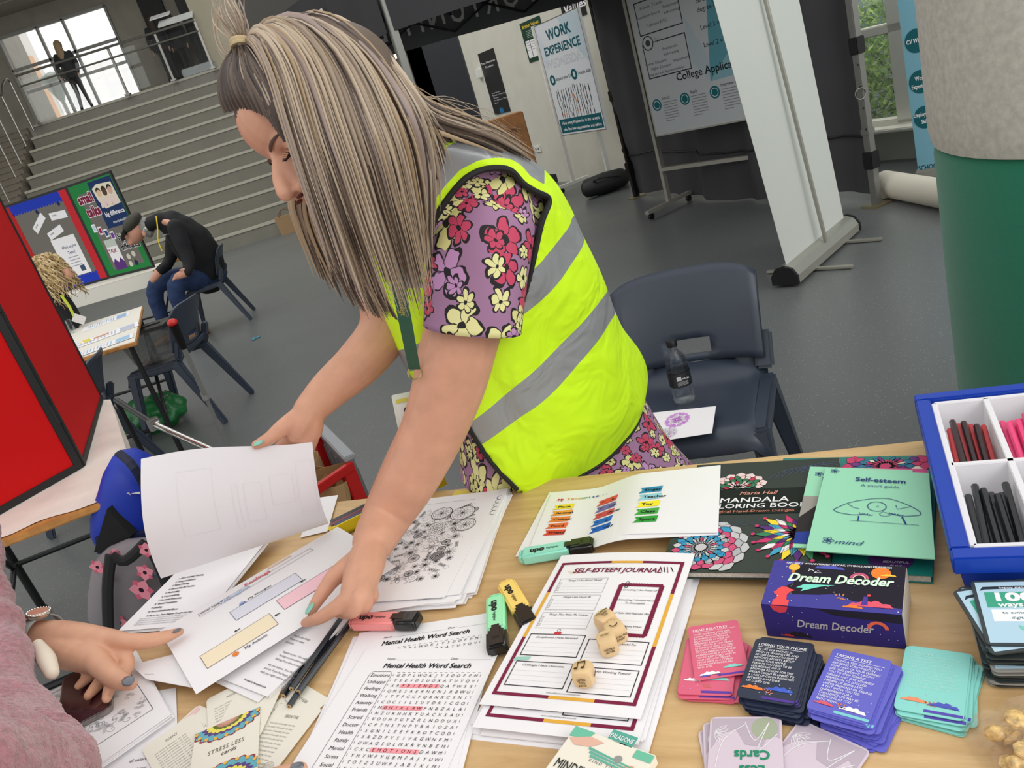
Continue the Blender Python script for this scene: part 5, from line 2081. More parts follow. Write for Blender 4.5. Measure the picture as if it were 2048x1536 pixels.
for i in range(5): P.ring(203, 30 + i * 12, 6, .8, K, a0=1.2, a1=5)
P.build('print', t)
under(off(SFl, -.002, .05, .02, -.012), 8, 'sheet lower in the pile under the flower colouring page', 'sheets beneath the colouring page', .0016, .06, 4, .012)
SF4 = off(SFl, -.004, .13, .0, -.018)
t = sheet(SF4, 'sheet with a small round logo showing below the flower colouring page', None, 'worksheet')
P = Print(SF4, 210, 297)
P.circle(178, 284, 5, (60, 60, 64))
P.text(140, 286, 'visit website.com', 4, (120, 120, 124))
P.build('print', t)

# ---- pencil box, black pencils
PB = MB()


def pencil(p, q, col, label, group, r=.0037, tip=None, name='pencil', endcol=(206, 170, 120), prt=None):
    p, q = V(p), V(q)
    t = thing(name, label, 'pencil', (p + q) / 2, group)
    m = MB()
    m.cyl(p, q, r, n=6)
    m.build('shaft', M('pencil_%d_%d_%d' % tuple(col), col, .3), t)
    d = (q - p).normalized()
    m = MB()
    m.cyl(p - d * .0004, p + d * .0002, r * .86, n=10)
    m.build('end_disc', M('pencil_wood', endcol, .6), t)
    m = MB()
    m.cyl(p - d * .0008, p + d * .0002, r * .34, n=8)
    m.build('lead', M('lead', (60, 56, 56), .5), t)
    if tip:
        m = MB()
        m.cyl(q, q + d * .02, r * .95, .0006, n=8)
        m.build('tip', M('pencil_wood'), t)
    if prt:
        a, b = basis(d)
        n_ = b if b.z > 0 else -b
        s_ = d.cross(n_)
        o_ = p + d * .02 + n_ * r * .9 + s_ * .002
        P = Print(quadS(o_ + d * .0, o_ + d * .07, o_ + d * .07 - s_ * .004, o_ - s_ * .004), 70, 4, .0002)
        P.text(4, 3.2, prt, 4, (190, 180, 120), .01)
        P.build('print', t)
    return t


BLKP = (26, 32, 40)
pe = [((597, 1384), (735, 1200), .7295), ((578, 1413), (700, 1225), .726), ((583, 1378), (715, 1190), .7325), ((567, 1392), (690, 1200), .726)]
for k, (a, b, z) in enumerate(pe):
    p = Z(a[0], a[1], z)
    q = Z(b[0], b[1], z)
    q = p + (q - p).normalized() * .175
    pencil(p, q, BLKP, ['black pencil with gold lettering, rightmost of the four by the word search', 'black pencil reaching furthest forward below the other three', 'black pencil lying on top in the middle of the four', 'black pencil at the left of the four, beside the text sheet'][k], 'black pencils beside the word search', .0042, prt='HB  GRAPHITE' if k == 0 else None)

# yellow card wallet of coloured pencils behind the left hand
y0, y1 = Z(690, 1070, .722), Z(862, 985, .722)
dY = (y1 - y0).normalized()
nY = V((-dY.y, dY.x, 0))
t = thing('pencil_wallet', 'yellow card wallet of coloured pencils behind the forearm', 'pencil case', (y0 + y1) / 2)
YEL = M('bright_yellow_card', (232, 206, 34), .35)
m = MB()
pw = y0 - dY * .02
m.prism([pw, pw + dY * .235, pw + dY * .235 + nY * .055, pw + nY * .055], V((0, 0, .004)))
m.prism([pw, pw + dY * .235, pw + dY * .235 + nY * .003, pw + nY * .003], V((0, 0, .024)))
m.build('wallet', YEL, t)
m = MB()
e_ = pw + dY * .19
m.prism([e_, e_ + dY * .045, e_ + dY * .045 + nY * .055, e_ + nY * .055], V((0, 0, .026)))
m.build('end_flap', YEL, t)
for k, cc in enumerate(((200, 80, 40), (226, 120, 50), (40, 90, 130), (30, 70, 110), (230, 210, 90), (120, 40, 60), (90, 30, 50), (40, 40, 46))):
    p = pw + nY * (.008 + .0062 * k) + dY * (.012 - .003 * (k % 3)) + V((0, 0, .0085 + .0045 * (k % 2)))
    pencil(p, p + dY * .17, cc, ['orange red', 'orange', 'blue', 'dark blue', 'pale yellow', 'maroon', 'dark plum', 'black'][k] + ' pencil in the yellow card wallet behind the forearm', 'coloured pencils in the yellow wallet', .0034)
f = quadS(Z(640, 995, .7235), Z(676, 990, .724), Z(655, 1062, .7235), Z(600, 1075, .7235))
fit(slab('paper_sheet', f, .0006, PAPER, None), 'corner of a white sheet beside the lifted page at the far desk edge', 'paper')
m = MB()
p = Z(900, 1000, .7215)
m.prism([p, p + TU * .06, p + TU * .06 + V((0, 0, 0)) - TV * .03, p - TV * .03], V((0, 0, .002)))
one('sticky_note_pad', m, YEL, 'yellow paper tab showing behind the flower colouring pile', 'note')

# ---- blue tray of sorted pencils
zt_ = .795
ptl = Z(1827, 789, zt_)
ptr = Z(2048, 765, zt_)
pbl = Z(1889, 1118, zt_)
ax_ = (ptr - ptl).normalized()
ay_ = V((ax_.y, -ax_.x, 0))
LT, WT = (pbl - ptl).dot(ay_), .312
tray = thing('pencil_tray', 'blue plastic tray with white divided insert for pencils', 'tray', ptl + ax_ * WT / 2 + ay_ * LT / 2)
BLU = M('tray_blue', (16, 60, 168), .35)
WIN = M('insert_white', (226, 224, 228), .4)


def tp(a, b, z): return V((ptl.x, ptl.y, 0)) + ax_ * a + ay_ * b + V((0, 0, z))


def ringbox(m, a0, b0, a1, b1, z0, z1, th, taper=0):
    for (p, q, r_, s_) in ((a0, b0, a1, b0 + th), (a0, b1 - th, a1, b1), (a0, b0 + th, a0 + th, b1 - th), (a1 - th, b0 + th, a1, b1 - th)):
        ca, cb = (a0 + a1) / 2, (b0 + b1) / 2
        def tap(a, b, z):
            f_ = 1 - taper * (z1 - z) / (z1 - z0)
            return tp(ca + (a - ca) * f_, cb + (b - cb) * f_, z)
        m.add([tap(p, q, z0), tap(r_, q, z0), tap(r_, s_, z0), tap(p, s_, z0), tap(p, q, z1), tap(r_, q, z1), tap(r_, s_, z1), tap(p, s_, z1)],
              [(3, 2, 1, 0), (4, 5, 6, 7), (0, 1, 5, 4), (1, 2, 6, 5), (2, 3, 7, 6), (3, 0, 4, 7)])


m = MB()
ringbox(m, 0, 0, WT, LT, zt_ - .022, zt_, .02)
ringbox(m, .006, .006, WT - .006, LT - .006, .728, zt_ - .02, .008, .05)
m.add([tp(.02, .02, .728), tp(WT - .02, .02, .728), tp(WT - .02, LT - .02, .728), tp(.02, LT - .02, .728), tp(.02, .02, .732), tp(WT - .02, .02, .732), tp(WT - .02, LT - .02, .732), tp(.02, LT - .02, .732)],
      [(3, 2, 1, 0), (4, 5, 6, 7), (0, 1, 5, 4), (1, 2, 6, 5), (2, 3, 7, 6), (3, 0, 4, 7)])
m.build('tray_body', BLU, tray, bevel=.003)
zi = zt_ - .004
m = MB()
i0, i1, j0, j1 = .024, WT - .024, .028, LT - .028
ncx, ncy = 4, 2
cw, ch = (i1 - i0) / ncx, (j1 - j0) / ncy
zf = zi - .045
for a in range(ncx + 1):
    m.add([tp(i0 + a * cw - .004, j0, zi), tp(i0 + a * cw + .004, j0, zi), tp(i0 + a * cw + .004, j1, zi), tp(i0 + a * cw - .004, j1, zi), tp(i0 + a * cw - .006, j0, zf), tp(i0 + a * cw + .006, j0, zf), tp(i0 + a * cw + .006, j1, zf), tp(i0 + a * cw - .006, j1, zf)],
          [(0, 1, 2, 3), (4, 7, 6, 5), (0, 4, 5, 1), (1, 5, 6, 2), (2, 6, 7, 3), (3, 7, 4, 0)])
for b in range(ncy + 1):
    y = j0 + b * ch
    m.add([tp(i0, y - .004, zi), tp(i1, y - .004, zi), tp(i1, y + .004, zi), tp(i0, y + .004, zi), tp(i0, y - .009, zf), tp(i1, y - .009, zf), tp(i1, y + .009, zf), tp(i0, y + .009, zf)],
          [(0, 1, 2, 3), (4, 7, 6, 5), (0, 4, 5, 1), (1, 5, 6, 2), (2, 6, 7, 3), (3, 7, 4, 0)])
m.add([tp(i0, j0, zf - .002), tp(i1, j0, zf - .002), tp(i1, j1, zf - .002), tp(i0, j1, zf - .002), tp(i0, j0, zf), tp(i1, j0, zf), tp(i1, j1, zf), tp(i0, j1, zf)], [(3, 2, 1, 0), (4, 5, 6, 7), (0, 1, 5, 4), (1, 2, 6, 5), (2, 3, 7, 6), (3, 0, 4, 7)])
m.build('insert', WIN, tray, bevel=.0015)
rd = random.Random(9)
cols = {(0, 0): ((188, 36, 44), (44, 20, 24), 7, 'red'), (1, 0): ((222, 60, 116), (60, 24, 34), 8, 'pink'), (2, 0): ((196, 40, 96), (60, 20, 34), 7, 'magenta'),
        (0, 1): ((34, 38, 44), (26, 28, 32), 8, 'black'), (1, 1): ((56, 36, 32), (40, 26, 24), 8, 'brown')}
for (a, b), (c1, c2, n_, nm) in cols.items():
    x0, x1_ = i0 + a * cw + .010, i0 + (a + 1) * cw - .010
    ybot = j0 + (b + 1) * ch - .013
    L_ = ch - .028
    for k in range(n_):
        lay = k % 2
        x = x0 + (x1_ - x0) * (k + .5) / n_
        ln = L_ * rd.uniform(.66, .84)
        p = tp(x + rd.uniform(-.002, .002), ybot - ln, zf + .013 + .0075 * lay + .014)
        q = tp(x + rd.uniform(-.002, .002), ybot, zf + .0048 + .0075 * lay)
        pencil(p, q, c1 if k % 2 == 0 or n_ > 7 and a == 1 and b == 0 else c2, '%s pencil in the %s compartment of the blue tray' % (nm, nm), '%s pencils in the blue tray' % nm, .0043, endcol=c2 if k % 3 else (206, 170, 120))

# ---- plastic bag with dried snack in the near right corner
pb = Z(2066, 1490, .75)
t = thing('plastic_packet', 'clear crinkled plastic packet holding golden wood shapes', 'packet', (pb.x, pb.y, .7205))
m = MB()
for k in range(60):
    a, b = rd.uniform(-.020, .05), rd.uniform(-.055, .034)
    m.ell((pb.x + a, pb.y + b, .727 + rd.uniform(0, .022)), (rd.uniform(.006, .011), rd.uniform(.006, .012), rd.uniform(.004, .008)), Matrix.Rotation(rd.uniform(0, 3), 3, 'Z'), 7, 5)
fit(m.build('contents', M('golden_bits', (222, 180, 116), .6, noise_amt=.2, noise_scale=200), t, smooth=True), kind='stuff')
m = MB()
NN = 26
vs = []
for j in range(NN + 1):
    for i in range(NN + 1):
        u, v = i / NN, j / NN
        x, y = pb.x - .036 + .10 * u, pb.y + .062 - .13 * v
        hgt = .034 * (math.sin(PI * min(max(u, 0), 1)) ** .5) * (math.sin(PI * v) ** .4 if 0 < v < 1 else 0)
        z = .7225 + hgt + .011 * noise.noise((u * 9, v * 14, 0)) * (hgt > .01)
        vs.append(V((x + .006 * noise.noise((u * 5, v * 5, 3)), y + .006 * noise.noise((u * 5, v * 5, 7)), z)))
m.add(vs, [(j * (NN + 1) + i, j * (NN + 1) + i + 1, (j + 1) * (NN + 1) + i + 1, (j + 1) * (NN + 1) + i) for j in range(NN) for i in range(NN)])
m.build('film', M('clear_film', (244, 244, 242), .06, trans=.9, alpha=.30, coat=1), t, smooth=False)
# ================================================================ LEFT PART OF THE DESK: OPENED SHEETS
def ang2(a, b, z=.735):
    d = Z(b[0], b[1], z) - Z(a[0], a[1], z)
    return math.degrees(math.atan2(d.y, d.x))


# left text sheets, reaching over the desk edge
p = Z(236, 1262, .738)
SLt = cornS('bl', p, ang2((240, 1262), (365, 1252)), .175, .26, lambda u, v: V((0, 0, .012 * (1 - v) * u + .006 * math.sin(PI * u) * (1 - v))))
t = sheet(SLt, 'text sheet listing numbered lines, left of the thoughts worksheet', None, 'text_sheet', nu=12, nv=8)
P = Print(SLt, 175, 260, .0006)
for i, s_ in enumerate(('1. All or Nothing Thinking', '2. Overgeneralization', '3. Mental Filtering', '4. Discounting the Positive', '5. Mindreading', '6. Catastrophizing', '7. Emotional Reasoning', '8. "Should" Statements', '9. Labelling', '10. Personalization and Blame')):
    P.text(30, 128 + i * 10, s_, 5.6, (50, 50, 54), .03)
P.text(36, 229, '10 Tips to Turn These Negative Thoughts into Positive Actions!', 4.8, (50, 50, 54), .03)
for i in range(4): P.text(26, 235 + i * 5, 'Now take the time to notice your automatic thoughts and how they make you feel each day', 4.2, (110, 110, 114), .0)
P.build('print', t)
under(lambda u, v: SLt(u, v) - V((0, 0, .001)), 3, 'white sheet directly beneath the numbered text sheet', 'sheets under the text sheet', .0014, .012, 3, .003, nu=8, nv=6)

# thoughts feelings actions worksheet
pBL = Z(392, 1388, .744)
aT = ang2((504, 1319), (611, 1248), .744) - 2
STF = cornS('bl', pBL, aT, .335, .235, lambda u, v: V((0, 0, .006 * math.sin(PI * v) + .010 * max(0, .25 - u) * 4 * v * 0)))
lowS = cornS('br', Z(534, 1393, .732), ang2((534, 1393), (712, 1226), .732) - 90, .225, .31)
t = sheet(lowS, 'text sheet lying under the thoughts worksheet with lines at its right', None, 'text_sheet')
P = Print(lowS, 210, 297)
for px, py, ls in ((585, 1272, ("They're the things", 'There are many', 'situation')), (565, 1305, ('happen to you. You might feel', 'feelings are uncomfortable', 'feelings from time to time')), (535, 1330, ('way you behave. Your thoughts and', 'and act. If you feel happy, you are likely', 'reply you might want to act mean.'))):
    x, y = px2(lowS, px, py, 210, 297)
    for i, s_ in enumerate(ls): P.text(x, y + i * 7, s_, 5.2, (96, 96, 100), .0, a=0)
x, y = px2(lowS, 487, 1360, 210, 297)
P.text(x, y, 'Provided by therapistaid.com', 4.2, (90, 90, 94), .02)
P.build('print', t)
under(lowS, 7, 'white sheet in the pile beneath the thoughts worksheet', 'sheets beneath the thoughts worksheet', .0014, .05, 12, .008)
t = sheet(STF, 'thoughts feelings actions worksheet with lilac, pink and cream boxes', None, 'worksheet', nu=16, nv=16)
P = Print(STF, 335, 225, .0006)


def at2(px, py): return px2(STF, px, py, 335, 225)


GB_ = (90, 120, 190)
x, y = at2(439, 1214)
P.text(x, y, 'Thoughts', 15, (120, 160, 214), .03, k=3)
P.text(x, y, 'Thoughts', 15, (206, 222, 240), .0, k=4)
x2, y2 = at2(492, 1176)
P.text(x2, y2, 'Feelings', 15, (222, 90, 96), .03, k=3)
x3, y3 = at2(536, 1142)
P.text(x3, y3, 'Actions', 15, (228, 176, 120), .03, k=3)
P.text(x3, y3, 'Actions', 15, (246, 226, 206), .0, k=4)


def boxpx(a, b, h_, col):
    x0, y0 = at2(*a)
    x1_, y1_ = at2(*b)
    wd = math.hypot(x1_ - x0, y1_ - y0)
    yy = (y0 + y1_) / 2
    if col: P.rect(x0, yy, wd, h_, col, 1, 6, 2)
    P.frame(x0, yy, wd, h_, .7, (70, 70, 80), 2)
    return x0, yy, wd


x, y, _ = boxpx((405, 1242), (606, 1094), 14, None)
P.text(x + 3, y + 7, 'What happened?', 7.5, K, .01)
x, y, _ = boxpx((466, 1236), (586, 1149), 36, (220, 220, 232))
P.text(x + 34, y - 4, 'My Thoughts', 8, K, .01)
P.ring(x + 24, y - 5, 4, 1.2, GB_, 3)
P.rect(x + 18, y - 5, 12, 4, (120, 150, 210), 3)
x, y, _ = boxpx((561, 1214), (700, 1110), 36, (244, 200, 210))
x, y, _ = boxpx((403, 1320), (541, 1232), 38, (240, 226, 196))
P.text(x + 56, y + 48, 'My Actions', 8, K, .01)
P.circle(x + 42, y + 45, 5, (226, 130, 60), 3)
for px, py in ((476, 1268), (608, 1169), (556, 1235)):
    x, y = at2(px, py)
    P.poly([(x - 4, y), (x, y - 3), (x, y - 1), (x + 6, y - 1), (x + 6, y + 1), (x, y + 1), (x, y + 3)], BLACK, 3)
P.build('print', t)
# folded bottom-left corner of an under sheet
f = quadS(Z(262, 1330, .742), Z(420, 1290, .741), Z(400, 1378, .741), Z(292, 1358, .741))
t = sheet(f, 'white sheet corner sticking out left below the thoughts worksheet', None, 'paper_sheet')
P = Print(f, 100, 60)
P.rect(6, 40, 30, .8, (120, 120, 126))
P.build('print', t)

# page being lifted by the right hand
a0, b0 = Z(322, 1157, .80), Z(657, 1047, .755)
a1, b1 = A(1.19, 282, 918), A(1.22, 622, 878)
SLp = quadS(a1, b1, b0, a0, lambda u, v: V((.0, -.03, .004)) * math.sin(PI * v) + V((0, 0, -.006)) * math.sin(PI * v) * u + V((0, .0, .006 * math.sin(PI * 1.6 * u) * (1 - v))))
t = thing('lifted_page', 'blank back of a white page lifted upright by the right hand', 'paper', SLp(.5, .9))
slab('page', SLp, .0005, M('paper_back', (232, 230, 234), .75), t, 20, 16, True)
P = Print(SLp, 297, 210, .0006)
for x, y, w_, h_ in ((60, 30, 60, 110), (150, 60, 10, 90), (170, 60, 30, 80), (215, 50, 40, 60), (262, 30, 30, 120)):
    P.frame(x, y, w_, h_, .6, (226, 223, 227), n=6)
P.build('print', t)

# ---- stress less cards and the cream cards around them
ang_s = ang2((392, 1463), (521, 1408), .728)
wS = (Z(521, 1408, .729) - Z(392, 1463, .729)).length
SS = cornS('tl', Z(392, 1463, .729), ang_s, wS, .15)
CREAM = M('card_cream', (232, 228, 214), .6)
for k, (px, py, dg, z, lb, tx) in enumerate(((560, 1440, -58, .7222, 'cream card with grey capitals right of the stress less card', 'MY FEAR'), (548, 1480, -40, .7231, 'cream card lowest at the right of the stress less card', 'BREATHE'), (398, 1470, 40, .7240, 'cream card with rose edge left of the stress less card', 'RELAX'), (360, 1500, 24, .7249, 'cream card partly covered at the lower left of the stress less card', 'SCENT'), (470, 1420, 8, .7258, 'cream card with text peeking above the stress less card', 'MOOD'), (500, 1415, -20, .7267, 'plain cream card corner tucked under the text sheets', ''))):
    f = cornS('c', Z(px, py, z), ang_s + dg, .075, .115)
    t = thing('stress_card', lb, 'card', f(.5, .5))
    slab('card', f, .0007, CREAM, t, outline=rr_outline(75, 115, 7))
    P = Print(f, 75, 115)
    if k == 2: P.poly([(4, 4), (71, 4), (71, 12), (4, 16)], (236, 196, 196), 1)
    if tx:
        P.text(37, 22, tx, 7, (130, 130, 124), .0, al='C', sx=.8)
        for i in range(12): P.text(10, 34 + i * 6, 'the scent of lavender can ease', 4.2, (150, 150, 146), .0, sx=.85)
    for i in range(5): P.ring(60, 100 - i, 4 + i, .6, (180, 178, 172), a0=2, a1=6)
    P.build('print', t)
t = thing('stress_card', 'cream stress less card with blue, purple and yellow mandala art on top', 'card', SS(.5, .5))
slab('card', SS, .0012, CREAM, t, outline=rr_outline(94, 150, 5))
P = Print(SS, 94, 150)
MC_ = [(110, 180, 190), (232, 176, 70), (96, 70, 130), (228, 220, 90), (150, 60, 60), (90, 110, 50)]


def half(x, y, R, sgn, y0, y1):
    clip = lambda a, b: -1 <= a <= 95 and y0 <= b <= y1
    for j, (r1, c) in enumerate(((1, (150, 60, 60)), (.94, (104, 176, 190)), (.7, (96, 70, 130)), (.58, (232, 224, 100)), (.42, (100, 110, 50)), (.32, (190, 140, 120)), (.2, (206, 160, 140)))):
        n_ = 10
        pts = []
        for i in range(n_ * 6 + 1):
            a = PI * i / (n_ * 6)
            r = R * r1 * (1 + .13 * abs(math.sin(a * n_ / 1.0)) - .06)
            pts.append((x + r * math.cos(a), y + sgn * r * math.sin(a) * .62))
        pts = [(min(max(p_[0], 0), 94), p_[1]) for p_ in pts]
        P.poly(pts, c, 1 + j)
    for i in range(9):
        a = PI * (i + .5) / 9
        xx, yy = x + R * .84 * math.cos(a), y + sgn * R * .52 * math.sin(a)
        if 0 < xx < 94: P.petal(xx, yy, a * sgn, 6, 3, (240, 180, 70), 9)


half(47, 6, 50, 1, 0, 60)
P.text(48, 60, 'STRESS LESS', 10.5, (110, 104, 92), -.006, .05, 'C', sx=.8, space=1.15)
P.text(52, 70, 'cards', 10, (60, 56, 50), -.004, .3, 'C')
half(50, 118, 52, -1, 70, 118)
P.build('print', t)

# ---- smartphone on a pile of wave colouring pages at the left
SC = quadS(Z(40, 1412, .7335), Z(264, 1302, .7335), Z(342, 1428, .7335), Z(150, 1562, .7335))
t = sheet(SC, 'wave pattern colouring page under the smartphone at the near left', None, 'colouring_page')
P = Print(SC, 210, 240)
P.rect(186, 10, 1, 190, K, 2)
P.rect(10, 10, 176, .8, K, 2)
P.rect(10, 200, 176, .8, K, 2)
rd = random.Random(31)
for i in range(60):
    x, y = rd.uniform(15, 180), rd.uniform(20, 195)
    r = rd.uniform(4, 13)
    a = rd.uniform(0, 6)
    P.line([(x + r * q / 16 * math.cos(a + q * .42), y + r * q / 16 * math.sin(a + q * .42) * .8) for q in range(17)], .5, (60, 60, 64), 2)
    for q in range(4):
        rr_ = r + 2 + q * 2
        P.line([(x + rr_ * math.cos(a + u * .25), y + rr_ * math.sin(a + u * .25) * .8) for u in range(8)], .4, (90, 90, 94), 2)
P.build('print', t)
under(SC, 6, 'white sheet in the pile beneath the wave colouring page', 'sheets beneath the wave page', .0016, .03, 14, .006)
f = quadS(Z(215, 1400, .7225), Z(352, 1375, .7225), Z(357, 1540, .7225), Z(190, 1570, .7225))
t = sheet(f, 'white sheet flat on the desk right of the wave page pile', None, 'text_sheet')
P = Print(f, 100, 130)
P.text(40, 108, 'of coloring', 6, (80, 80, 84), .01, .2)
P.text(44, 120, 'and your', 5, (120, 120, 124), .01, .2)
P.build('print', t)
aP = ang2((125, 1462), (220, 1413), .742)
SPh = cornS('br', Z(222, 1414, .743), aP, .078, .155)
ph = thing('smartphone', 'smartphone with a dark wine red screen lying by the pointing hand', 'phone', SPh(.5, .5))
m = MB()
m.prism([SPh(u, v) - V((0, 0, .009)) for u, v in rr_outline(78, 155, 9, 5)], V((0, 0, .009)))
m.build('case', M('phone_steel', (150, 142, 140), .25, .8), ph, bevel=.0012)
slab('screen', lambda u, v: SPh(.04 + .92 * u, .02 + .96 * v) + V((0, 0, .0006)), .0005, M('phone_screen', (58, 18, 28), .12, coat=.5), ph, outline=rr_outline(78, 155, 7, 5))
m = MB()
for k in range(2): m.box(SPh(1, .35 + k * .1) - V((0, 0, .0045)), (.0015, .012, .0025), math.radians(aP))
m.build('side_button', STEEL, ph)

# ================================================================ RED DISPLAY BOARD AND ITS TABLE
RZ = .72
r0, r1_ = Z(250, 985, RZ), Z(200, 792, RZ)
gl = (Z(0, 1082, RZ) - r0).normalized()
far = (r1_ - r0).normalized()
rt_ = thing('exam_table', 'wood edged folding table under the red display board', 'table', r0 + gl * .3 + far * .4)
TWD = M('table_wood_edge', (188, 132, 70), .5, noise_amt=.12, noise_scale=25)
q = [r0, r0 + far * 1.25, r0 + far * 1.25 + gl * .62, r0 + gl * .62]
m = MB()
m.prism([p - V((0, 0, .022)) for p in q], V((0, 0, .020)))
m.build('table_top', TWD, rt_, bevel=.004)
LEGM = M('black_tube', (34, 35, 37), .4, .4)
for k, (a, b) in enumerate(((.07, .08), (.07, 1.15), (.55, .08), (.55, 1.15))):
    p = r0 + gl * a + far * b
    p.z = 0
    lean = far * (.03 if k % 2 else -.03)
    m = MB()
    m.cyl(p + lean + V((0, 0, .0)), V((p.x, p.y, RZ - .022)), .016, n=10)
    m.build('leg', LEGM, rt_, smooth=True)
    m = MB()
    m.cyl(p + lean, p + lean + V((0, 0, .03)), .02, n=10)
    m.build('leg_cap', BLKMET, rt_, smooth=True)
for a in (.07, .55):
    for b0_, b1_, z0, z1 in ((.08, 1.15, .25, .25), (.12, .6, .25, .69), (1.11, .6, .25, .69)):
        p, q_ = r0 + gl * a + far * b0_, r0 + gl * a + far * b1_
        m = MB()
        m.cyl(V((p.x, p.y, z0)), V((q_.x, q_.y, z1)), .011, n=8)
        m.build('brace', LEGM, rt_, smooth=True)
for b in (.08, 1.15):
    p, q_ = r0 + gl * .07 + far * b, r0 + gl * .55 + far * b
    m = MB()
    m.cyl(V((p.x, p.y, .25)), V((q_.x, q_.y, .25)), .011, n=8)
    m.build('cross_rail', LEGM, rt_, smooth=True)
# paper cover, torn along the near edge
CLOTH = M('pinkish_paper_cover', (232, 222, 212), .85, noise_amt=.04, noise_scale=8, bump=.6, bump_scale=90)
m = MB()
N_ = 24
vs = []
for j in range(7):
    for i in range(N_ + 1):
        u, v = i / N_, j / 6
        p = r0 + far * (-.02 + 1.3 * v) + gl * (.66 * u - .02)
        if j == 0: p = p + far * (.035 + .03 * u + .012 * math.sin(u * 23) - .035 * max(0, 1 - u * 5))
        z = RZ + .0005 + .0015 * abs(noise.noise((u * 9, v * 9, 0)))
        if i == 0: p, z = p - gl * .012 + gl * 0, RZ - .012
        vs.append(V((p.x, p.y, z)))
m.add(vs, [(j * (N_ + 1) + i, j * (N_ + 1) + i + 1, (j + 1) * (N_ + 1) + i + 1, (j + 1) * (N_ + 1) + i) for j in range(6) for i in range(N_)])
m.add([r0 - gl * .032 - V((0, 0, .012)), r0 - gl * .032 + far * 1.25 - V((0, 0, .012)), r0 - gl * .03 + far * 1.25 - V((0, 0, .06)), r0 - gl * .04 + far * .7 - V((0, 0, .05)), r0 - gl * .035 + far * .3 - V((0, 0, .075)), r0 - gl * .03 - V((0, 0, .05))], [(0, 1, 2, 3, 4, 5)])
cov = one('table_cover', m, CLOTH, 'white and pinkish paper cover on the table under the red board', 'table cover', smooth=True)
m = MB()
m.add([A(1.925, 258, 985), A(1.93, 262, 992), A(1.95, 236, 1010), A(1.96, 205, 1022), A(1.97, 150, 1038), A(1.97, 133, 1033), A(1.96, 200, 1000)], [(0, 1, 2, 3, 4, 5, 6)])
m.build('torn_flap', CLOTH, cov, solid=.001)

# board panels
b1, b0, b2 = Z(165, 935, RZ), Z(0, 1029, RZ), Z(203, 800, RZ)
dm = (b0 - b1).normalized()
db = (b2 - b1).normalized()
brd = thing('display_board', 'big red folding display board with black edges on the near left table', 'board', b1)
REDF = M('red_display_felt', (196, 18, 20), .9, bump=.1, bump_scale=500, spec=.2)
HB = 1.0


def panel(p, d, L, nm='panel', face=None):
    n_ = V((d.y, -d.x, 0))
    m = MB()
    m.prism([p + d * .02 - n_ * .006 + V((0, 0, .02)), p + d * (L - .02) - n_ * .006 + V((0, 0, .02)), p + d * (L - .02) + n_ * .006 + V((0, 0, .02)), p + d * .02 + n_ * .006 + V((0, 0, .02))], V((0, 0, HB - .04)))
    o = m.build(nm, REDF, brd)
    m = MB()
    for a, b, z0, z1 in ((0, L, .003, .022), (0, L, HB - .02, HB), (0, .022, .022, HB - .02), (L - .022, L, .022, HB - .02)):
        m.prism([p + d * a - n_ * .01 + V((0, 0, z0)), p + d * b - n_ * .01 + V((0, 0, z0)), p + d * b + n_ * .01 + V((0, 0, z0)), p + d * a + n_ * .01 + V((0, 0, z0))], V((0, 0, z1 - z0)))
    m.build('panel_edge', DARK, o)


panel(b1, dm, .62)
panel(b1, db, min((b2 - b1).length, .9))
m = MB()
for z in (.15, .5, .85): m.cyl(b1 + V((0, 0, z)), b1 + V((0, 0, z + .06)), .012, n=8)
m.build('hinge', DARK, brd)

# ================================================================ BAGS BELOW
BLB = M('blue_nylon', (18, 50, 168), .5, bump=.3, bump_scale=40)
NVB = M('navy_nylon', (22, 28, 58), .6)


def sack(name, label, cat, pts, mat, dy, seed, strap=None):
    """soft bag: outline given as (pixel, distance), inflated front to back"""
    t = thing(name, label, cat, pts[0])
    c = sum(pts, V((0, 0, 0))) / len(pts)
    m = MB()
    rings = []
    n_ = V((.25, 1, 0)).normalized()
    for k, (s_, o_) in enumerate(((.0, -1.0), (.5, -.95), (.85, -.7), (1, -.2), (1, .2), (.85, .7), (.5, .95), (.0, 1))):
        rings.append([c + (p - c) * max(s_, .02) + n_ * dy * o_ for p in pts])
    m.loft(rings)
    o = m.build('body', mat, t, smooth=True, angle=80, subsurf=1)
    return t


yb = 2.0
bb = sack('shoulder_bag', 'bright blue and black nylon bag standing behind the desk corner', 'bag', [A(yb, *q) for q in ((225, 890), (280, 905), (335, 960), (345, 1100), (300, 1110), (195, 1105), (190, 1010), (215, 960))], BLB, .09, 1)
m = MB()
m.prism([A(yb - .1, *q) for q in ((214, 1018), (262, 1072), (232, 1110), (188, 1104))], V((.01, .02, 0)))
m.build('black_panel', M('black_canvas', (14, 14, 16), .8), bb)
for z_ in (0,):
    m = MB()
    m.tube(smooth_path([A(yb - .09, 236, 905), A(yb - .11, 268, 935), A(yb - .09, 300, 1000), A(yb - .1, 320, 1090)], .012)[0], .012, 8, flat=.5)
    m.build('strap', NVB, bb)
m = MB()
m.prism([A(yb - .085, *q) for q in ((190, 1075), (340, 1060), (345, 1100), (195, 1108))], V((.01, .03, 0)))
m.build('base_panel', M('navy_canvas', (16, 26, 74), .7), bb)

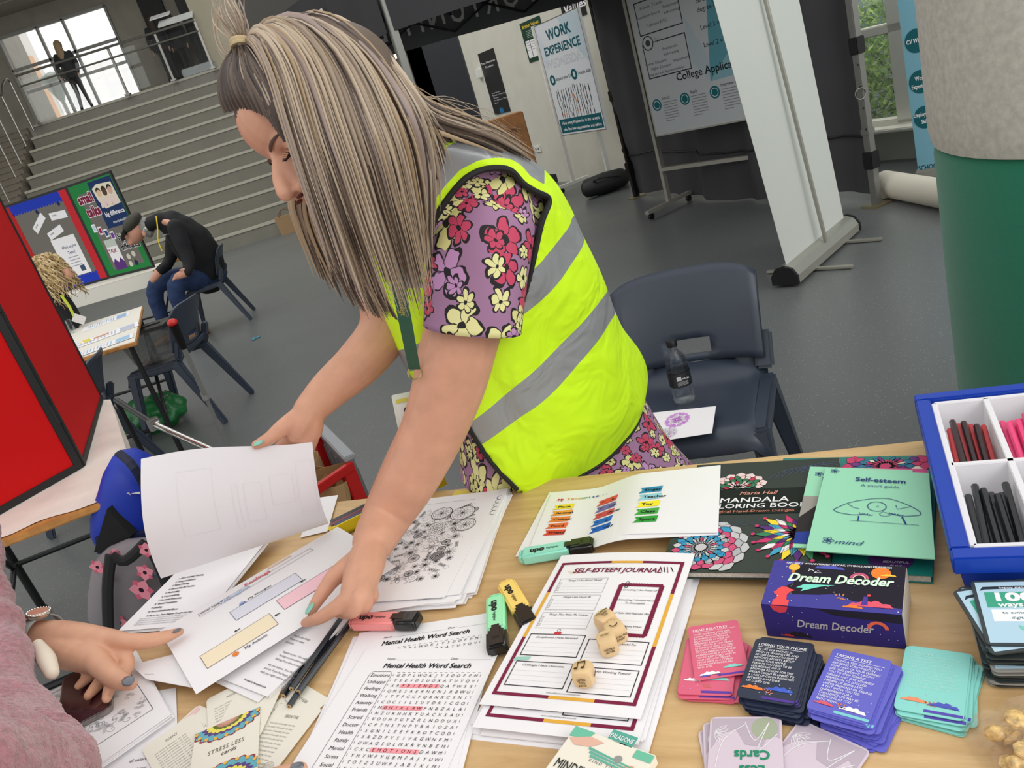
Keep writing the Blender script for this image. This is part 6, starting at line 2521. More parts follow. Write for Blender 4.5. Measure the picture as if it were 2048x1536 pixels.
yt = 1.86
tote = sack('tote_bag', 'grey tote bag with pink flower print and black straps by the desk', 'bag', [A(yt, *q) for q in ((200, 1095), (300, 1062), (345, 1120), (350, 1250), (300, 1290), (175, 1275), (182, 1180), (188, 1130))], M('tote_grey', (128, 122, 126), .6), .06, 2)
c_ = A(yt - .075, 262, 1170)
tot_n = V((.25, 1, 0)).normalized()
dx_ = V((tot_n.y, -tot_n.x, 0))
ST2 = quadS(c_ + dx_ * -.12 + V((0, 0, .15)), c_ + dx_ * .12 + V((0, 0, .15)), c_ + dx_ * .12 + V((0, 0, -.15)), c_ + dx_ * -.12 + V((0, 0, -.15)))
P = Print(ST2, 240, 300)
for px, py, r_ in ((283, 1180, 24), (200, 1220, 22), (195, 1134, 16), (293, 1100, 16), (290, 1145, 18), (240, 1245, 18), (232, 1108, 12), (215, 1160, 9), (188, 1255, 14)):
    x, y = on_plane(ST2, px, py, 240, 300)
    for k in range(6): P.petal(x, y, k * 1.047 + px, r_ * 1.4, r_ * .62, [(206, 96, 120), (226, 140, 156)][k % 2], 1 + k % 2)
    P.circle(x, y, r_ * .3, (40, 16, 30), 4, 10)
    for k in range(3): P.petal(x + r_, y + r_ * .6, k * .8 + .4, r_ * .8, r_ * .15, (60, 70, 90), 1)
P.build('print', tote)
for pts_ in (((222, 1110), (215, 1180), (218, 1290)), ((292, 1085), (318, 1130), (345, 1200)), ((222, 1110), (250, 1122), (292, 1085))):
    m = MB()
    m.tube(smooth_path([A(yt - .088, *q) for q in pts_], .014)[0], .014, 8, flat=.35, hint=(0, 1, 0))
    m.build('strap', DARK, tote)

# red and grey folding crate with paper bags
y_c = 2.3
cA, cB, cC = A(2.05, 628, 968), A(2.05, 700, 935), A(2.6, 640, 858)
zc_ = .42
c_nl, c_nr, c_fr = Z(610, 985, zc_), Z(702, 922, zc_), Z(640, 858, zc_)
cr = thing('folding_crate', 'red and grey folding crate full of brown paper bags on the floor', 'crate', (c_nr.x, c_nr.y, 0))
ux = (c_nl - c_nr).normalized() * .36
uy = (c_fr - c_nr)
uy = uy - V((0, 0, uy.z))
uy = uy.normalized() * .42
CRED, CGRY = M('crate_red', (190, 26, 24), .4), M('crate_grey', (120, 124, 128), .45)
o = V((c_nr.x, c_nr.y, 0))
hc = .42


def cwall(p, d, L, mat, nm, handle):
    m = MB()
    n_ = V((d.y, -d.x, 0)) * .012
    def bx(a, b, z0, z1): m.prism([p + d * a - n_ + V((0, 0, z0)), p + d * b - n_ + V((0, 0, z0)), p + d * b + n_ + V((0, 0, z0)), p + d * a + n_ + V((0, 0, z0))], V((0, 0, z1 - z0)))
    if handle:
        bx(0, L, 0, hc * .66)
        bx(0, L * .14, hc * .66, hc * .93)
        bx(L * .86, L, hc * .66, hc * .93)
        bx(0, L, hc * .93, hc)
    else:
        bx(0, L, 0, hc)
        for i in range(5): m.prism([p + d * (L * (i + .3) / 5) - n_ * 1.5 + V((0, 0, .04)), p + d * (L * (i + .55) / 5) - n_ * 1.5 + V((0, 0, .04)), p + d * (L * (i + .55) / 5) + n_ * 1.5 + V((0, 0, .04)), p + d * (L * (i + .3) / 5) + n_ * 1.5 + V((0, 0, .04))], V((0, 0, hc - .08)))
    return m.build(nm, mat, cr, bevel=.003)


cwall(o, ux.normalized(), ux.length, CRED, 'side_panel', True)
cwall(o + uy, ux.normalized(), ux.length, CRED, 'side_panel', True)
cwall(o, uy.normalized(), uy.length, CGRY, 'side_panel', False)
cwall(o + ux, uy.normalized(), uy.length, CGRY, 'side_panel', False)
m = MB()
m.prism([o, o + ux, o + ux + uy, o + uy], V((0, 0, .012)))
m.build('base', CGRY, cr)
m = MB()
for p, d, L in ((o, uy.normalized(), uy.length), (o + ux, uy.normalized(), uy.length)):
    n_ = V((d.y, -d.x, 0)) * .02
    m.prism([p - n_ + V((0, 0, hc)), p + d * L - n_ + V((0, 0, hc)), p + d * L + n_ + V((0, 0, hc)), p + n_ + V((0, 0, hc))], V((0, 0, .02)))
m.build('rim', M('crate_rim', (150, 154, 158), .4), cr, bevel=.004)
rd = random.Random(4)
KR = [(178, 140, 96), (160, 122, 80), (190, 154, 110)]
for k in range(7):
    cc = o + ux * rd.uniform(.2, .8) + uy * (.12 + .12 * k) + V((0, 0, .3 + rd.uniform(0, .06)))
    a = rd.uniform(-.5, .5)
    R = Matrix.Rotation(a + TA, 3, 'Z') @ Matrix.Rotation(rd.uniform(-.3, .3), 3, 'X')
    w_, h_, d_ = .12, .15, .02
    pts = []
    for zz, k2 in ((-1, 1), (1, 1.1)):
        pts.append([cc + R @ V((w_ * x * k2, d_ * y * (1 if zz < 0 else 1.6) + .008 * noise.noise((x * 3 + k, y, zz)), h_ * zz * .5 + .012 * noise.noise((x * 4, k, zz)))) for x, y in ((-.5, -1), (0, -1.2), (.5, -1), (.55, 0), (.5, 1), (0, 1.1), (-.5, 1), (-.55, 0))])
    m = MB()
    m.loft(pts, cap=False)
    one('paper_bag', m, M('kraft_%d' % (k % 3), KR[k % 3], .8), 'brown paper bag stuffed upright in the red and grey crate', 'bag', 'brown paper bags in the crate', solid=.0012)

# ================================================================ CHAIRS
PLST = M('navy_grey_plastic', (50, 58, 72), .38, bump=.1, bump_scale=900)


def make_chair(label, loc, rz, group=None):
    L0 = V(loc)
    t = thing('plastic_chair', label, 'chair', L0, group)
    R = Matrix.Rotation(rz, 3, 'Z')
    X = lambda p: L0 + R @ V(p)          # local: +Y is the front of the seat
    m = MB()
    N_, M_ = 14, 12
    g = []
    for j in range(M_ + 1):
        for i in range(N_ + 1):
            u, v = i / N_ * 2 - 1, j / M_
            x = u * (.215 - .015 * v)
            y = .20 - .40 * v
            z = .445 + .012 * u * u * (1 if abs(u) < .9 else .2) - .018 * math.sin(PI * v) - (.05 * (1 - v / .12) ** 2 if v < .12 else 0) + (.05 * ((v - .85) / .15) ** 2 if v > .85 else 0) - (.03 if abs(u) > .99 else 0)
            g.append(X((x, y, z)))
    m.add(g, [(j * (N_ + 1) + i, j * (N_ + 1) + i + 1, (j + 1) * (N_ + 1) + i + 1, (j + 1) * (N_ + 1) + i) for j in range(M_) for i in range(N_)])
    m.build('seat', PLST, t, smooth=True, solid=.014, angle=70)
    m = MB()
    g, fs = [], []
    for j in range(M_ + 1):
        for i in range(N_ + 1):
            u, v = i / N_ * 2 - 1, j / M_
            hw = .205 + .01 * v
            z = .50 + .262 * v - (.035 * (abs(u) ** 5)) * (v > .6) * (v - .6) / .4
            y = -.20 - .06 * v - .03 * v * v + .045 * u * u
            g.append(X((u * hw, y, z)))
    for j in range(M_):
        for i in range(N_):
            if 5 <= i <= 8 and j in (1, 2): continue
            fs.append((j * (N_ + 1) + i, j * (N_ + 1) + i + 1, (j + 1) * (N_ + 1) + i + 1, (j + 1) * (N_ + 1) + i))
    m.add(g, fs)
    m.build('backrest', PLST, t, smooth=True, solid=.012, angle=70)
    for sx in (-1, 1):
        m = MB()
        m.bar(X((sx * .2, -.17, .46)), X((sx * .205, -.215, .56)), .035, .05, R @ V((1, 0, 0)))
        m.build('back_support', PLST, t, bevel=.008)
        m = MB()
        m.bar(X((sx * .2, .17, .425)), X((sx * .2, -.17, .425)), .04, .05, R @ V((1, 0, 0)))
        m.build('side_rail', PLST, t, bevel=.01)
        m = MB()
        m.bar(X((sx * .2, .15, .44)), X((sx * .235, .235, 0)), .058, .05, R @ V((1, 0, 0)), .036, .03)
        m.build('leg', PLST, t, bevel=.007)
        m = MB()
        m.bar(X((sx * .2, -.14, .44)), X((sx * .245, -.30, 0)), .058, .05, R @ V((1, 0, 0)), .036, .03)
        m.build('leg', PLST, t, bevel=.007)
    return t


make_chair('dark navy plastic chair behind the desk holding a water bottle', (.445, 1.985, 0), math.radians(154))
make_chair('navy plastic chair the man in the flat cap sits on', (-2.62, 8.1, 0), math.radians(90 + 8))
make_chair('navy plastic chair with a clear plastic box on its seat', (-2.02, 4.98, 0), math.radians(90 - 8))
make_chair('navy plastic chair half hidden behind the red board', (-2.22, 3.95, 0), math.radians(100))

# bottle and coloured sheet on the near chair
bp = Z(1370, 802, .445)
bt = thing('water_bottle', 'clear water bottle with black cap on the navy chair seat', 'bottle', bp)
prof = [(.012, 0), (.028, .002), (.031, .012), (.029, .02), (.031, .03), (.031, .05), (.029, .055), (.031, .06), (.031, .115), (.026, .138), (.014, .155), (.0125, .16), (.0125, .172)]
m = MB()
m.lathe(bp + V((0, 0, .001)), prof, 28)
m.build('bottle_body', M('clear_pet', (225, 235, 240), .04, trans=1, alpha=.45), bt, smooth=True)
m = MB()
m.lathe(bp + V((0, 0, .003)), [(.01, 0), (.029, .003), (.029, .095)], 24)
m.build('water', M('water', (205, 218, 224), .02, trans=1, alpha=.3), bt, smooth=True)
m = MB()
m.lathe(bp + V((0, 0, .055)), [(.0318, 0), (.0318, .042)], 28, cap=False)
m.build('bottle_label', M('label_black', (34, 36, 38), .4), bt, smooth=True)
P = Print(quadS(bp + V((-.02, -.0325, .095)), bp + V((.02, -.0325, .095)), bp + V((.02, -.0325, .057)), bp + V((-.02, -.0325, .057))), 40, 38)
for i in range(8): P.rect(4 + i * 1.6, 6, .8 + .3 * (i % 2), 12, PAPER)
P.text(18, 16, 'WATER', 6, PAPER, .02)
for i in range(4): P.rect(4, 22 + i * 3, 30, .8, (190, 190, 190))
P.build('label_print', bt)
m = MB()
m.lathe(bp + V((0, 0, .17)), [(.0145, 0), (.0145, .016), (.013, .018)], 20)
m.build('cap', BLKMET, bt, smooth=True)
SCS = quadS(Z(1300, 826, .463), Z(1432, 812, .463), Z(1424, 866, .463), Z(1268, 890, .463))
t = sheet(SCS, 'colouring sheet partly filled with purple on the navy chair', None, 'colouring_page')
P = Print(SCS, 200, 140)
mandala(P, 95, 50, 36, [(214, 150, 222), (226, 190, 232), (236, 230, 236), (200, 130, 214)], 3, None, 2, (150, 120, 160))
mandala(P, 80, 110, 28, [(226, 224, 228), (212, 160, 222)], 6, None, 2, (140, 140, 144))
P.build('print', t)

# ================================================================ MIDDLE LEFT TABLES AND BOARDS
def simple_table(q, z, label, edge, legs=True):
    c = sum(q, V((0, 0, 0))) / 4
    t = thing('folding_table', label, 'table', (c.x, c.y, 0))
    m = MB()
    m.prism([V((p.x, p.y, z - .022)) for p in q], V((0, 0, .022)))
    m.build('table_top', edge, t, bevel=.004)
    for k, p in enumerate(q):
        p2 = c.lerp(p, .84)
        m = MB()
        m.cyl(V((p2.x, p2.y, 0)), V((p2.x, p2.y, z - .02)), .015, n=8)
        m.build('leg', LEGM, t, smooth=True)
    for a, b in ((0, 1), (2, 3), (1, 2), (3, 0)):
        p, q_ = c.lerp(q[a], .84), c.lerp(q[b], .84)
        m = MB()
        m.cyl(V((p.x, p.y, .2)), V((q_.x, q_.y, .2 if a in (1, 3) else .6)), .011, n=8)
        m.build('brace', LEGM, t, smooth=True)
    return t


n0, f0 = Z(272, 683, .72), Z(286, 612, .72)
dn = (Z(145, 722, .72) - n0)
dn = dn.normalized() * .65
q = [n0, f0, f0 + dn, n0 + dn]
simple_table(q, .72, 'wood edged table with leaflets where the curly haired woman sits', TWD)
m = MB()
m.prism([p.lerp(sum(q, V((0, 0, 0))) / 4, .02) + V((0, 0, .0)) for p in q], V((0, 0, .003)))
one('table_cover', m, M('white_paper_cover', (226, 222, 210), .8), 'white paper cover on the table of the curly haired woman', 'table cover')
rd = random.Random(8)
for k, (px, py, w_, h_, a, lb, cc) in enumerate(((212, 643, .3, .21, -70, 'pale blue leaflet furthest back on the white covered table', (150, 180, 214)), (208, 672, .40, .2, -68, 'long printed sheet in the middle of the white covered table', (186, 190, 206)), (200, 694, .36, .16, -70, 'light blue printed sheet along the near edge of the white table', (160, 196, 222)), (150, 690, .2, .14, -60, 'yellow and blue leaflet by the curly haired woman', (226, 206, 80)))):
    f = cornS('c', Z(px, py, .7245 + k * .0012), a, h_, w_)
    t = sheet(f, lb, 'leaflets on the white covered table', 'leaflet')
    P = Print(f, 100, 140)
    P.rect(8, 8, 84, 30, cc, 1)
    for i in range(12): P.rect(8, 46 + i * 7, 84 - (i * 13) % 30, 3, [cc, (170, 190, 214), (206, 200, 204)][i % 3], 1)
    if k == 1: P.rect(8, 60, 30, 30, (206, 150, 120), 2)
    P.build('print', t)
m = MB()
hp = Z(147, 665, .725)
m.lathe(hp, [(.02, 0), (.022, .03), (.016, .06), (.017, .09)], 12)
one('plastic_cup', m, M('clear_pet'), 'small clear cup standing on the white covered table', 'cup', smooth=True)

# small-talk display board on its own covered table
zb = .73
tb0, tb1 = Z(300, 541, .72), Z(140, 588, .72)
dl = (tb1 - tb0).normalized()
dp = V((dl.y, -dl.x, 0))
if dp.y > 0: dp = -dp
q = [tb0 + dp * .1 - dl * .1, tb0 - dp * .5 - dl * .1, tb0 - dp * .5 + dl * 1.9, tb0 + dp * .1 + dl * 1.9]
simple_table(q, .718, 'table under the blue and green pin boards in front of the steps', TWD)
m = MB()
qc = sum(q, V((0, 0, 0))) / 4
m.prism([p.lerp(qc, .01) + V((0, 0, .0)) for p in q], V((0, 0, .003)))
a_, b_ = q[0], q[3]
m.prism([a_ + dp * .012, b_ + dp * .012, b_ + dp * .016, a_ + dp * .016], V((0, 0, -.14)))
one('table_cover', m, M('white_paper_cover'), 'white paper cover hanging over the edge below the pin boards', 'table cover')
pb = thing('pin_board', 'three panel pin board in blue, red and green with talk posters', 'board', tb0)
pr1, pm, pl = Z(308, 534, .73), Z(219, 556, .73), Z(132, 582, .73)
for k in (pr1, pm, pl): k.z = .725


def bpanel(a, b, topz_px, nm):
    return a, b


hR = (A(pr1.y, 225, 342).z + A(pm.y, 133, 369).z) / 2 - .725
S_g = quadS(pm + V((0, 0, hR)), pr1 + V((0, 0, hR)), pr1, pm)
S_b = quadS(pl + V((0, 0, hR)) + (pl - pm) * .55, pm + V((0, 0, hR)), pm, pl + (pl - pm) * .55)
for Sf, nm in ((S_g, 'g'), (S_b, 'b')):
    slab('panel', Sf, .02, M('board_black'  , (26, 26, 28), .6), pb)
P = Print(S_g, 100, 130)
P.rect(3, 3, 94, 124, (32, 128, 62), 0, 2, 2)
P.rect(18, 16, 68, 104, (112, 108, 102), 1, 2, 2)
P.rect(46, 5, 50, 62, (24, 50, 96), 2, 2, 2)
P.poly([(50, 14), (62, 10), (92, 12), (94, 40), (60, 42), (52, 30)], (226, 222, 196), 3)
for x, c1 in ((60, (226, 190, 160)), (72, (90, 60, 50)), (84, (210, 170, 150))):
    P.circle(x, 22, 5, c1, 5, 10)
    P.circle(x, 19, 5, (50, 34, 30), 4, 10)
    P.poly([(x - 7, 40), (x - 5, 28), (x + 5, 28), (x + 7, 40)], [(232, 210, 200), (150, 110, 150), (160, 190, 214)][int(x) % 3], 5)
for dk, cc in ((.17, PAPER), (.07, (126, 22, 60))):
    P.text(12, 28, 'small', 17, cc, dk, k=6 if dk > .1 else 12, sx=.95)
    P.text(18, 46, 'talks', 17, cc, dk, k=6 if dk > .1 else 12, sx=.95)
P.text(94, 52, 'big difference', 8.5, PAPER, .03, al='R', k=6, sx=.9)
P.text(94, 62, 'ymca.org.uk/smalltalks', 4.5, PAPER, .01, al='R', k=6, sx=.8)
for i, cc in enumerate(((190, 214, 226), (150, 30, 80), (40, 70, 130), (110, 60, 150))):
    P.rect(14 + i * 10, 56 + i * 5, 8, 11, PAPER, 4)
    P.rect(15 + i * 10, 58 + i * 5, 6, 7, cc, 5)
for dk, cc in ((.17, PAPER), (.06, (20, 20, 22))):
    P.text(56, 84, 'big', 11, cc, dk, k=6 if dk > .1 else 12)
    P.text(54, 98, 'difference', 11, cc, dk, k=6 if dk > .1 else 12, sx=.9)
P.poly([(24, 84), (48, 84), (48, 120), (42, 112), (36, 120), (30, 112), (24, 120)], PAPER, 3)
P.rect(24, 80, 24, 10, (190, 200, 190), 4)
P.text(25, 98, 'TALK', 7, (150, 40, 60), .03, k=5)
P.poly([(24, 112), (30, 106), (36, 112), (42, 106), (48, 112), (48, 122), (24, 122)], (90, 50, 120), 5)
for x, y in ((60, 108), (72, 106), (58, 118), (70, 118)): P.circle(x, y, 4, (206, 204, 190) if x != 70 else (30, 40, 80), 4, 10)
P.build('print', pb)
P = Print(S_b, 150, 130)
P.rect(3, 3, 144, 124, (30, 56, 176), 0, 2, 2)
P.rect(3, 3, 22, 124, (180, 34, 36), 1)
P.rect(132, 3, 15, 124, (196, 40, 48), 1)
P.rect(24, 14, 110, 102, (112, 108, 102), 2, 2, 2)
for i in range(18):
    P.circle(135, 16 + i * 6, 3.4, (196, 40, 48), 3, 8)
    P.circle(25, 16 + i * 6, 3.4, (180, 34, 36), 3, 8)
for i in range(18):
    P.circle(28 + i * 6, 14, 3.2, (30, 56, 176), 3, 6)
    P.circle(28 + i * 6, 117, 3.2, (30, 56, 176), 3, 6)
for x, y, a in ((50, 38, -.5), (94, 26, .05), (72, 50, -.2)):
    ca, sa = math.cos(a), math.sin(a)
    P.poly([(x + ca * p_ - sa * q_, y + sa * p_ + ca * q_) for p_, q_ in ((0, 0), (34, 0), (34, 10), (0, 10))], PAPER, 4)
    P.text(x + ca * 5 - sa * 5, y + sa * 5 + ca * 5, 'notes', 4, (70, 70, 74), .01, a=a, k=6)
P.rect(72, 60, 50, 54, PAPER, 4)
P.text(102, 76, "Who's on your", 6, (40, 60, 110), .02, al='C', k=6, sx=.85)
P.text(102, 84, 'Team?', 6, (40, 60, 110), .02, al='C', k=6)
for i in range(4): P.rect(90, 88 + i * 4, 22, 1, (150, 150, 160), 6)
P.rect(104, 102, 10, 8, (60, 80, 110), 6)
for x, y in ((74, 20), (122, 18)): P.circle(x, y, 3, (24, 40, 80), 5, 10)
P.build('print', pb)

# ---- clear box on the chair, telescopic display stand, bits on the floor
cb = V((-2.08, 4.98, .452))
bx_ = thing('storage_box', 'clear plastic box with black lid on the navy chair seat', 'box', cb)
m = MB()
lo, hi = (.12, .09), (.155, .115)
m.loft([[cb + V((x * a, y * b, z)) for x, y in ((-1, -1), (1, -1), (1, 1), (-1, 1))] for (a, b), z in ((lo, 0), (hi, .2))], cap=True)
m.build('tub', M('smoky_plastic', (120, 124, 120), .2, trans=.6, alpha=.55), bx_, bevel=.02)
m = MB()
m.box(cb + V((0, 0, .205)), (.34, .26, .022))
m.build('lid', M('black_lid', (30, 30, 30), .3), bx_, bevel=.008)
m = MB()
m.box(cb + V((0, 0, .218)), (.2, .03, .01))
m.build('lid_handle', DARK, bx_, bevel=.003)
pf, pt_ = V((-1.22, 3.32, 0)), A(3.55, 347, 650)
pf = G(470, 925)
st_ = thing('walking_pole', 'grey telescopic pole with black red-tipped grip leaning by the chair', 'pole', pf)
m = MB()
m.cyl(pf, pf.lerp(pt_, .55), .009, n=10)
m.build('lower_tube', M('pole_aluminium', (176, 176, 172), .3, .7), st_, smooth=True)
m = MB()
m.cyl(pf.lerp(pt_, .52), pf.lerp(pt_, .88), .0115, n=10)
m.build('upper_tube', M('pole_aluminium'), st_, smooth=True)
m = MB()
m.cyl(pf.lerp(pt_, .86), pt_, .019, .023, n=10)
m.build('grip', BLKMET, st_, smooth=True)
m = MB()
m.ell(pt_ + V((0, 0, .012)), (.024, .024, .018), n=10, m=6)
m.build('red_tip', M('red_plastic', (200, 40, 36), .4), st_, smooth=True)
m = MB()
m.box(pf.lerp(pt_, .53), (.03, .026, .05))
m.build('lock_collar', M('pole_collar', (130, 130, 128), .4), st_, bevel=.004)
# chrome stand leg lying low
l0, l1 = G(310, 850), G(440, 905)
lg = thing('display_stand_leg', 'chrome and black telescopic leg resting low behind the lifted page', 'stand', l0)
l0, l1 = A(3.0, 308, 848), A(2.7, 430, 903)
lgs = A(3.3, 232, 800)
m = MB()
m.cyl(l0, l1 + (l1 - l0) * .3, .013, n=10)
m.build('chrome_tube', M('chrome', (190, 190, 186), .15, .9), lg, smooth=True)
m = MB()
m.cyl(l0, lgs, .012, n=10)
m.build('black_tube', BLKMET, lg, smooth=True)
m = MB()
m.box(l0, (.045, .03, .05), .3)
m.build('joint', M('chrome'), lg, bevel=.004)
m = MB()
p3 = l1 + (l1 - l0) * .3
m.cyl(p3, V((p3.x + .05, p3.y - .1, 0)), .011, n=8)
m.build('foot_tube', BLKMET, lg, smooth=True)
m = MB()
m.cyl(lgs, V((lgs.x, lgs.y, 0)), .011, n=8)
m.build('foot_tube', BLKMET, lg, smooth=True)
m = MB()
p = G(512, 678)
for k in range(5): m.ell(p + V((rnd.uniform(-.03, .03), rnd.uniform(-.03, .03), .008)), (.02, .012, .008), Matrix.Rotation(k, 3, 'Z'), 6, 4)
one('crumpled_scrap', m, M('blue_scrap', (60, 130, 150), .6), 'small blue crumpled scrap on the open floor', 'litter')
# green carrier bag under the table
gc = A(5.0, 250, 715)
gc.z = max(gc.z, .12)
m = MB()
m.ell((gc.x, gc.y, .12), (.22, .16, .12), n=18, m=12)
g_ = m.remesh('carrier_bag', M('green_plastic_bag', (30, 110, 56), .35), None, .015, 1, disp=lambda c, n: c + n * .04 * noise.noise(c * 14))
fit(g_, 'crumpled green carrier bag on the floor under the leaflet table', 'bag')
# kraft bag by the lowest step
kb = G(585, 458)
kb = V((kb.x + .1, min(kb.y, 15.7), 0))
t = thing('gift_bag', 'brown paper carrier bag standing at the foot of the steps', 'bag', kb)
m = MB()
m.loft([[kb + V((x * a, y * b, z)) for x, y in ((-1, -1), (1, -1), (1, 1), (-1, 1))] for a, b, z in ((.2, .1, 0), (.22, .09, .34))])
m.build('body', M('kraft_bag', (150, 122, 88), .8), t)
for s in (-1, 1):
    m = MB()
    m.tube([kb + V((.12 * math.cos(u), .1 * s, .34 + .12 * math.sin(u) * 1.0)) for u in [i * PI / 8 for i in range(9)]], .008, 6)
    m.build('handle', M('string_brown', (110, 86, 60), .8), t)
# brown shoe under the near left table
sh = A(2.35, 20, 1130)
sh = V((-1.62, 2.05, 0))
t = thing('wedge_sandal', 'tan wedge sandal with dark strap under the red board table', 'shoe', sh)
m = MB()
m.loft([[sh + V((x, .045 * s_ * math.cos(u), h0 + h1 * (1 + math.sin(u)) / 2)) for u in [i * PI / 6 for i in range(12)]] for x, s_, h0, h1 in ((-.12, .7, 0, .02), (-.05, 1, 0, .03), (.05, .9, 0, .06), (.12, .75, 0, .09), (.13, .3, .01, .07))])
m.build('sole', M('cork_sole', (176, 140, 96), .8), t, smooth=True)
m = MB()
m.tube([sh + V((-.05, .055 * math.cos(u), .03 + .05 * math.sin(u))) for u in [i * PI / 8 for i in range(9)]], .012, 8)
m.tube([sh + V((.09, .045 * math.cos(u), .09 + .05 * math.sin(u))) for u in [i * PI / 8 for i in range(9)]], .01, 8)
m.build('strap', M('brown_leather', (70, 46, 34), .5), t, smooth=True)
# ================================================================ THE WOMAN LEANING OVER THE DESK
def proj(p):
    v = p - EYE
    d = v.dot(fw)
    return 1024 + FPX * v.dot(CR) / d, 768 - FPX * v.dot(CU) / d


def skin_mat(name, c):
    m = M(name, c, .5, noise_amt=.035, noise_scale=28, bump=.12, bump_scale=900, spec=.35)
    b = m.node_tree.nodes['Principled BSDF']
    b.inputs['Subsurface Weight'].default_value = .08
    b.inputs['Subsurface Radius'].default_value = (.012, .005, .003)
    b.inputs['Subsurface Scale'].default_value = 1
    return m


SKIN = skin_mat('skin_warm', (204, 152, 126))
HB = M('hair_root_brown', (72, 58, 50), .45, noise_amt=.2, noise_scale=90)
TEALN = M('teal_nail_polish', (120, 186, 168), .15, coat=.6)

wo = thing('person', 'woman in a yellow high visibility vest and floral dress leaning over the desk', 'person', (.12, 1.55, 0))
f_ = (CR * -.70 + CU * -.595 + CB * .39).normalized()
u_ = CR * -.66 + CU * .745 + CB * .07
u_ = (u_ - f_ * u_.dot(f_)).normalized()
r_ = u_.cross(f_)
if r_.dot(CB) < 0: r_ = -r_
HS = 1.0
HO = EYE + ray(690, 248) * .936


def hd(r, f, u): return HO + (r_ * r + f_ * f + u_ * u) * HS


HR = Matrix((r_, f_, u_)).transposed()
b = MB()
E_ = lambda c, rad, R=None: b.ell(hd(*c), [k * HS for k in rad], HR @ (R or Matrix.Identity(3)), 24, 16)
E_((0, -.010, .038), (.072, .086, .080))
E_((0, .040, .048), (.067, .067, .057))
E_((0, .084, -.018), (.0125, .022, .030))
E_((0, .078, -.052), (.026, .020, .026))          # forehead
E_((0, .020, -.020), (.062, .070, .070))
E_((0, .030, -.062), (.048, .056, .046))
E_((0, .064, -.098), (.020, .020, .017))         # chin
for s in (-1, 1):
    E_((s * .036, .060, -.026), (.022, .022, .022))     # cheek
    b.limb([hd(s * .056, .0, -.05), hd(s * .040, .045, -.085), hd(s * .012, .068, -.1)], [.016, .014, .013], 10)
    b.limb([hd(s * .008, .089, .012), hd(s * .03, .083, .014), hd(s * .050, .064, .010)], [.008, .0085, .008], 10)   # brow ridge
    E_((s * .031, .0755, -.001), (.0140, .0130, .0105))    # closed lids
    E_((s * .0125, .094, -.040), (.0085, .011, .0085))     # nostril wings
    E_((s * .074, -.012, -.012), (.008, .017, .030))      # ears
b.limb([hd(0, .086, .020), hd(0, .094, .004), hd(0, .107, -.016), hd(0, .112, -.032)], [.0085, .0078, .0090, .0105], 12)
E_((0, .086, -.052), (.016, .012, .012))
b.limb([hd(-.018, .076, -.066), hd(0, .088, -.064), hd(.018, .076, -.066)], [.004, .0065, .004], 8)
b.limb([hd(-.016, .074, -.075), hd(0, .086, -.076), hd(.016, .074, -.075)], [.005, .0075, .005], 8)
# neck, chest core, arms
NB = A(1.24, 850, 392)
b.limb([hd(0, -.015, -.02), hd(-.005, .0, -.075), NB.lerp(hd(0, .0, -.08), .5), NB], [.052, .040, .036, .040], 16)
CH1, CH2, HIP = A(1.27, 950, 450), A(1.37, 1025, 650), A(1.50, 1085, 835)
b.limb([NB, CH1, CH2, HIP], [.045, .075, .085, .085], 20)
LSH, RSH = A(1.21, 985, 420), A(1.37, 800, 430)
b.limb([CH1.lerp(NB, .4), LSH], [.06, .048], 14)
b.limb([CH1.lerp(NB, .4), RSH], [.06, .048], 14)
b.limb([LSH, A(1.195, 962, 540), A(1.18, 918, 690), A(1.185, 898, 770), A(1.19, 866, 860), A(1.19, 820, 950), A(1.185, 775, 1030), Z(746, 1085, .795)],
       [.048, .056, .060, .058, .053, .050, .042, .034], 20)
b.limb([RSH, A(1.36, 775, 560), A(1.34, 770, 655), A(1.31, 722, 722), A(1.28, 660, 778), A(1.245, 618, 822)], [.052, .050, .045, .041, .034, .027], 18)
# left hand (resting on the sheets)
Wl = Z(746, 1085, .795)
for k_, rr in ((Z(697, 1200, .785), (.028, .026, .014)), (Z(722, 1195, .784), (.026, .025, .014)), (Z(736, 1170, .780), (.026, .022, .013))):
    b.limb([Wl, Wl.lerp(k_, .5), k_], rr, 12)
b.limb([Z(697, 1196, .787), Z(668, 1218, .779), Z(638, 1236, .768), Z(609, 1246, .756)], [.0135, .0112, .0100, .0070], 12)
b.limb([Z(717, 1196, .786), Z(708, 1222, .772), Z(684, 1226, .758), Z(664, 1222, .754)], [.013, .0105, .0090, .0070], 12)
b.limb([Z(730, 1184, .784), Z(732, 1212, .768), Z(710, 1218, .756), Z(694, 1212, .753)], [.0125, .0100, .0085, .0068], 12)
b.limb([Z(738, 1166, .780), Z(746, 1194, .766), Z(734, 1206, .755)], [.0115, .0090, .0070], 12)
b.limb([Z(722, 1120, .792), Z(674, 1150, .788), Z(649, 1180, .778), Z(622, 1222, .764)], [.022, .0150, .0118, .0082], 12)
# right hand (holding up the page)
Wr = A(1.245, 618, 822)
b.limb([Wr, A(1.238, 604, 846), A(1.235, 592, 868)], [.027, .028, .022], 12, .8)
b.limb([A(1.24, 622, 838), A(1.238, 618, 862), A(1.236, 612, 876)], [.022, .022, .018], 12)
b.limb([A(1.235, 596, 836), A(1.222, 565, 856), A(1.212, 540, 876), A(1.203, 512, 890)], [.018, .0145, .0115, .0080], 12)
for k, (a, c, d_) in enumerate((((588, 872), (566, 888), (548, 902)), ((600, 878), (584, 900), (566, 914)), ((612, 882), (600, 906), (586, 920)), ((624, 880), (616, 902), (606, 914)))):
    b.limb([A(1.238, *a), A(1.243, *c), A(1.240, *d_)], [.0115, .0095, .007], 10)
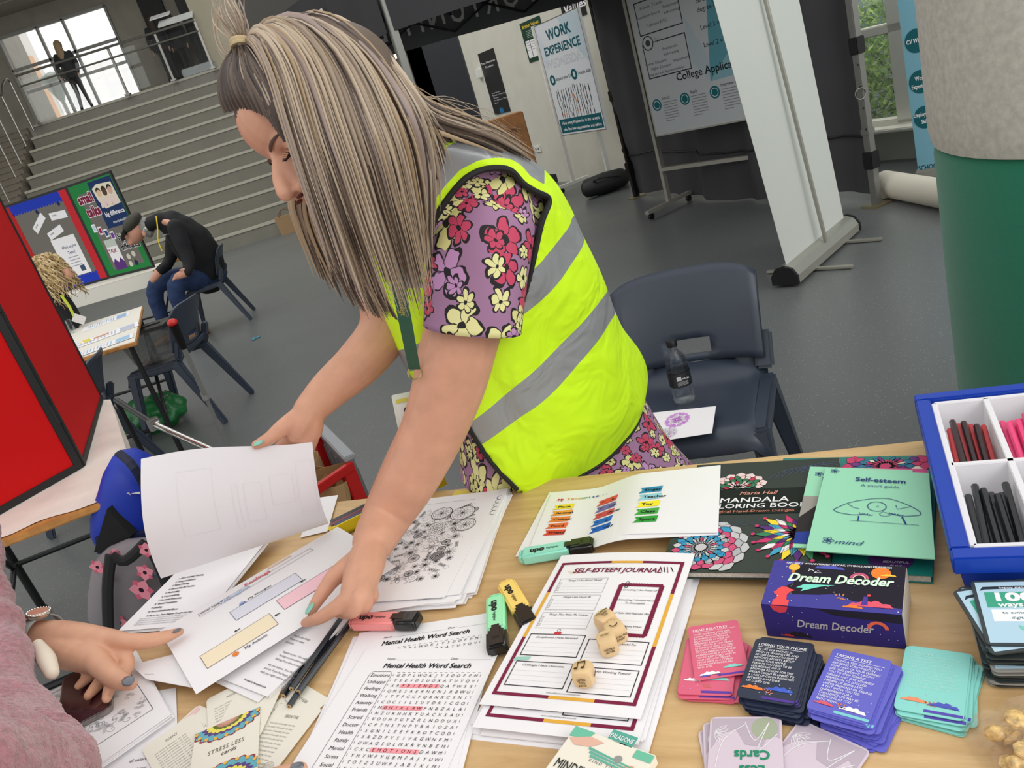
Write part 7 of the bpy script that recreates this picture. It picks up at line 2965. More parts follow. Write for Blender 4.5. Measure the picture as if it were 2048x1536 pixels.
# legs under the skirt, down to the shoes
for s, (x, y) in ((-1, (.0, 1.56)), (1, (.17, 1.60))):
    b.limb([V((x, y, .64)), V((x + .01, y + .02, .42)), V((x, y + .05, .09))], [.07, .052, .036], 14)
hair_n, hair_d = (u_ * .93 - f_ * .36).normalized(), None
hl = hd(0, .080, .068)


def paint_body(c, n):
    v = c - HO
    if v.length > .16: return 0
    r, f, u = v.dot(r_), v.dot(f_), v.dot(u_)
    lim = .066 - .35 * max(0, .080 - f) - .0 * abs(r) - 6 * max(0, abs(r) - .02) ** 2
    return 1 if (u > lim and f > -.02) or (f <= -.02 and u > -.05) else 0


body = b.remesh('body', [SKIN, HB], wo, .0030, 5, paint=paint_body)

# nails, brows, lashes, lips, nostrils
def nail(p, d, up_, w_, l_, mat=TEALN):
    d = d.normalized()
    up_ = (up_ - d * up_.dot(d)).normalized()
    s = d.cross(up_)
    R = Matrix((s, d, up_)).transposed()
    m = MB()
    m.ell(p, (w_, l_, .0022), R, 12, 6)
    return m.build('fingernail', mat, wo, smooth=True)


p1, p2 = Z(649, 1180, .778), Z(622, 1222, .764)
nail(Z(619, 1217, .7725), p2 - p1, (CB * .6 + CU * .4 - CR * .75), .0072, .0105)
nail(A(1.197, 516, 886), A(1.203, 512, 890) - A(1.212, 540, 876), CU + CB * .4, .0068, .009)
BROW = M('brow_brown', (84, 58, 46), .8)
LASH = M('lash_black', (18, 14, 14), .6)
for s in (-1, 1):
    m = MB()
    m.tube(smooth_path([hd(s * .011, .0985, .0125), hd(s * .022, .0965, .0148), hd(s * .034, .0900, .0145), hd(s * .048, .0765, .0105)], 1, 5)[0],
           [.0012 + .0014 * math.sin(PI * min(1, i / 15 + .25)) for i in range(16)], 8, flat=.5, hint=f_)
    m.build('eyebrow', BROW, wo, smooth=True)
    m = MB()
    pts = smooth_path([hd(s * .018, .0825, -.004), hd(s * .025, .0895, -.0085), hd(s * .036, .0890, -.009), hd(s * .046, .0785, -.003)], 1, 5)[0]
    m.tube(pts, .0013, 6)
    for i in range(0, 16):
        a = pts[min(i, 15)]
        m.tube([a, a + (f_ * .007 - u_ * .002 + r_ * s * (i - 6) * .0005), a + (f_ * .0105 + u_ * .0 + r_ * s * (i - 6) * .0009)], [.0006, .0005, .0002], 4)
    m.build('eyelashes', LASH, wo)
    m = MB()
    m.ell(hd(s * .0085, .1035, -.0462), (.0034, .0052, .0022), HR, 8, 6)
    m.build('nostril', M('nostril_dark', (92, 44, 36), .8), wo, smooth=True)
m = MB()
for c_, rr in (((0, .0905, -.066), (.019, .0045, .0035)), ((0, .0885, -.0755), (.017, .005, .0042))):
    m.ell(hd(*c_), [k * HS for k in rr], HR, 14, 8)
m.build('lips', M('lip_rose', (176, 100, 92), .45), wo, smooth=True)


# ---- floral dress cloth
def floral():
    m = bpy.data.materials.new('floral_cloth')
    m.use_nodes = True
    nt = m.node_tree
    N, L = nt.nodes.new, nt.links.new
    bs = nt.nodes['Principled BSDF']
    bs.inputs['Roughness'].default_value = .75

    def mth(op, a, b=None, c=None):
        n = N('ShaderNodeMath')
        n.operation = op
        for i, x in enumerate((a, b, c)):
            if x is None: continue
            if isinstance(x, (int, float)): n.inputs[i].default_value = x
            else: L(x, n.inputs[i])
        return n.outputs[0]
    uv = N('ShaderNodeUVMap')
    prev = None
    for li, (sc, off, pet, size) in enumerate(((17, (0, 0, 0), 5, .42), (23, (3.3, 7.1, 0), 6, .30))):
        mp = N('ShaderNodeMapping')
        mp.inputs['Location'].default_value = off
        mp.inputs['Scale'].default_value = (sc, sc, sc)
        L(uv.outputs[0], mp.inputs[0])
        nz = N('ShaderNodeTexNoise')
        nz.inputs['Scale'].default_value = 2.2
        L(mp.outputs[0], nz.inputs['Vector'])
        mxv = N('ShaderNodeVectorMath')
        mxv.operation = 'MULTIPLY_ADD'
        mxv.inputs[1].default_value = (.35, .35, 0)
        L(nz.outputs['Color'], mxv.inputs[0])
        L(mp.outputs[0], mxv.inputs[2])
        vo = N('ShaderNodeTexVoronoi')
        vo.voronoi_dimensions = '2D'
        vo.inputs['Scale'].default_value = 1
        vo.inputs['Randomness'].default_value = .75
        L(mxv.outputs[0], vo.inputs['Vector'])
        sb = N('ShaderNodeVectorMath')
        sb.operation = 'SUBTRACT'
        L(mxv.outputs[0], sb.inputs[0])
        L(vo.outputs['Position'], sb.inputs[1])
        sp = N('ShaderNodeSeparateXYZ')
        L(sb.outputs[0], sp.inputs[0])
        sc_ = N('ShaderNodeSeparateColor')
        L(vo.outputs['Color'], sc_.inputs[0])
        ang = mth('ARCTAN2', sp.outputs[1], sp.outputs[0])
        ph = mth('MULTIPLY', sc_.outputs[1], 6.28)
        ca = mth('ABSOLUTE', mth('COSINE', mth('MULTIPLY_ADD', ang, pet / 2, ph)))
        size_r = mth('MULTIPLY_ADD', sc_.outputs[2], .12, size - .06)
        Rr = mth('MULTIPLY', size_r, mth('MULTIPLY_ADD', mth('POWER', ca, .6), .62, .40))
        d = vo.outputs['Distance']
        inside = mth('LESS_THAN', d, Rr)
        edge = mth('LESS_THAN', d, mth('ADD', Rr, .075))
        # petal veins and dark heart
        vein = mth('LESS_THAN', ca, .16)
        heart = mth('LESS_THAN', d, mth('MULTIPLY', size_r, .22))
        dark = mth('MAXIMUM', mth('MULTIPLY', vein, mth('LESS_THAN', d, mth('MULTIPLY', Rr, .95))), heart)
        cr = N('ShaderNodeValToRGB')
        cr.color_ramp.interpolation = 'CONSTANT'
        cols = ((0, (226, 222, 158)), (.42, (196, 66, 98)), (.66, (190, 140, 186)), (.84, (216, 210, 140)))
        while len(cr.color_ramp.elements) < 4: cr.color_ramp.elements.new(.5)
        for e, (p, c) in zip(cr.color_ramp.elements, cols):
            e.position = p
            e.color = rgb(c)
        L(sc_.outputs[0], cr.inputs['Fac'])
        blk = rgb((22, 18, 22))
        m1 = N('ShaderNodeMix')
        m1.data_type = 'RGBA'
        L(edge, m1.inputs[0])
        if prev is None: m1.inputs[6].default_value = rgb((158, 116, 150))
        else: L(prev, m1.inputs[6])
        m1.inputs[7].default_value = blk
        m2 = N('ShaderNodeMix')
        m2.data_type = 'RGBA'
        L(inside, m2.inputs[0])
        L(m1.outputs[2], m2.inputs[6])
        L(cr.outputs[0], m2.inputs[7])
        m3 = N('ShaderNodeMix')
        m3.data_type = 'RGBA'
        L(mth('MULTIPLY', dark, inside), m3.inputs[0])
        L(m2.outputs[2], m3.inputs[6])
        m3.inputs[7].default_value = blk
        prev = m3.outputs[2]
    L(prev, bs.inputs['Base Color'])
    return m


FLOR = floral()


def grid_mesh(name, rows, mat, parent, closed=True, scale_uv=1.0, keep=None, solid=0, mats=None, midx=None, smooth=True):
    """rows of points -> cloth mesh with UVs in metres"""
    n, R_ = len(rows[0]), len(rows)
    me = bpy.data.meshes.new(name)
    vs = [tuple(p) for r in rows for p in r]
    us = []
    for r in rows:
        L_ = [0]
        for a, b_ in zip(r, r[1:] + r[:1]): L_.append(L_[-1] + (b_ - a).length)
        us.append(L_)
    mid = [0]
    for a, b_ in zip(rows, rows[1:]): mid.append(mid[-1] + sum((a[k] - b_[k]).length for k in range(0, n, max(1, n // 8))) / len(range(0, n, max(1, n // 8))))
    fs, uvs, mi = [], [], []
    Lm = sum(l[-1] for l in us) / len(us)
    for j in range(R_ - 1):
        for i in range(n if closed else n - 1):
            k = (i + 1) % n
            if keep and not keep(i, j, (rows[j][i] + rows[j + 1][k]) / 2): continue
            fs.append((j * n + i, j * n + k, (j + 1) * n + k, (j + 1) * n + i))
            a, b_ = i / n * Lm, (i + 1) / n * Lm
            uvs.append(((a, mid[j]), (b_, mid[j]), (b_, mid[j + 1]), (a, mid[j + 1])))
            mi.append(midx(i, j, (rows[j][i] + rows[j + 1][k]) / 2) if midx else 0)
    me.from_pydata(vs, [], fs)
    for m_ in (mats or [mat]): me.materials.append(m_)
    ul = me.uv_layers.new(name='UVMap')
    q = 0
    for f in uvs:
        for c in f:
            ul.data[q].uv = c
            q += 1
    me.polygons.foreach_set('material_index', mi)
    for p in me.polygons: p.use_smooth = smooth
    bm = bmesh.new()
    bm.from_mesh(me)
    bmesh.ops.delete(bm, geom=[v for v in bm.verts if not v.link_faces], context='VERTS')
    bmesh.ops.recalc_face_normals(bm, faces=bm.faces)
    bm.to_mesh(me)
    bm.free()
    o = link_mesh(name, me, parent)
    if solid:
        md = o.modifiers.new('s', 'SOLIDIFY')
        md.thickness = solid
        md.offset = 0
    return o


RINGS = [((915, 902, 1.42), (1285, 800, 1.55), (1058, 994, 1.285)),
         ((905, 846, 1.42), (1292, 768, 1.55), (1062, 915, 1.268)),
         ((880, 792, 1.40), (1278, 712, 1.54), (1054, 826, 1.245)),
         ((832, 742, 1.37), (1236, 642, 1.52), (1032, 722, 1.215)),
         ((792, 680, 1.35), (1202, 570, 1.48), (1015, 622, 1.185)),
         ((757, 600, 1.33), (1160, 488, 1.44), (985, 520, 1.155)),
         ((738, 520, 1.31), (1128, 420, 1.40), (955, 430, 1.135)),
         ((748, 440, 1.28), (1086, 352, 1.36), (930, 362, 1.125)),
         ((775, 370, 1.22), (1015, 296, 1.31), (900, 316, 1.105)),
         ((790, 325, 1.18), (935, 254, 1.27), (856, 296, 1.085))]


def ring_at(t, sc=1.0, n=128, wob=0.0):
    t = min(max(t, 0), len(RINGS) - 1.0001)
    P3 = [[A(q[2], q[0], q[1]) for q in r] for r in RINGS]
    F, B, N_ = [catmull([p[k] for p in P3], t / (len(RINGS) - 1)) for k in range(3)]
    c = (F + B) / 2
    a, bb = (B - F) / 2 * sc, (N_ - c) * sc
    out = []
    for i in range(n):
        th = 2 * PI * i / n
        cs, sn = math.cos(th), math.sin(th)
        k = 1 + wob * (.013 * math.sin(th * 5 + t * 1.3) + .009 * math.sin(th * 9 - t * 2.1) + .016 * noise.noise((math.cos(th) * 2, math.sin(th) * 2, t * .8)))
        e = .90 - .16 * max(0, 1 - t / 2) * (sn > 0 and cs > 0)
        x = math.copysign(abs(cs) ** e, cs)
        y = math.copysign(abs(sn) ** e, sn)
        out.append(c + (a * x + bb * y) * k)
    return out


NTH = 144
TT = [i / 12 for i in range(0, 109)]
rows = [ring_at(t, 1.0, NTH, 1.0) for t in TT]
APOLY = [(855, 492), (866, 445), (885, 412), (905, 384), (932, 355), (962, 340), (990, 336), (1014, 338), (1030, 348), (1046, 368), (1072, 384), (1096, 394), (1098, 408), (1084, 440), (1074, 485), (1064, 530), (1052, 575), (1035, 620), (990, 648), (930, 640), (885, 600), (860, 548)]


def rho(p):          # signed distance to the armhole outline as the garment is worn
    x, y = proj(p)
    inside, dm = False, 1e9
    n = len(APOLY)
    for k in range(n):
        (x1, y1), (x2, y2) = APOLY[k], APOLY[(k + 1) % n]
        if (y1 > y) != (y2 > y) and x < (x2 - x1) * (y - y1) / (y2 - y1) + x1: inside = not inside
        L2 = (x2 - x1) ** 2 + (y2 - y1) ** 2
        t = min(1, max(0, ((x - x1) * (x2 - x1) + (y - y1) * (y2 - y1)) / L2))
        dm = min(dm, math.hypot(x - x1 - t * (x2 - x1), y - y1 - t * (y2 - y1)))
    return (-dm if inside else dm), x, y


FL = [(917, 822), (932, 845), (955, 884), (975, 915), (1000, 945), (1034, 979), (1045, 990)]


def fline(y):
    for (x1, y1), (x2, y2) in zip(FL, FL[1:]):
        if y1 <= y <= y2: return x1 + (x2 - x1) * (y - y1) / (y2 - y1)
    return 1040


near = lambda i: 6 <= i < NTH // 2 + 4


def keep(i, j, c):
    if near(i):
        q, x, y = rho(c)
        if q < 2: return False
        if i > NTH // 5 and y > 822 and x < fline(y): return False
    else:
        # far armhole, mirrored on the other side
        th = i / NTH
        t = TT[j]
        if .70 < th < .86 and 5.0 < t < 7.6: return False
    # front opening below the neck
    if .47 < i / NTH < .53 and TT[j] > 3.2 + 0 and False: return False
    return True


def band(i, t, p):
    th = 2 * PI * i / NTH
    cs = math.cos(th)
    v = .30 - abs(t - (2.3 + 1.35 * cs))
    if i < NTH // 2 + 4 or i > NTH - 8:
        q, x, y = rho(p)
        v = max(v, min((26 - abs(q - 46)) / 60, (575 - y) / 120, (1088 - x) / 60))
    if t < 6.2: v = max(v, .29 - abs(t - (4.05 + 1.0 * cs + .4 * cs * cs)))
    return v


HIVIS = M('hi_vis_yellow', (206, 250, 20), .6, bump=.12, bump_scale=1200)


def band_mat():
    m = M('hi_vis_with_bands', (206, 250, 20), .6)
    nt = m.node_tree
    b1 = nt.nodes['Principled BSDF']
    out = nt.nodes['Material Output']
    b2 = nt.nodes.new('ShaderNodeBsdfPrincipled')
    b2.inputs['Base Color'].default_value = rgb((150, 152, 154))
    b2.inputs['Roughness'].default_value = .36
    b2.inputs['Metallic'].default_value = .2
    at = nt.nodes.new('ShaderNodeAttribute')
    at.attribute_name = 'band'
    gt = nt.nodes.new('ShaderNodeMath')
    gt.operation = 'GREATER_THAN'
    gt.inputs[1].default_value = 0
    mx = nt.nodes.new('ShaderNodeMixShader')
    tc = nt.nodes.new('ShaderNodeTexCoord')
    nz = nt.nodes.new('ShaderNodeTexNoise')
    nz.inputs['Scale'].default_value = 9
    nz.inputs['Detail'].default_value = 2
    nz.inputs['Distortion'].default_value = 1.5
    bp = nt.nodes.new('ShaderNodeBump')
    bp.inputs['Strength'].default_value = .55
    bp.inputs['Distance'].default_value = .02
    nt.links.new(tc.outputs['Object'], nz.inputs['Vector'])
    nt.links.new(nz.outputs['Fac'], bp.inputs['Height'])
    for q in (b1, b2): nt.links.new(bp.outputs['Normal'], q.inputs['Normal'])
    nt.links.new(at.outputs['Fac'], gt.inputs[0])
    nt.links.new(gt.outputs[0], mx.inputs[0])
    nt.links.new(b1.outputs[0], mx.inputs[1])
    nt.links.new(b2.outputs[0], mx.inputs[2])
    nt.links.new(mx.outputs[0], out.inputs[0])
    return m


HB_ = band_mat()
BV = {tuple(rows[j][i]): band(i, TT[j], rows[j][i]) for j in range(len(TT)) for i in range(NTH)}
BK_ = {tuple(round(x, 5) for x in k): v for k, v in BV.items()}
vest = grid_mesh('vest', rows, HB_, wo, keep=keep, solid=.002, mats=[HB_])
at_ = vest.data.attributes.new('band', 'FLOAT', 'POINT')
at_.data.foreach_set('value', [BK_.get(tuple(round(x, 5) for x in v.co), -1) for v in vest.data.vertices])
fit(vest, 'fluorescent yellow vest with silver reflective bands and black edging')
# black edging: hem, armhole, neck
TRIM = M('black_binding', (18, 18, 18), .7)


def trim(pts, r=.0045, nm='vest_binding'):
    m = MB()
    m.tube(pts, r, 8, cap=False)
    return m.build(nm, TRIM, vest, smooth=True)


hi = [i for i in range(NTH) if not (near(i) and proj(rows[0][i])[0] < 1034 and i > NTH // 5)]
k0 = next(i for i in hi if i - 1 not in hi and i > 0)
trim([rows[0][(k0 + j) % NTH] for j in range(len(hi))])
trim(rows[-1] + rows[-1][:1], .004)
allp = [(rows[j][i], proj(rows[j][i])) for j in range(len(TT)) for i in range(NTH) if near(i)]
pts = []
ap_, _ = smooth_path([V((x, y, 0)) for x, y in APOLY + APOLY[:1]], 1, 4)
NA_ = len(ap_) - 1
for k in range(NA_):
    x, y = ap_[k].x, ap_[k].y
    bp_ = min(allp, key=lambda q: (q[1][0] - x) ** 2 + (q[1][1] - y) ** 2)[0]
    dep = (bp_ - EYE).dot(fw)
    rr = ray(x, y)
    pts.append(EYE + rr * (dep / rr.dot(fw)) - rr.normalized() * .001)
for _ in range(3): pts = [(pts[i - 1] + pts[i] * 2 + pts[(i + 1) % NA_]) / 4 for i in range(NA_)]
trim(pts + pts[:1], .0048)
pf_ = []
for x, y in [(a.x, a.y) for a in smooth_path([V((x, y, 0)) for x, y in FL[:-1]], 1, 3)[0]]:
    bp_ = min(allp, key=lambda q: (q[1][0] - x) ** 2 + (q[1][1] - y) ** 2)[0]
    rr = ray(x, y)
    pf_.append(EYE + rr * ((bp_ - EYE).dot(fw)) - rr.normalized() * .001)
trim(pf_, .0045)

# dress: bodice inside the vest, sleeve, skirt
rowsb = [ring_at(t, .90, 64) for t in [i / 4 for i in range(0, 35)]]
grid_mesh('dress_bodice', rowsb, FLOR, wo)


def sleeve(spec, name='sleeve'):
    cs = [A(Y, x, y) for x, y, w_, Y in spec]
    ws = [w_ for *_, w_, Y in spec]
    rr = []
    K_ = 22
    for j in range(K_ + 1):
        t = j / K_
        c = catmull(cs, t)
        w_ = catmull(ws, t)
        d = (catmull(cs, min(t + .02, 1)) - catmull(cs, max(t - .02, 0))).normalized()
        a = (CR - d * CR.dot(d)).normalized()
        bv = d.cross(a)
        rr.append([c + (a * math.cos(q) + bv * math.sin(q)) * w_ * (1 + .03 * math.sin(q * 4 + t * 5) * t) for q in [2 * PI * i / 48 for i in range(48)]])
    return grid_mesh(name, rr, FLOR, wo, solid=.0016)


sleeve([(995, 345, .030, 1.22), (990, 375, .056, 1.215), (974, 425, .074, 1.21), (956, 500, .080, 1.19), (951, 580, .077, 1.175), (945, 655, .0775, 1.17)])
sleeve([(815, 400, .03, 1.37), (800, 460, .058, 1.36), (785, 540, .060, 1.35), (778, 600, .060, 1.345)])
sk = []
top_r, hem_r = ring_at(1.0, .88, 72), ring_at(0, .90, 72)
P3 = [A(q[2], q[0], q[1]) for q in RINGS[0]]
dB_ = P3[1] - P3[0]
dB_.z = 0
dB_.normalize()
dN_ = P3[2] - (P3[0] + P3[1]) / 2
dN_ = (V((dN_.x, dN_.y, 0)) - dB_ * dB_.dot(V((dN_.x, dN_.y, 0)))).normalized()
sc_c = V((.15, 1.60, .33))
for j in range(21):
    t = j / 20
    row = []
    for i in range(72):
        q = 2 * PI * i / 72
        bt_ = sc_c + dB_ * .275 * math.cos(q) + dN_ * .21 * math.sin(q)
        p = top_r[i].lerp(hem_r[i], t / .2) if t < .2 else hem_r[i].lerp(bt_, (t - .2) / .8)
        p = p + (dB_ * math.cos(q) + dN_ * math.sin(q)) * .010 * t * math.sin(q * 9)
        if p.z < .735:          # keeps behind the desk edge
            dd = (p - TC).dot(-TV)
            if dd < .02: p = p + (-TV) * (.02 - dd)
        row.append(p)
    sk.append(row)
grid_mesh('skirt', sk, FLOR, wo, solid=.002)
for x, y in ((.0, 1.61), (.17, 1.65)):
    m = MB()
    m.loft([[V((x + .038 * s_ * math.cos(q), y - .03 + yy, hh * (.5 + .5 * math.sin(q)) + .004)) for q in [i * PI / 6 for i in range(12)]] for yy, s_, hh in ((.09, .6, .06), (.05, .9, .07), (-.03, 1, .06), (-.1, 1, .04), (-.14, .5, .03))])
    m.build('shoe', M('black_shoe', (24, 22, 22), .4), wo, smooth=True)

# lanyard and card
LG = M('lanyard_green', (20, 88, 66), .6)
la = [A(1.14, 830, 380), A(1.02, 788, 470), A(.99, 796, 560), A(1.04, 812, 650), A(1.15, 829, 738)]
lp, _ = smooth_path(la, 1, 6)
side = (CR * 1 + CB * -.05).normalized()
hw = .0088
m = MB()
for k in range(len(lp) - 1):
    m.add([lp[k] - side * hw, lp[k] + side * hw, lp[k + 1] + side * hw, lp[k + 1] - side * hw], [(0, 1, 2, 3)])
lo_ = m.build('lanyard', LG, wo, solid=.0012)
a_, b_ = lp[9], lp[-1]
lps = lp[9:]
Ll = sum((q1 - q0).length for q0, q1 in zip(lps, lps[1:]))
P = Print(lambda u, v: catmull(lps, min(max(v, 0), 1)) + side * hw * (2 * u - 1) - ray(810, 620).normalized() * .0022, 17.6, Ll * 1000, .0002)
P.text(5, 1, 'Horizon Community College', 11.5, (176, 170, 90), .02, 0, 'L', a=PI / 2, sx=1.0)
P.build('lanyard_lettering', lo_)
m = MB()
rc = lp[-1] - CU * .006
m.tube([rc + (side * math.cos(q) + CU * math.sin(q)) * .010 for q in [i * PI / 8 for i in range(17)]], .0012, 6)
m.build('lanyard_ring', M('brass_ring', (180, 170, 120), .3, .9), lo_)
m = MB()
bc = A(1.26, 813, 822)
Rb = Matrix((side, CB, CU)).transposed() @ Matrix.Rotation(-.2, 3, 'Y')
m.box(bc, (.040, .004, .062), R=Rb)
bd = m.build('badge_holder', M('badge_plastic', (214, 218, 206), .25), wo, bevel=.002)
P = Print(quadS(*[bc + Rb @ V((x, .0025, z)) for x, z in ((-.014, .022), (.014, .022), (.014, -.023), (-.014, -.023))]), 34, 55)
P.rect(0, 0, 34, 8, (210, 200, 90))
P.rect(0, 10, 34, 40, (226, 226, 222))
P.circle(20, 26, 8, (60, 50, 54))
P.build('badge_print', bd)
m = MB()
kc = A(1.36, 889, 893)
for k in range(8): m.ell(kc - V((0, 0, .004 * k)), (.0016, .0016, .0024), n=6, m=4)
m.build('key_chain', M('gold_chain', (200, 176, 90), .25, .9), wo)

# ---- hair
HC = [M('hair_ash_blond', (156, 138, 120), .45), M('hair_light_blond', (186, 168, 146), .45), M('hair_rose_blond', (152, 134, 126), .45), M('hair_golden', (166, 142, 112), .45), M('hair_brown', (92, 76, 64), .45), M('hair_dark', (64, 52, 46), .5)]


def gd(pts): return [A(Y, x, y) for x, y, Y in pts]


G_ = [gd(g) for g in (
    ((484, 88, .985), (506, 84, .955), (533, 132, .925), (566, 235, .905), (604, 360, .900), (642, 480, .905), (665, 560, .91)),
    ((486, 86, .985), (526, 66, .960), (580, 130, .925), (632, 290, .900), (680, 430, .900), (725, 560, .91), (748, 622, .92)),
    ((488, 84, .985), (560, 50, .965), (640, 120, .925), (706, 290, .895), (752, 430, .905), (795, 560, .93), (822, 640, .94)),
    ((490, 84, .990), (590, 42, .985), (690, 104, .940), (768, 262, .905), (806, 400, .93), (838, 540, .98), (862, 650, 1.0)),
    ((494, 84, .995), (625, 44, 1.00), (735, 118, .980), (818, 240, .96), (846, 350, .99), (850, 460, 1.03), (856, 570, 1.04)),
    ((494, 84, .995), (630, 42, 1.01), (742, 112, 1.00), (826, 220, .99), (858, 300, 1.03), (868, 390, 1.05), (862, 480, 1.06)))]
BK = [gd(g) for g in (
    ((540, 48, 1.01), (670, 60, 1.05), (770, 140, 1.06), (840, 210, 1.08), (910, 238, 1.12), (985, 268, 1.16), (1060, 316, 1.22)),
    ((520, 60, .99), (650, 70, 1.03), (762, 160, 1.03), (842, 232, 1.06), (905, 258, 1.10), (960, 276, 1.14), (1020, 302, 1.19)))]
FAR = [gd(g) for g in (
    ((640, 250, 1.05), (606, 330, 1.055), (588, 400, 1.06), (600, 450, 1.065), (618, 500, 1.07), (634, 545, 1.07)),
    ((660, 250, 1.05), (640, 340, 1.055), (640, 420, 1.06), (662, 490, 1.065), (700, 560, 1.07), (735, 626, 1.07)),
    ((700, 250, 1.07), (690, 340, 1.07), (700, 420, 1.075), (730, 500, 1.08), (765, 590, 1.085), (792, 640, 1.085)))]
CAP = [gd(g) for g in (
    ((460, 222, 1.00), (450, 196, 1.00), (449, 160, 1.00), (457, 126, 1.00), (474, 98, .995)),
    ((482, 216, .960), (468, 186, .955), (462, 152, .960), (468, 120, .970), (480, 98, .985)),
    ((512, 214, .935), (494, 180, .932), (482, 146, .940), (480, 118, .958), (485, 98, .980)),
    ((546, 232, .918), (528, 190, .918), (508, 150, .928), (496, 120, .950), (490, 98, .975)),
    ((580, 280, .915), (556, 220, .912), (530, 160, .922), (506, 122, .948), (492, 98, .970)))]


def interp(Gs, s):
    s = min(max(s, 0), .9999) * (len(Gs) - 1)
    i = int(s)
    f = s - i
    return [a.lerp(c, f) for a, c in zip(Gs[i], Gs[i + 1])]


rh = random.Random(77)
hm = MB()


def lock(pts, r0, mi, jit, taper=.15, start=.5, flat=.4, n=6, k=4, end=1.0):
    o = V((rh.gauss(0, 1), rh.gauss(0, 1), rh.gauss(0, 1))) * jit
    o2 = V((rh.gauss(0, 1), rh.gauss(0, 1), rh.gauss(0, 1))) * jit * 1.2
    L_ = len(pts)
    q = [p + (o * min(1, i * .8) + o2 * i / L_ * .6) * (1 if i else .25) for i, p in enumerate(pts)]
    sm, _ = smooth_path(q, 1, k)
    if end < 1: sm = sm[:max(5, int(len(sm) * end))]
    m_ = len(sm) - 1
    rr = [r0 * (start + (1 - start) * min(1, t / m_ * 4)) * (1 if t / m_ < .55 else max(taper, 1 - (t / m_ - .55) / .45 * (1 - taper))) for t in range(m_ + 1)]
    hm.m = mi
    hm.tube(sm, rr, n, True, flat, CB)


# under layer: broad dark locks that close the mass
for s in range(26): lock([p + fw * .014 for p in interp(G_, s / 25)], .011, 4 if s % 3 else 5, .001, .1, .5, .5, end=.84)
TOP = [G_[4], G_[5], [G_[5][0].lerp(BK[1][0], .5), G_[5][1].lerp(BK[0][1], .6) + CU * .004, G_[5][2].lerp(BK[0][2], .6) + CU * .004, G_[5][3].lerp(BK[0][3], .5), A(1.08, 872, 262), A(1.11, 900, 300), A(1.12, 915, 330)], BK[0]]
for s in range(16): lock([p + fw * .012 for p in interp(TOP, s / 15)], .012, 4 if s % 2 else 5, .001, .2, .6, .5, end=.8)
for s in range(150): lock(interp(TOP, rh.random()), rh.uniform(.0015, .0042), rh.choice([0, 1, 2, 4, 4, 5, 3, 1]), .004, .06, end=rh.uniform(.55, .95))
for s in range(90): lock([p + fw * .006 for p in interp(G_, rh.random())], rh.uniform(.004, .007), rh.choice([4, 4, 0, 3, 2]), .004, .05, end=rh.uniform(.7, .95))
for s in range(380):
    f = rh.random()
    streak = noise.noise((f * 22, 3.3, 0))
    mi = 1 if streak > .14 else (0 if streak > -.02 else (2 if streak > -.14 else (4 if streak > -.3 else 5)))
    if rh.random() < .25: mi = rh.choice([0, 1, 2, 3, 4])
    lock(interp(G_, f), rh.uniform(.0012, .0040), mi, .0034, .03, end=rh.choice([rh.uniform(.62, .8), rh.uniform(.8, 1), rh.uniform(.88, 1)]))
for s in range(170): lock(interp(G_, rh.uniform(-.0, 1)), rh.uniform(.0006, .0012), rh.choice([0, 1, 1, 3, 5, 4]), .0055, .3, end=rh.uniform(.7, 1), n=4)
for s in range(14): lock([p + fw * .01 for p in interp(BK, s / 13)], .010, 5, .001, .3)
for s in range(90): lock(interp(BK, rh.random()), rh.uniform(.0018, .0042), rh.choice([0, 1, 2, 4, 4, 5, 3]), .0055, .08)
for s in range(60): lock(interp([G_[5], BK[0]], rh.random()), rh.uniform(.002, .005), rh.choice([4, 5, 4, 1, 2]), .004, .08, end=.62)
for s in range(80): lock(interp(FAR, rh.random() ** 1.0), rh.uniform(.0018, .0042), rh.choice([3, 3, 0, 4, 4]), .004, .06)
for s in range(14): lock([p + fw * .006 for p in interp(FAR, s / 13)], .006, 4, .002, .2)
for s in range(26): lock(interp(CAP, s / 25), .0075, 5 if s % 2 else 4, .0006, .5, 1, .35)
for s in range(150): lock([p - ray(600, 250).normalized() * .002 for p in interp(CAP, rh.random())], rh.uniform(.0009, .002), rh.choice([4, 5, 4, 5, 5, 0]), .0016, .6, 1, .6, 4)
hair = hm.build('hair', HC, wo, smooth=True, angle=80)
fit(hair, 'long straight streaked blond hair falling from a high half ponytail')
# scalp volume beneath the locks, tuft and hair tie
sm_ = MB()
sm_.ell(hd(0, -.016, .040), (.074, .086, .0805), HR, 28, 18)
sm_.ell(A(1.02, 745, 215), (.05, .05, .055), HR, 20, 14)
sc = sm_.remesh('hair_volume', M('hair_brown'), wo, .006, 3)
hm = MB()
tf = [gd(g) for g in (((482, 86, 0.984), (470, 62, 0.98), (452, 34, 0.98), (448, 4, 0.985)), ((488, 84, 0.984), (486, 56, 0.97), (470, 24, 0.97), (462, -4, 0.975)))]
for s in range(34): lock(interp(tf, rh.random()), rh.uniform(.0005, .0013), rh.choice([1, 0, 2]), .006, .2, 1, .6, 4)
lp2 = [gd(g) for g in (((478, 88, 0.984), (448, 104, 0.984), (431, 70, 0.984), (432, 30, 0.984), (452, 10, 0.984)), ((480, 88, 0.984), (455, 116, 0.984), (436, 96, 0.984), (428, 50, 0.984), (446, 18, 0.984)))]
for s in range(9): lock(interp(lp2, rh.random()), .0005, 1, .0035, .3, 1, 1, 4)
for s in range(40):
    g = interp(BK, rh.random())
    lock([p + CU * rh.uniform(.002, .02) for p in g[2:]], .00045, rh.choice([1, 0, 3]), .008, .3, 1, 1, 4)
fit(hm.build('loose_hair', HC, wo), kind='stuff')
m = MB()
tie_c, tdir = A(.975, 481, 90), (CU * .9 - CR * .2).normalized()
pa, pb_ = basis(tdir)
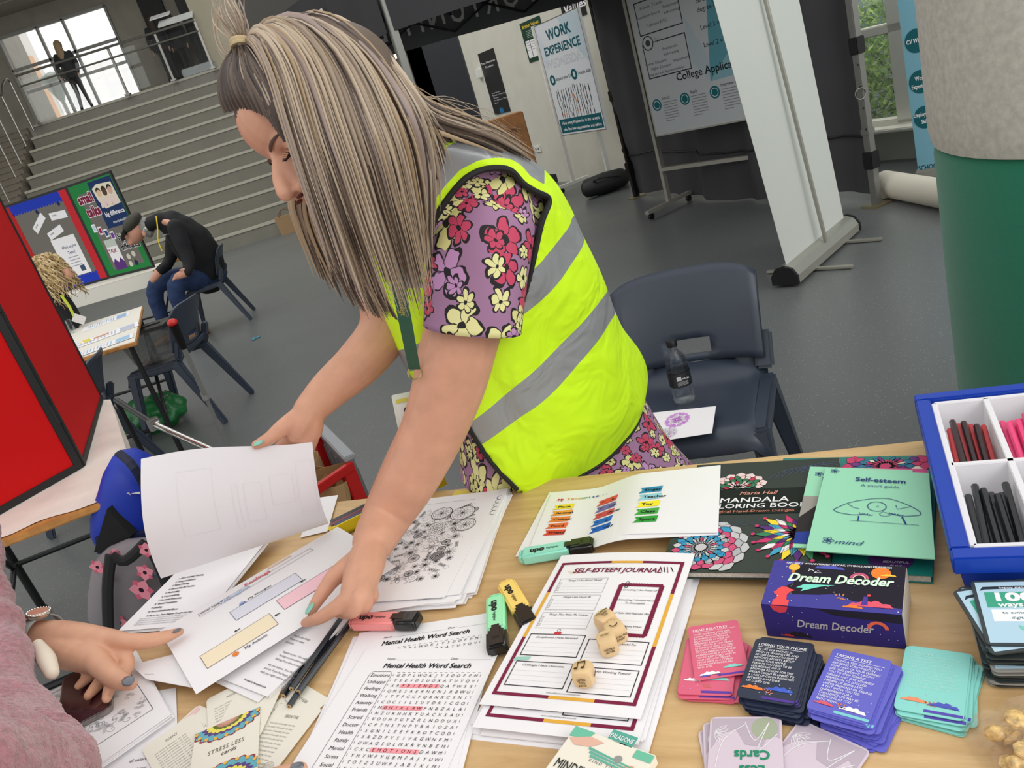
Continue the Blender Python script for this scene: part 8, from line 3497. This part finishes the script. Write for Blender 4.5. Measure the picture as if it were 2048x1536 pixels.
for k in range(2):
    m.tube([tie_c + tdir * (.004 * k) + (pa * math.cos(q) + pb_ * math.sin(q)) * .0095 for q in [i * PI / 10 for i in range(21)]], .0025, 6)
m.build('hair_tie', M('beige_hair_tie', (190, 170, 130), .6), wo, smooth=True)
# ================================================================ PINK FLEECE ARM AND POINTING HAND (NEAR LEFT)
SKIN2 = skin_mat('skin_light', (208, 158, 130))
pk = thing('person', 'person in a dusty pink spotted fleece sleeve pointing at the sheets', 'person', Z(60, 1500, .72))


def Zh(x, y, z): return Z(x, y, z)


b = MB()
Wp = Zh(58, 1270, .80)
E0 = V((-.95, 1.27, .93))
b.limb([E0, Z(-60, 1240, .86), Z(8, 1262, .82), Wp], [.030, .028, .026, .0245], 16)
# palm, side-on: index knuckle top right, thumb below
b.limb([Wp, Zh(140, 1276, .795), Zh(212, 1280, .788)], [.0245, .0265, .0190], 14)
b.limb([Wp, Zh(125, 1300, .785), Zh(182, 1318, .780)], [.0245, .028, .022], 14)
b.limb([Zh(212, 1278, .788), Zh(264, 1284, .782), Zh(316, 1278, .772), Zh(360, 1263, .762)], [.0175, .0135, .0115, .0068], 14)
b.limb([Zh(180, 1305, .782), Zh(210, 1340, .775), Zh(238, 1360, .770), Zh(262, 1368, .768)], [.022, .0170, .0142, .0095], 14)
b.limb([Zh(215, 1302, .775), Zh(252, 1318, .765), Zh(250, 1342, .755), Zh(222, 1372, .752), Zh(213, 1398, .754)], [.0125, .0115, .0105, .0095, .007], 12)
b.limb([Zh(195, 1330, .768), Zh(215, 1345, .758), Zh(195, 1370, .752), Zh(176, 1392, .752)], [.0125, .0105, .0095, .007], 12)
b.limb([Zh(170, 1325, .768), Zh(185, 1345, .757), Zh(170, 1360, .752), Zh(157, 1372, .752)], [.0115, .0095, .0085, .0065], 12)
# the other hand's thumb just in view at the bottom edge
b.limb([Zh(430, 1640, .76), Zh(500, 1580, .757), Zh(560, 1552, .752), Zh(604, 1536, .746)], [.024, .0135, .0115, .0075], 14)
SH1, SH2, TB, TT_ = V((-.68, .52, 1.17)), V((-.50, .30, 1.12)), V((-.80, .30, .80)), V((-.70, .36, 1.18))
b.limb([E0, Z(-32, 1262, .87), Z(-22, 1334, .845), Z(12, 1494, .83), Z(62, 1580, .83), V((-.60, .58, .98)), SH1, TT_, SH2, V((-.40, .40, .93)), Zh(430, 1640, .76)], [.028, .03, .03, .034, .036, .04, .05, .06, .05, .036, .024], 14)
b.limb([TB, TT_, V((-.69, .40, 1.32))], [.12, .10, .045], 14)
b.ell((-.66, .44, 1.42), (.078, .092, .11))
for x in (-.88, -.72): b.limb([V((x, .30, .80)), V((x, .30, .42)), V((x, .26, .05))], [.075, .05, .04], 12)
b.remesh('body', SKIN2, pk, .0028, 5)
GREYN = M('grey_nail_polish', (96, 100, 108), .2, coat=.6)


def nail2(p, d, up_, w_, l_):
    d = d.normalized()
    up_ = (up_ - d * up_.dot(d)).normalized()
    R = Matrix((d.cross(up_), d, up_)).transposed()
    m = MB()
    m.ell(p, (w_, l_, .0026), R, 14, 8)
    return m.build('fingernail', GREYN, pk, smooth=True)


nail2(Zh(256, 1362, .7810), Zh(262, 1368, .768) - Zh(236, 1358, .772), V((0, -.3, 1)), .0082, .0120)
nail2(Zh(354, 1261, .7700), Zh(360, 1263, .762) - Zh(320, 1282, .772), V((0, .35, 1)), .0050, .0075)
nail2(Zh(592, 1534, .7545), Zh(604, 1536, .746) - Zh(560, 1552, .752), V((0, -.2, 1)), .0065, .0095)

# fleece sleeve with folds
FLE = M('pink_fleece', (164, 112, 120), .95, noise_amt=.10, noise_scale=120, bump=1.0, bump_scale=420, sheen=.5)
b = MB()
cen = [(-52, 1180, .90, .045), (-32, 1262, .87, .050), (-22, 1334, .845, .052), (-14, 1410, .83, .058), (12, 1494, .83, .064), (62, 1580, .83, .070), (130, 1700, .84, .078)]
b = MB()
ccs = [Z(x, y, z) for x, y, z, r in cen]
b.limb(ccs[:-1] + [V((-.60, .58, .98)), SH1], [c[3] for c in cen[:-1]] + [.085, .09], 22)
b.limb([ccs[0], Z(-60, 1240, .86), Z(8, 1262, .82)], [.045, .042, .036], 18)
b.limb([TB, TT_.lerp(TB, .5), TT_], [.17, .18, .15], 24)
b.limb([TT_, SH1], [.12, .095], 18)
b.limb([TT_, SH2, V((-.42, .36, 1.0)), V((-.43, .52, .85))], [.12, .08, .06, .042], 18)
b.limb([Z(-60, 1080, .95), Z(-52, 1150, .92), Z(-40, 1240, .88)], [.045, .045, .042], 20)
ax0 = (ccs[-1] - ccs[0]).normalized()


def fold_d(c, n):
    s_ = (c - ccs[0]).dot(ax0)
    k = .0042 * math.sin(s_ * 62 + 5 * noise.noise(c * 7)) + .009 * noise.noise(c * 14) + .0018 * noise.noise(c * 160) + .0012 * noise.noise(c * 320)
    return c + n * k


slv = b.remesh('fleece_sleeve', FLE, pk, .0032, 3, disp=fold_d)
fit(slv, 'dusty pink fleece sleeve with pale spots')
rd = random.Random(5)
m = MB()
vsl = [v.co.copy() for v in slv.data.vertices]
nsl = [v.normal.copy() for v in slv.data.vertices]
pick = [i for i in rd.sample(range(len(vsl)), 900) if nsl[i].dot(CB) > .25]
got = []
for i in pick:
    if all((vsl[i] - vsl[j]).length > .030 for j in got): got.append(i)
    if len(got) > 34: break
for i in got: m.ell(vsl[i] + nsl[i] * .0004, (.0034, .0034, .0016), nsl[i].to_track_quat('Z', 'Y').to_matrix(), 8, 5)
fit(m.build('fleece_spots', M('fleece_spot', (222, 196, 198), .95), pk, smooth=True), kind='stuff')
m = MB()
for x in (-.88, -.72): m.limb([V((x, .30, .84)), V((x, .30, .42)), V((x, .27, .09))], [.11, .075, .065], 14)
m.remesh('trousers', M('dark_trousers', (30, 34, 46), .85), pk, .012, 2)
for x in (-.88, -.72):
    m = MB()
    m.ell((x, .21, .04), (.045, .12, .04))
    m.build('shoe', M('black_shoe'), pk, smooth=True)
m = MB()
m.ell((-.665, .425, 1.45), (.09, .10, .105), n=14, m=10)
m.ell((-.69, .36, 1.36), (.07, .06, .13), n=12, m=8)
m.remesh('hair', M('hair_brown'), pk, .01, 2)
# pale cuff edge
m = MB()
m.limb([Z(76, 1290, .828), Z(92, 1318, .822), Z(104, 1345, .815)], [.009, .013, .010], 10)
m.build('cuff_lining', M('cream_lining', (226, 214, 196), .9), pk, smooth=True)
# watch
wc = Zh(72, 1268, .806)
wd_ = (Zh(133, 1288, .79) - Wp).normalized()
wt = thing('wristwatch', 'rose gold watch with grey rubber strap on the pointing wrist', 'watch', wc)
pa, pb_ = basis(wd_)
m = MB()
W1 = Wp + wd_ * .034 + CU * .004
rows_ = []
for k in range(2):
    rows_.append([W1 + wd_ * (k - .5) * .020 + (pa * math.cos(q) + pb_ * math.sin(q)) * .0345 for q in [2 * PI * i / 36 for i in range(36)]])
m.loft(rows_, cap=False)
m.build('strap', M('grey_rubber', (152, 154, 150), .6), wt, smooth=True, solid=.0022)
upv = (V((0, .35, 1)) - wd_ * wd_.dot(V((0, .35, 1)))).normalized()
Rw = Matrix((wd_, upv.cross(wd_), upv)).transposed()
cw_ = W1 + upv * .037
m = MB()
m.lathe(cw_, [(.016, -.004), (.0185, -.001), (.0185, .003), (.016, .005)], 28, upv)
m.build('case', M('watch_steel', (206, 196, 184), .2, .9), wt, smooth=True)
m = MB()
for k in range(24):
    a = 2 * PI * k / 24
    m.ell(cw_ + (wd_ * math.cos(a) + upv.cross(wd_) * math.sin(a)) * .0168 + upv * .005, (.0014, .0014, .0012), n=6, m=4)
m.build('bezel_stone', M('bezel_stone', (230, 226, 220), .1, .6), wt)
m = MB()
m.lathe(cw_, [(.001, .0045), (.015, .0045), (.0145, .0055), (.001, .0055)], 24, upv)
m.build('dial', M('dial_rose', (206, 160, 136), .3, .3), wt, smooth=True)
m = MB()
for k in range(2): m.cyl(Zh(71 + k, 1275 + k * 8, .833), Zh(71 + k, 1275 + k * 8, .8335), .0015, n=8)

# ================================================================ SEATED MAN IN A FLAT CAP
BLKH = M('black_hoodie', (20, 21, 25), .85, bump=.3, bump_scale=60)
JEAN = M('dark_blue_denim', (34, 54, 92), .85, noise_amt=.12, noise_scale=30, bump=.3, bump_scale=300)
SKF = M('skin_seated', (206, 150, 126), .55)
mo = V((-2.62, 8.05, 0))
man = thing('person', 'seated man in flat cap, black hoodie and jeans looking down', 'person', mo)
Ym = 8.0
q = lambda x, y, Y=Ym: A(Y, x, y)
b = MB()
hipc, chest, neck = q(415, 555, 8.12), q(378, 478, 8.0), q(318, 442, 7.9)
b.limb([hipc, q(405, 515, 8.06), chest, q(345, 448, 7.95)], [.17, .19, .19, .13], 18)
b.limb([q(345, 448, 7.95), neck, q(295, 452, 7.86)], [.11, .075, .07], 12)
for s, dy in ((-1, -.17), (1, .17)):
    b.limb([q(352, 456, 7.95 + dy), q(375 if s < 0 else 340, 520, 7.86 + dy * 1.1), q(375 if s < 0 else 318, 543, 7.72 + dy * .8)], [.085, .062, .042], 12)
b.remesh('torso_hoodie', BLKH, man, .014, 3, disp=lambda c, n: c + n * .012 * noise.noise(c * 9))
b = MB()
for (k0, k1, k2, dy) in (((400, 560), (352, 572), (382, 668), -.13), ((395, 552), (312, 572), (330, 650), .13)):
    b.limb([q(*k0, 8.1 + dy), q(*k1, 7.86 + dy * 1.2), q(*k2, 7.95 + dy)], [.115, .088, .062], 14)
b.ell(hipc, (.19, .19, .13))
b.remesh('jeans', JEAN, man, .014, 3, disp=lambda c, n: c + n * .008 * noise.noise(c * 12))
for (x, y, Y, dx) in ((402, 688, 7.82, -1), (338, 676, 8.08, -1)):
    p = q(x, y, Y)
    p.z = .0
    m = MB()
    dd = V((-.85, -.52, 0)).normalized()
    ss = V((dd.y, -dd.x, 0))
    m.loft([[p + dd * t + ss * (.045 * s_ * math.cos(a)) + V((0, 0, h_ * (.5 + .5 * math.sin(a)))) for a in [i * PI / 6 for i in range(12)]] for t, s_, h_ in ((-.12, .7, .08), (-.05, 1, .1), (.05, 1, .08), (.13, .9, .055), (.16, .4, .04))])
    m.build('shoe', M('tan_boot', (132, 92, 58), .6), man, smooth=True)
b = MB()
hc = q(272, 464, 7.84)
b.ell(hc, (.078, .095, .115), Matrix.Rotation(.5, 3, 'Y'))
b.limb([q(266, 474, 7.82), q(262, 484, 7.80)], [.05, .036], 10)
b.limb([hc, neck], [.065, .065], 10)
b.ell(q(250, 474, 7.79), (.016, .016, .022))
b.ell(q(288, 468, 7.75), (.02, .014, .034))
for (p1, p2, p3) in ((q(378, 540, 7.62), q(366, 548, 7.58), q(356, 553, 7.58)),):
    b.limb([p1, p2, p3], [.042, .040, .028], 10)
    for k in range(4): b.limb([q(362, 544 + k * 3, 7.57), q(352 - k, 549 + k * 3, 7.56), q(349 - k, 555 + k * 2, 7.58)], [.013, .012, .010], 8)
    b.limb([q(372, 538, 7.58), q(360, 540, 7.55)], [.015, .012], 8)
b.limb([q(318, 543, 7.86), q(312, 552, 7.84), q(306, 560, 7.84)], [.04, .038, .03], 10)
for s, dy in ((-1, -.17), (1, .17)):
    b.limb([neck, q(352, 456, 7.95 + dy), q(375 if s < 0 else 340, 520, 7.86 + dy * 1.1), q(375 if s < 0 else 318, 543, 7.72 + dy * .8)], [.04, .03, .035, .035], 10)
b.limb([neck, chest, hipc], [.06, .10, .10], 12)
b.remesh('body', SKF, man, .010, 3)
m = MB()
m.ell(q(289, 452, 7.87), (.07, .09, .085), None, 14, 10)
m.ell(q(296, 462, 7.86), (.045, .08, .06), None, 12, 8)
hr = m.remesh('grey_hair', M('grey_curly_hair', (150, 148, 144), .8), man, .012, 1, disp=lambda c, n: c + n * .014 * noise.noise(c * 40))
m = MB()
CAPM = M('flat_cap_tweed', (62, 62, 54), .9, noise_amt=.15, noise_scale=90)
m.ell(q(264, 445, 7.83), (.115, .125, .062), Matrix.Rotation(-.55, 3, 'Y') @ Matrix.Rotation(.15, 3, 'X'), 20, 12)
m.remesh('flat_cap', CAPM, man, .01, 2)
m = MB()
m.ell(q(249, 468, 7.79), (.07, .085, .012), Matrix.Rotation(-1.0, 3, 'Y'), 16, 8)
m.build('cap_peak', CAPM, man, smooth=True)
m = MB()
m.tube([q(290, 459, 7.725) + CR * .014 * math.cos(a) + CU * .014 * math.sin(a) for a in [i * PI / 6 for i in range(13)]], .004, 6)
m.build('earring', M('silver_ring', (200, 200, 200), .2, .8), man)
m = MB()
YL = M('yellow_lanyard', (230, 206, 40), .6)
m.tube(smooth_path([q(312, 432, 7.78), q(315, 455, 7.76), q(316, 480, 7.76), q(324, 502, 7.76)], 1)[0], .012, 6, flat=.3)
m.build('lanyard', YL, man)
P = Print(quadS(q(325, 466, 7.74), q(344, 462, 7.74), q(346, 470, 7.74), q(327, 474, 7.74)), 40, 14)
P.text(2, 10, 'FIRST  AIDER', 6, (200, 200, 204), .02)
P.build('chest_print', man)

# ================================================================ CURLY HAIRED WOMAN SEATED BEHIND THE RED BOARD
wv = thing('person', 'seated woman with curly blond hair and black top, partly hidden by the red board', 'person', (-2.9, 5.6, 0))
Yw = 5.6
b = MB()
b.limb([A(Yw, 112, 700), A(Yw, 108, 640), A(Yw, 100, 598)], [.17, .17, .12], 16)
b.limb([A(Yw - .05, 120, 612), A(Yw - .1, 140, 652), A(Yw - .1, 160, 668)], [.07, .05, .035], 12)
b.limb([A(Yw + .15, 90, 605), A(Yw + .1, 70, 660)], [.07, .05], 12)
b.limb([A(Yw, 112, 700), A(Yw - .1, 150, 740), A(Yw - .1, 190, 830)], [.13, .09, .06], 12)
b.remesh('torso_top', BLKH, wv, .012, 3)
b = MB()
b.ell(A(Yw, 108, 552), (.072, .09, .105))
b.ell(A(Yw - .02, 134, 548), (.03, .03, .05))
b.limb([A(Yw, 138, 545), A(Yw, 145, 549)], [.012, .012], 8)
b.limb([A(Yw, 104, 570), A(Yw, 102, 600)], [.05, .055], 10)
b.limb([A(Yw - .12, 160, 668), A(Yw - .14, 176, 676)], [.03, .02], 8)
for k in range(4): b.limb([A(Yw - .14, 174, 672 + k * 3), A(Yw - .15, 186, 678 + k * 3)], [.009, .007], 6)
b.limb([A(Yw, 102, 600), A(Yw, 106, 625), A(Yw - .05, 120, 618), A(Yw - .1, 140, 652), A(Yw - .12, 160, 668)], [.05, .06, .045, .035, .028], 10)
b.remesh('body', SKF, wv, .008, 3)
rd = random.Random(12)
hm = MB()
BL = [M('curl_blond', (198, 172, 122), .6), M('curl_light', (222, 204, 164), .6), M('curl_dark', (150, 122, 80), .6)]
hc = A(Yw, 97, 540)
for k in range(520):
    th, ph = rd.uniform(0, 2 * PI), rd.uniform(-.2, 1.3)
    d = V((math.cos(th) * math.cos(ph), math.sin(th) * math.cos(ph), math.sin(ph)))
    if d.dot((CR * 1 - CU * .3)) > .62 and d.z < .75: continue
    p = hc + V((d.x * .105, d.y * .12, d.z * .115))
    L = rd.uniform(.12, .27)
    pts = []
    for i in range(12):
        t = i / 11
        o = V((d.x, d.y, 0)) * (.05 * t) + V((0, 0, -L * t * (1 if d.z < .9 else .6)))
        pts.append(p + o + V((math.cos(t * 14 + k), math.sin(t * 14 + k), 0)) * .012)
    hm.m = rd.randrange(3)
    hm.tube(pts, [.0058 * (1 - .7 * i / 11) for i in range(12)], 4)
hm.build('curly_hair', BL, wv, smooth=True, angle=80)
m = MB()
m.ell(hc, (.095, .11, .11), n=16, m=10)
m.build('hair_volume', BL[2], wv, smooth=True)
m = MB()
m.tube(smooth_path([A(Yw - .14, 122, 590), A(Yw - .16, 138, 612), A(Yw - .17, 148, 632)], 1)[0], .010, 6, flat=.3)
m.build('lanyard', M('lime_lanyard', (190, 200, 60), .6), wv)
m = MB()
m.box(A(Yw - .18, 158, 638), (.085, .004, .055), R=Matrix((CR, CB * -1, CU)).transposed() @ Matrix.Rotation(.3, 3, 'Y'))
m.build('name_badge', M('badge_pale', (206, 200, 196), .5), wv)
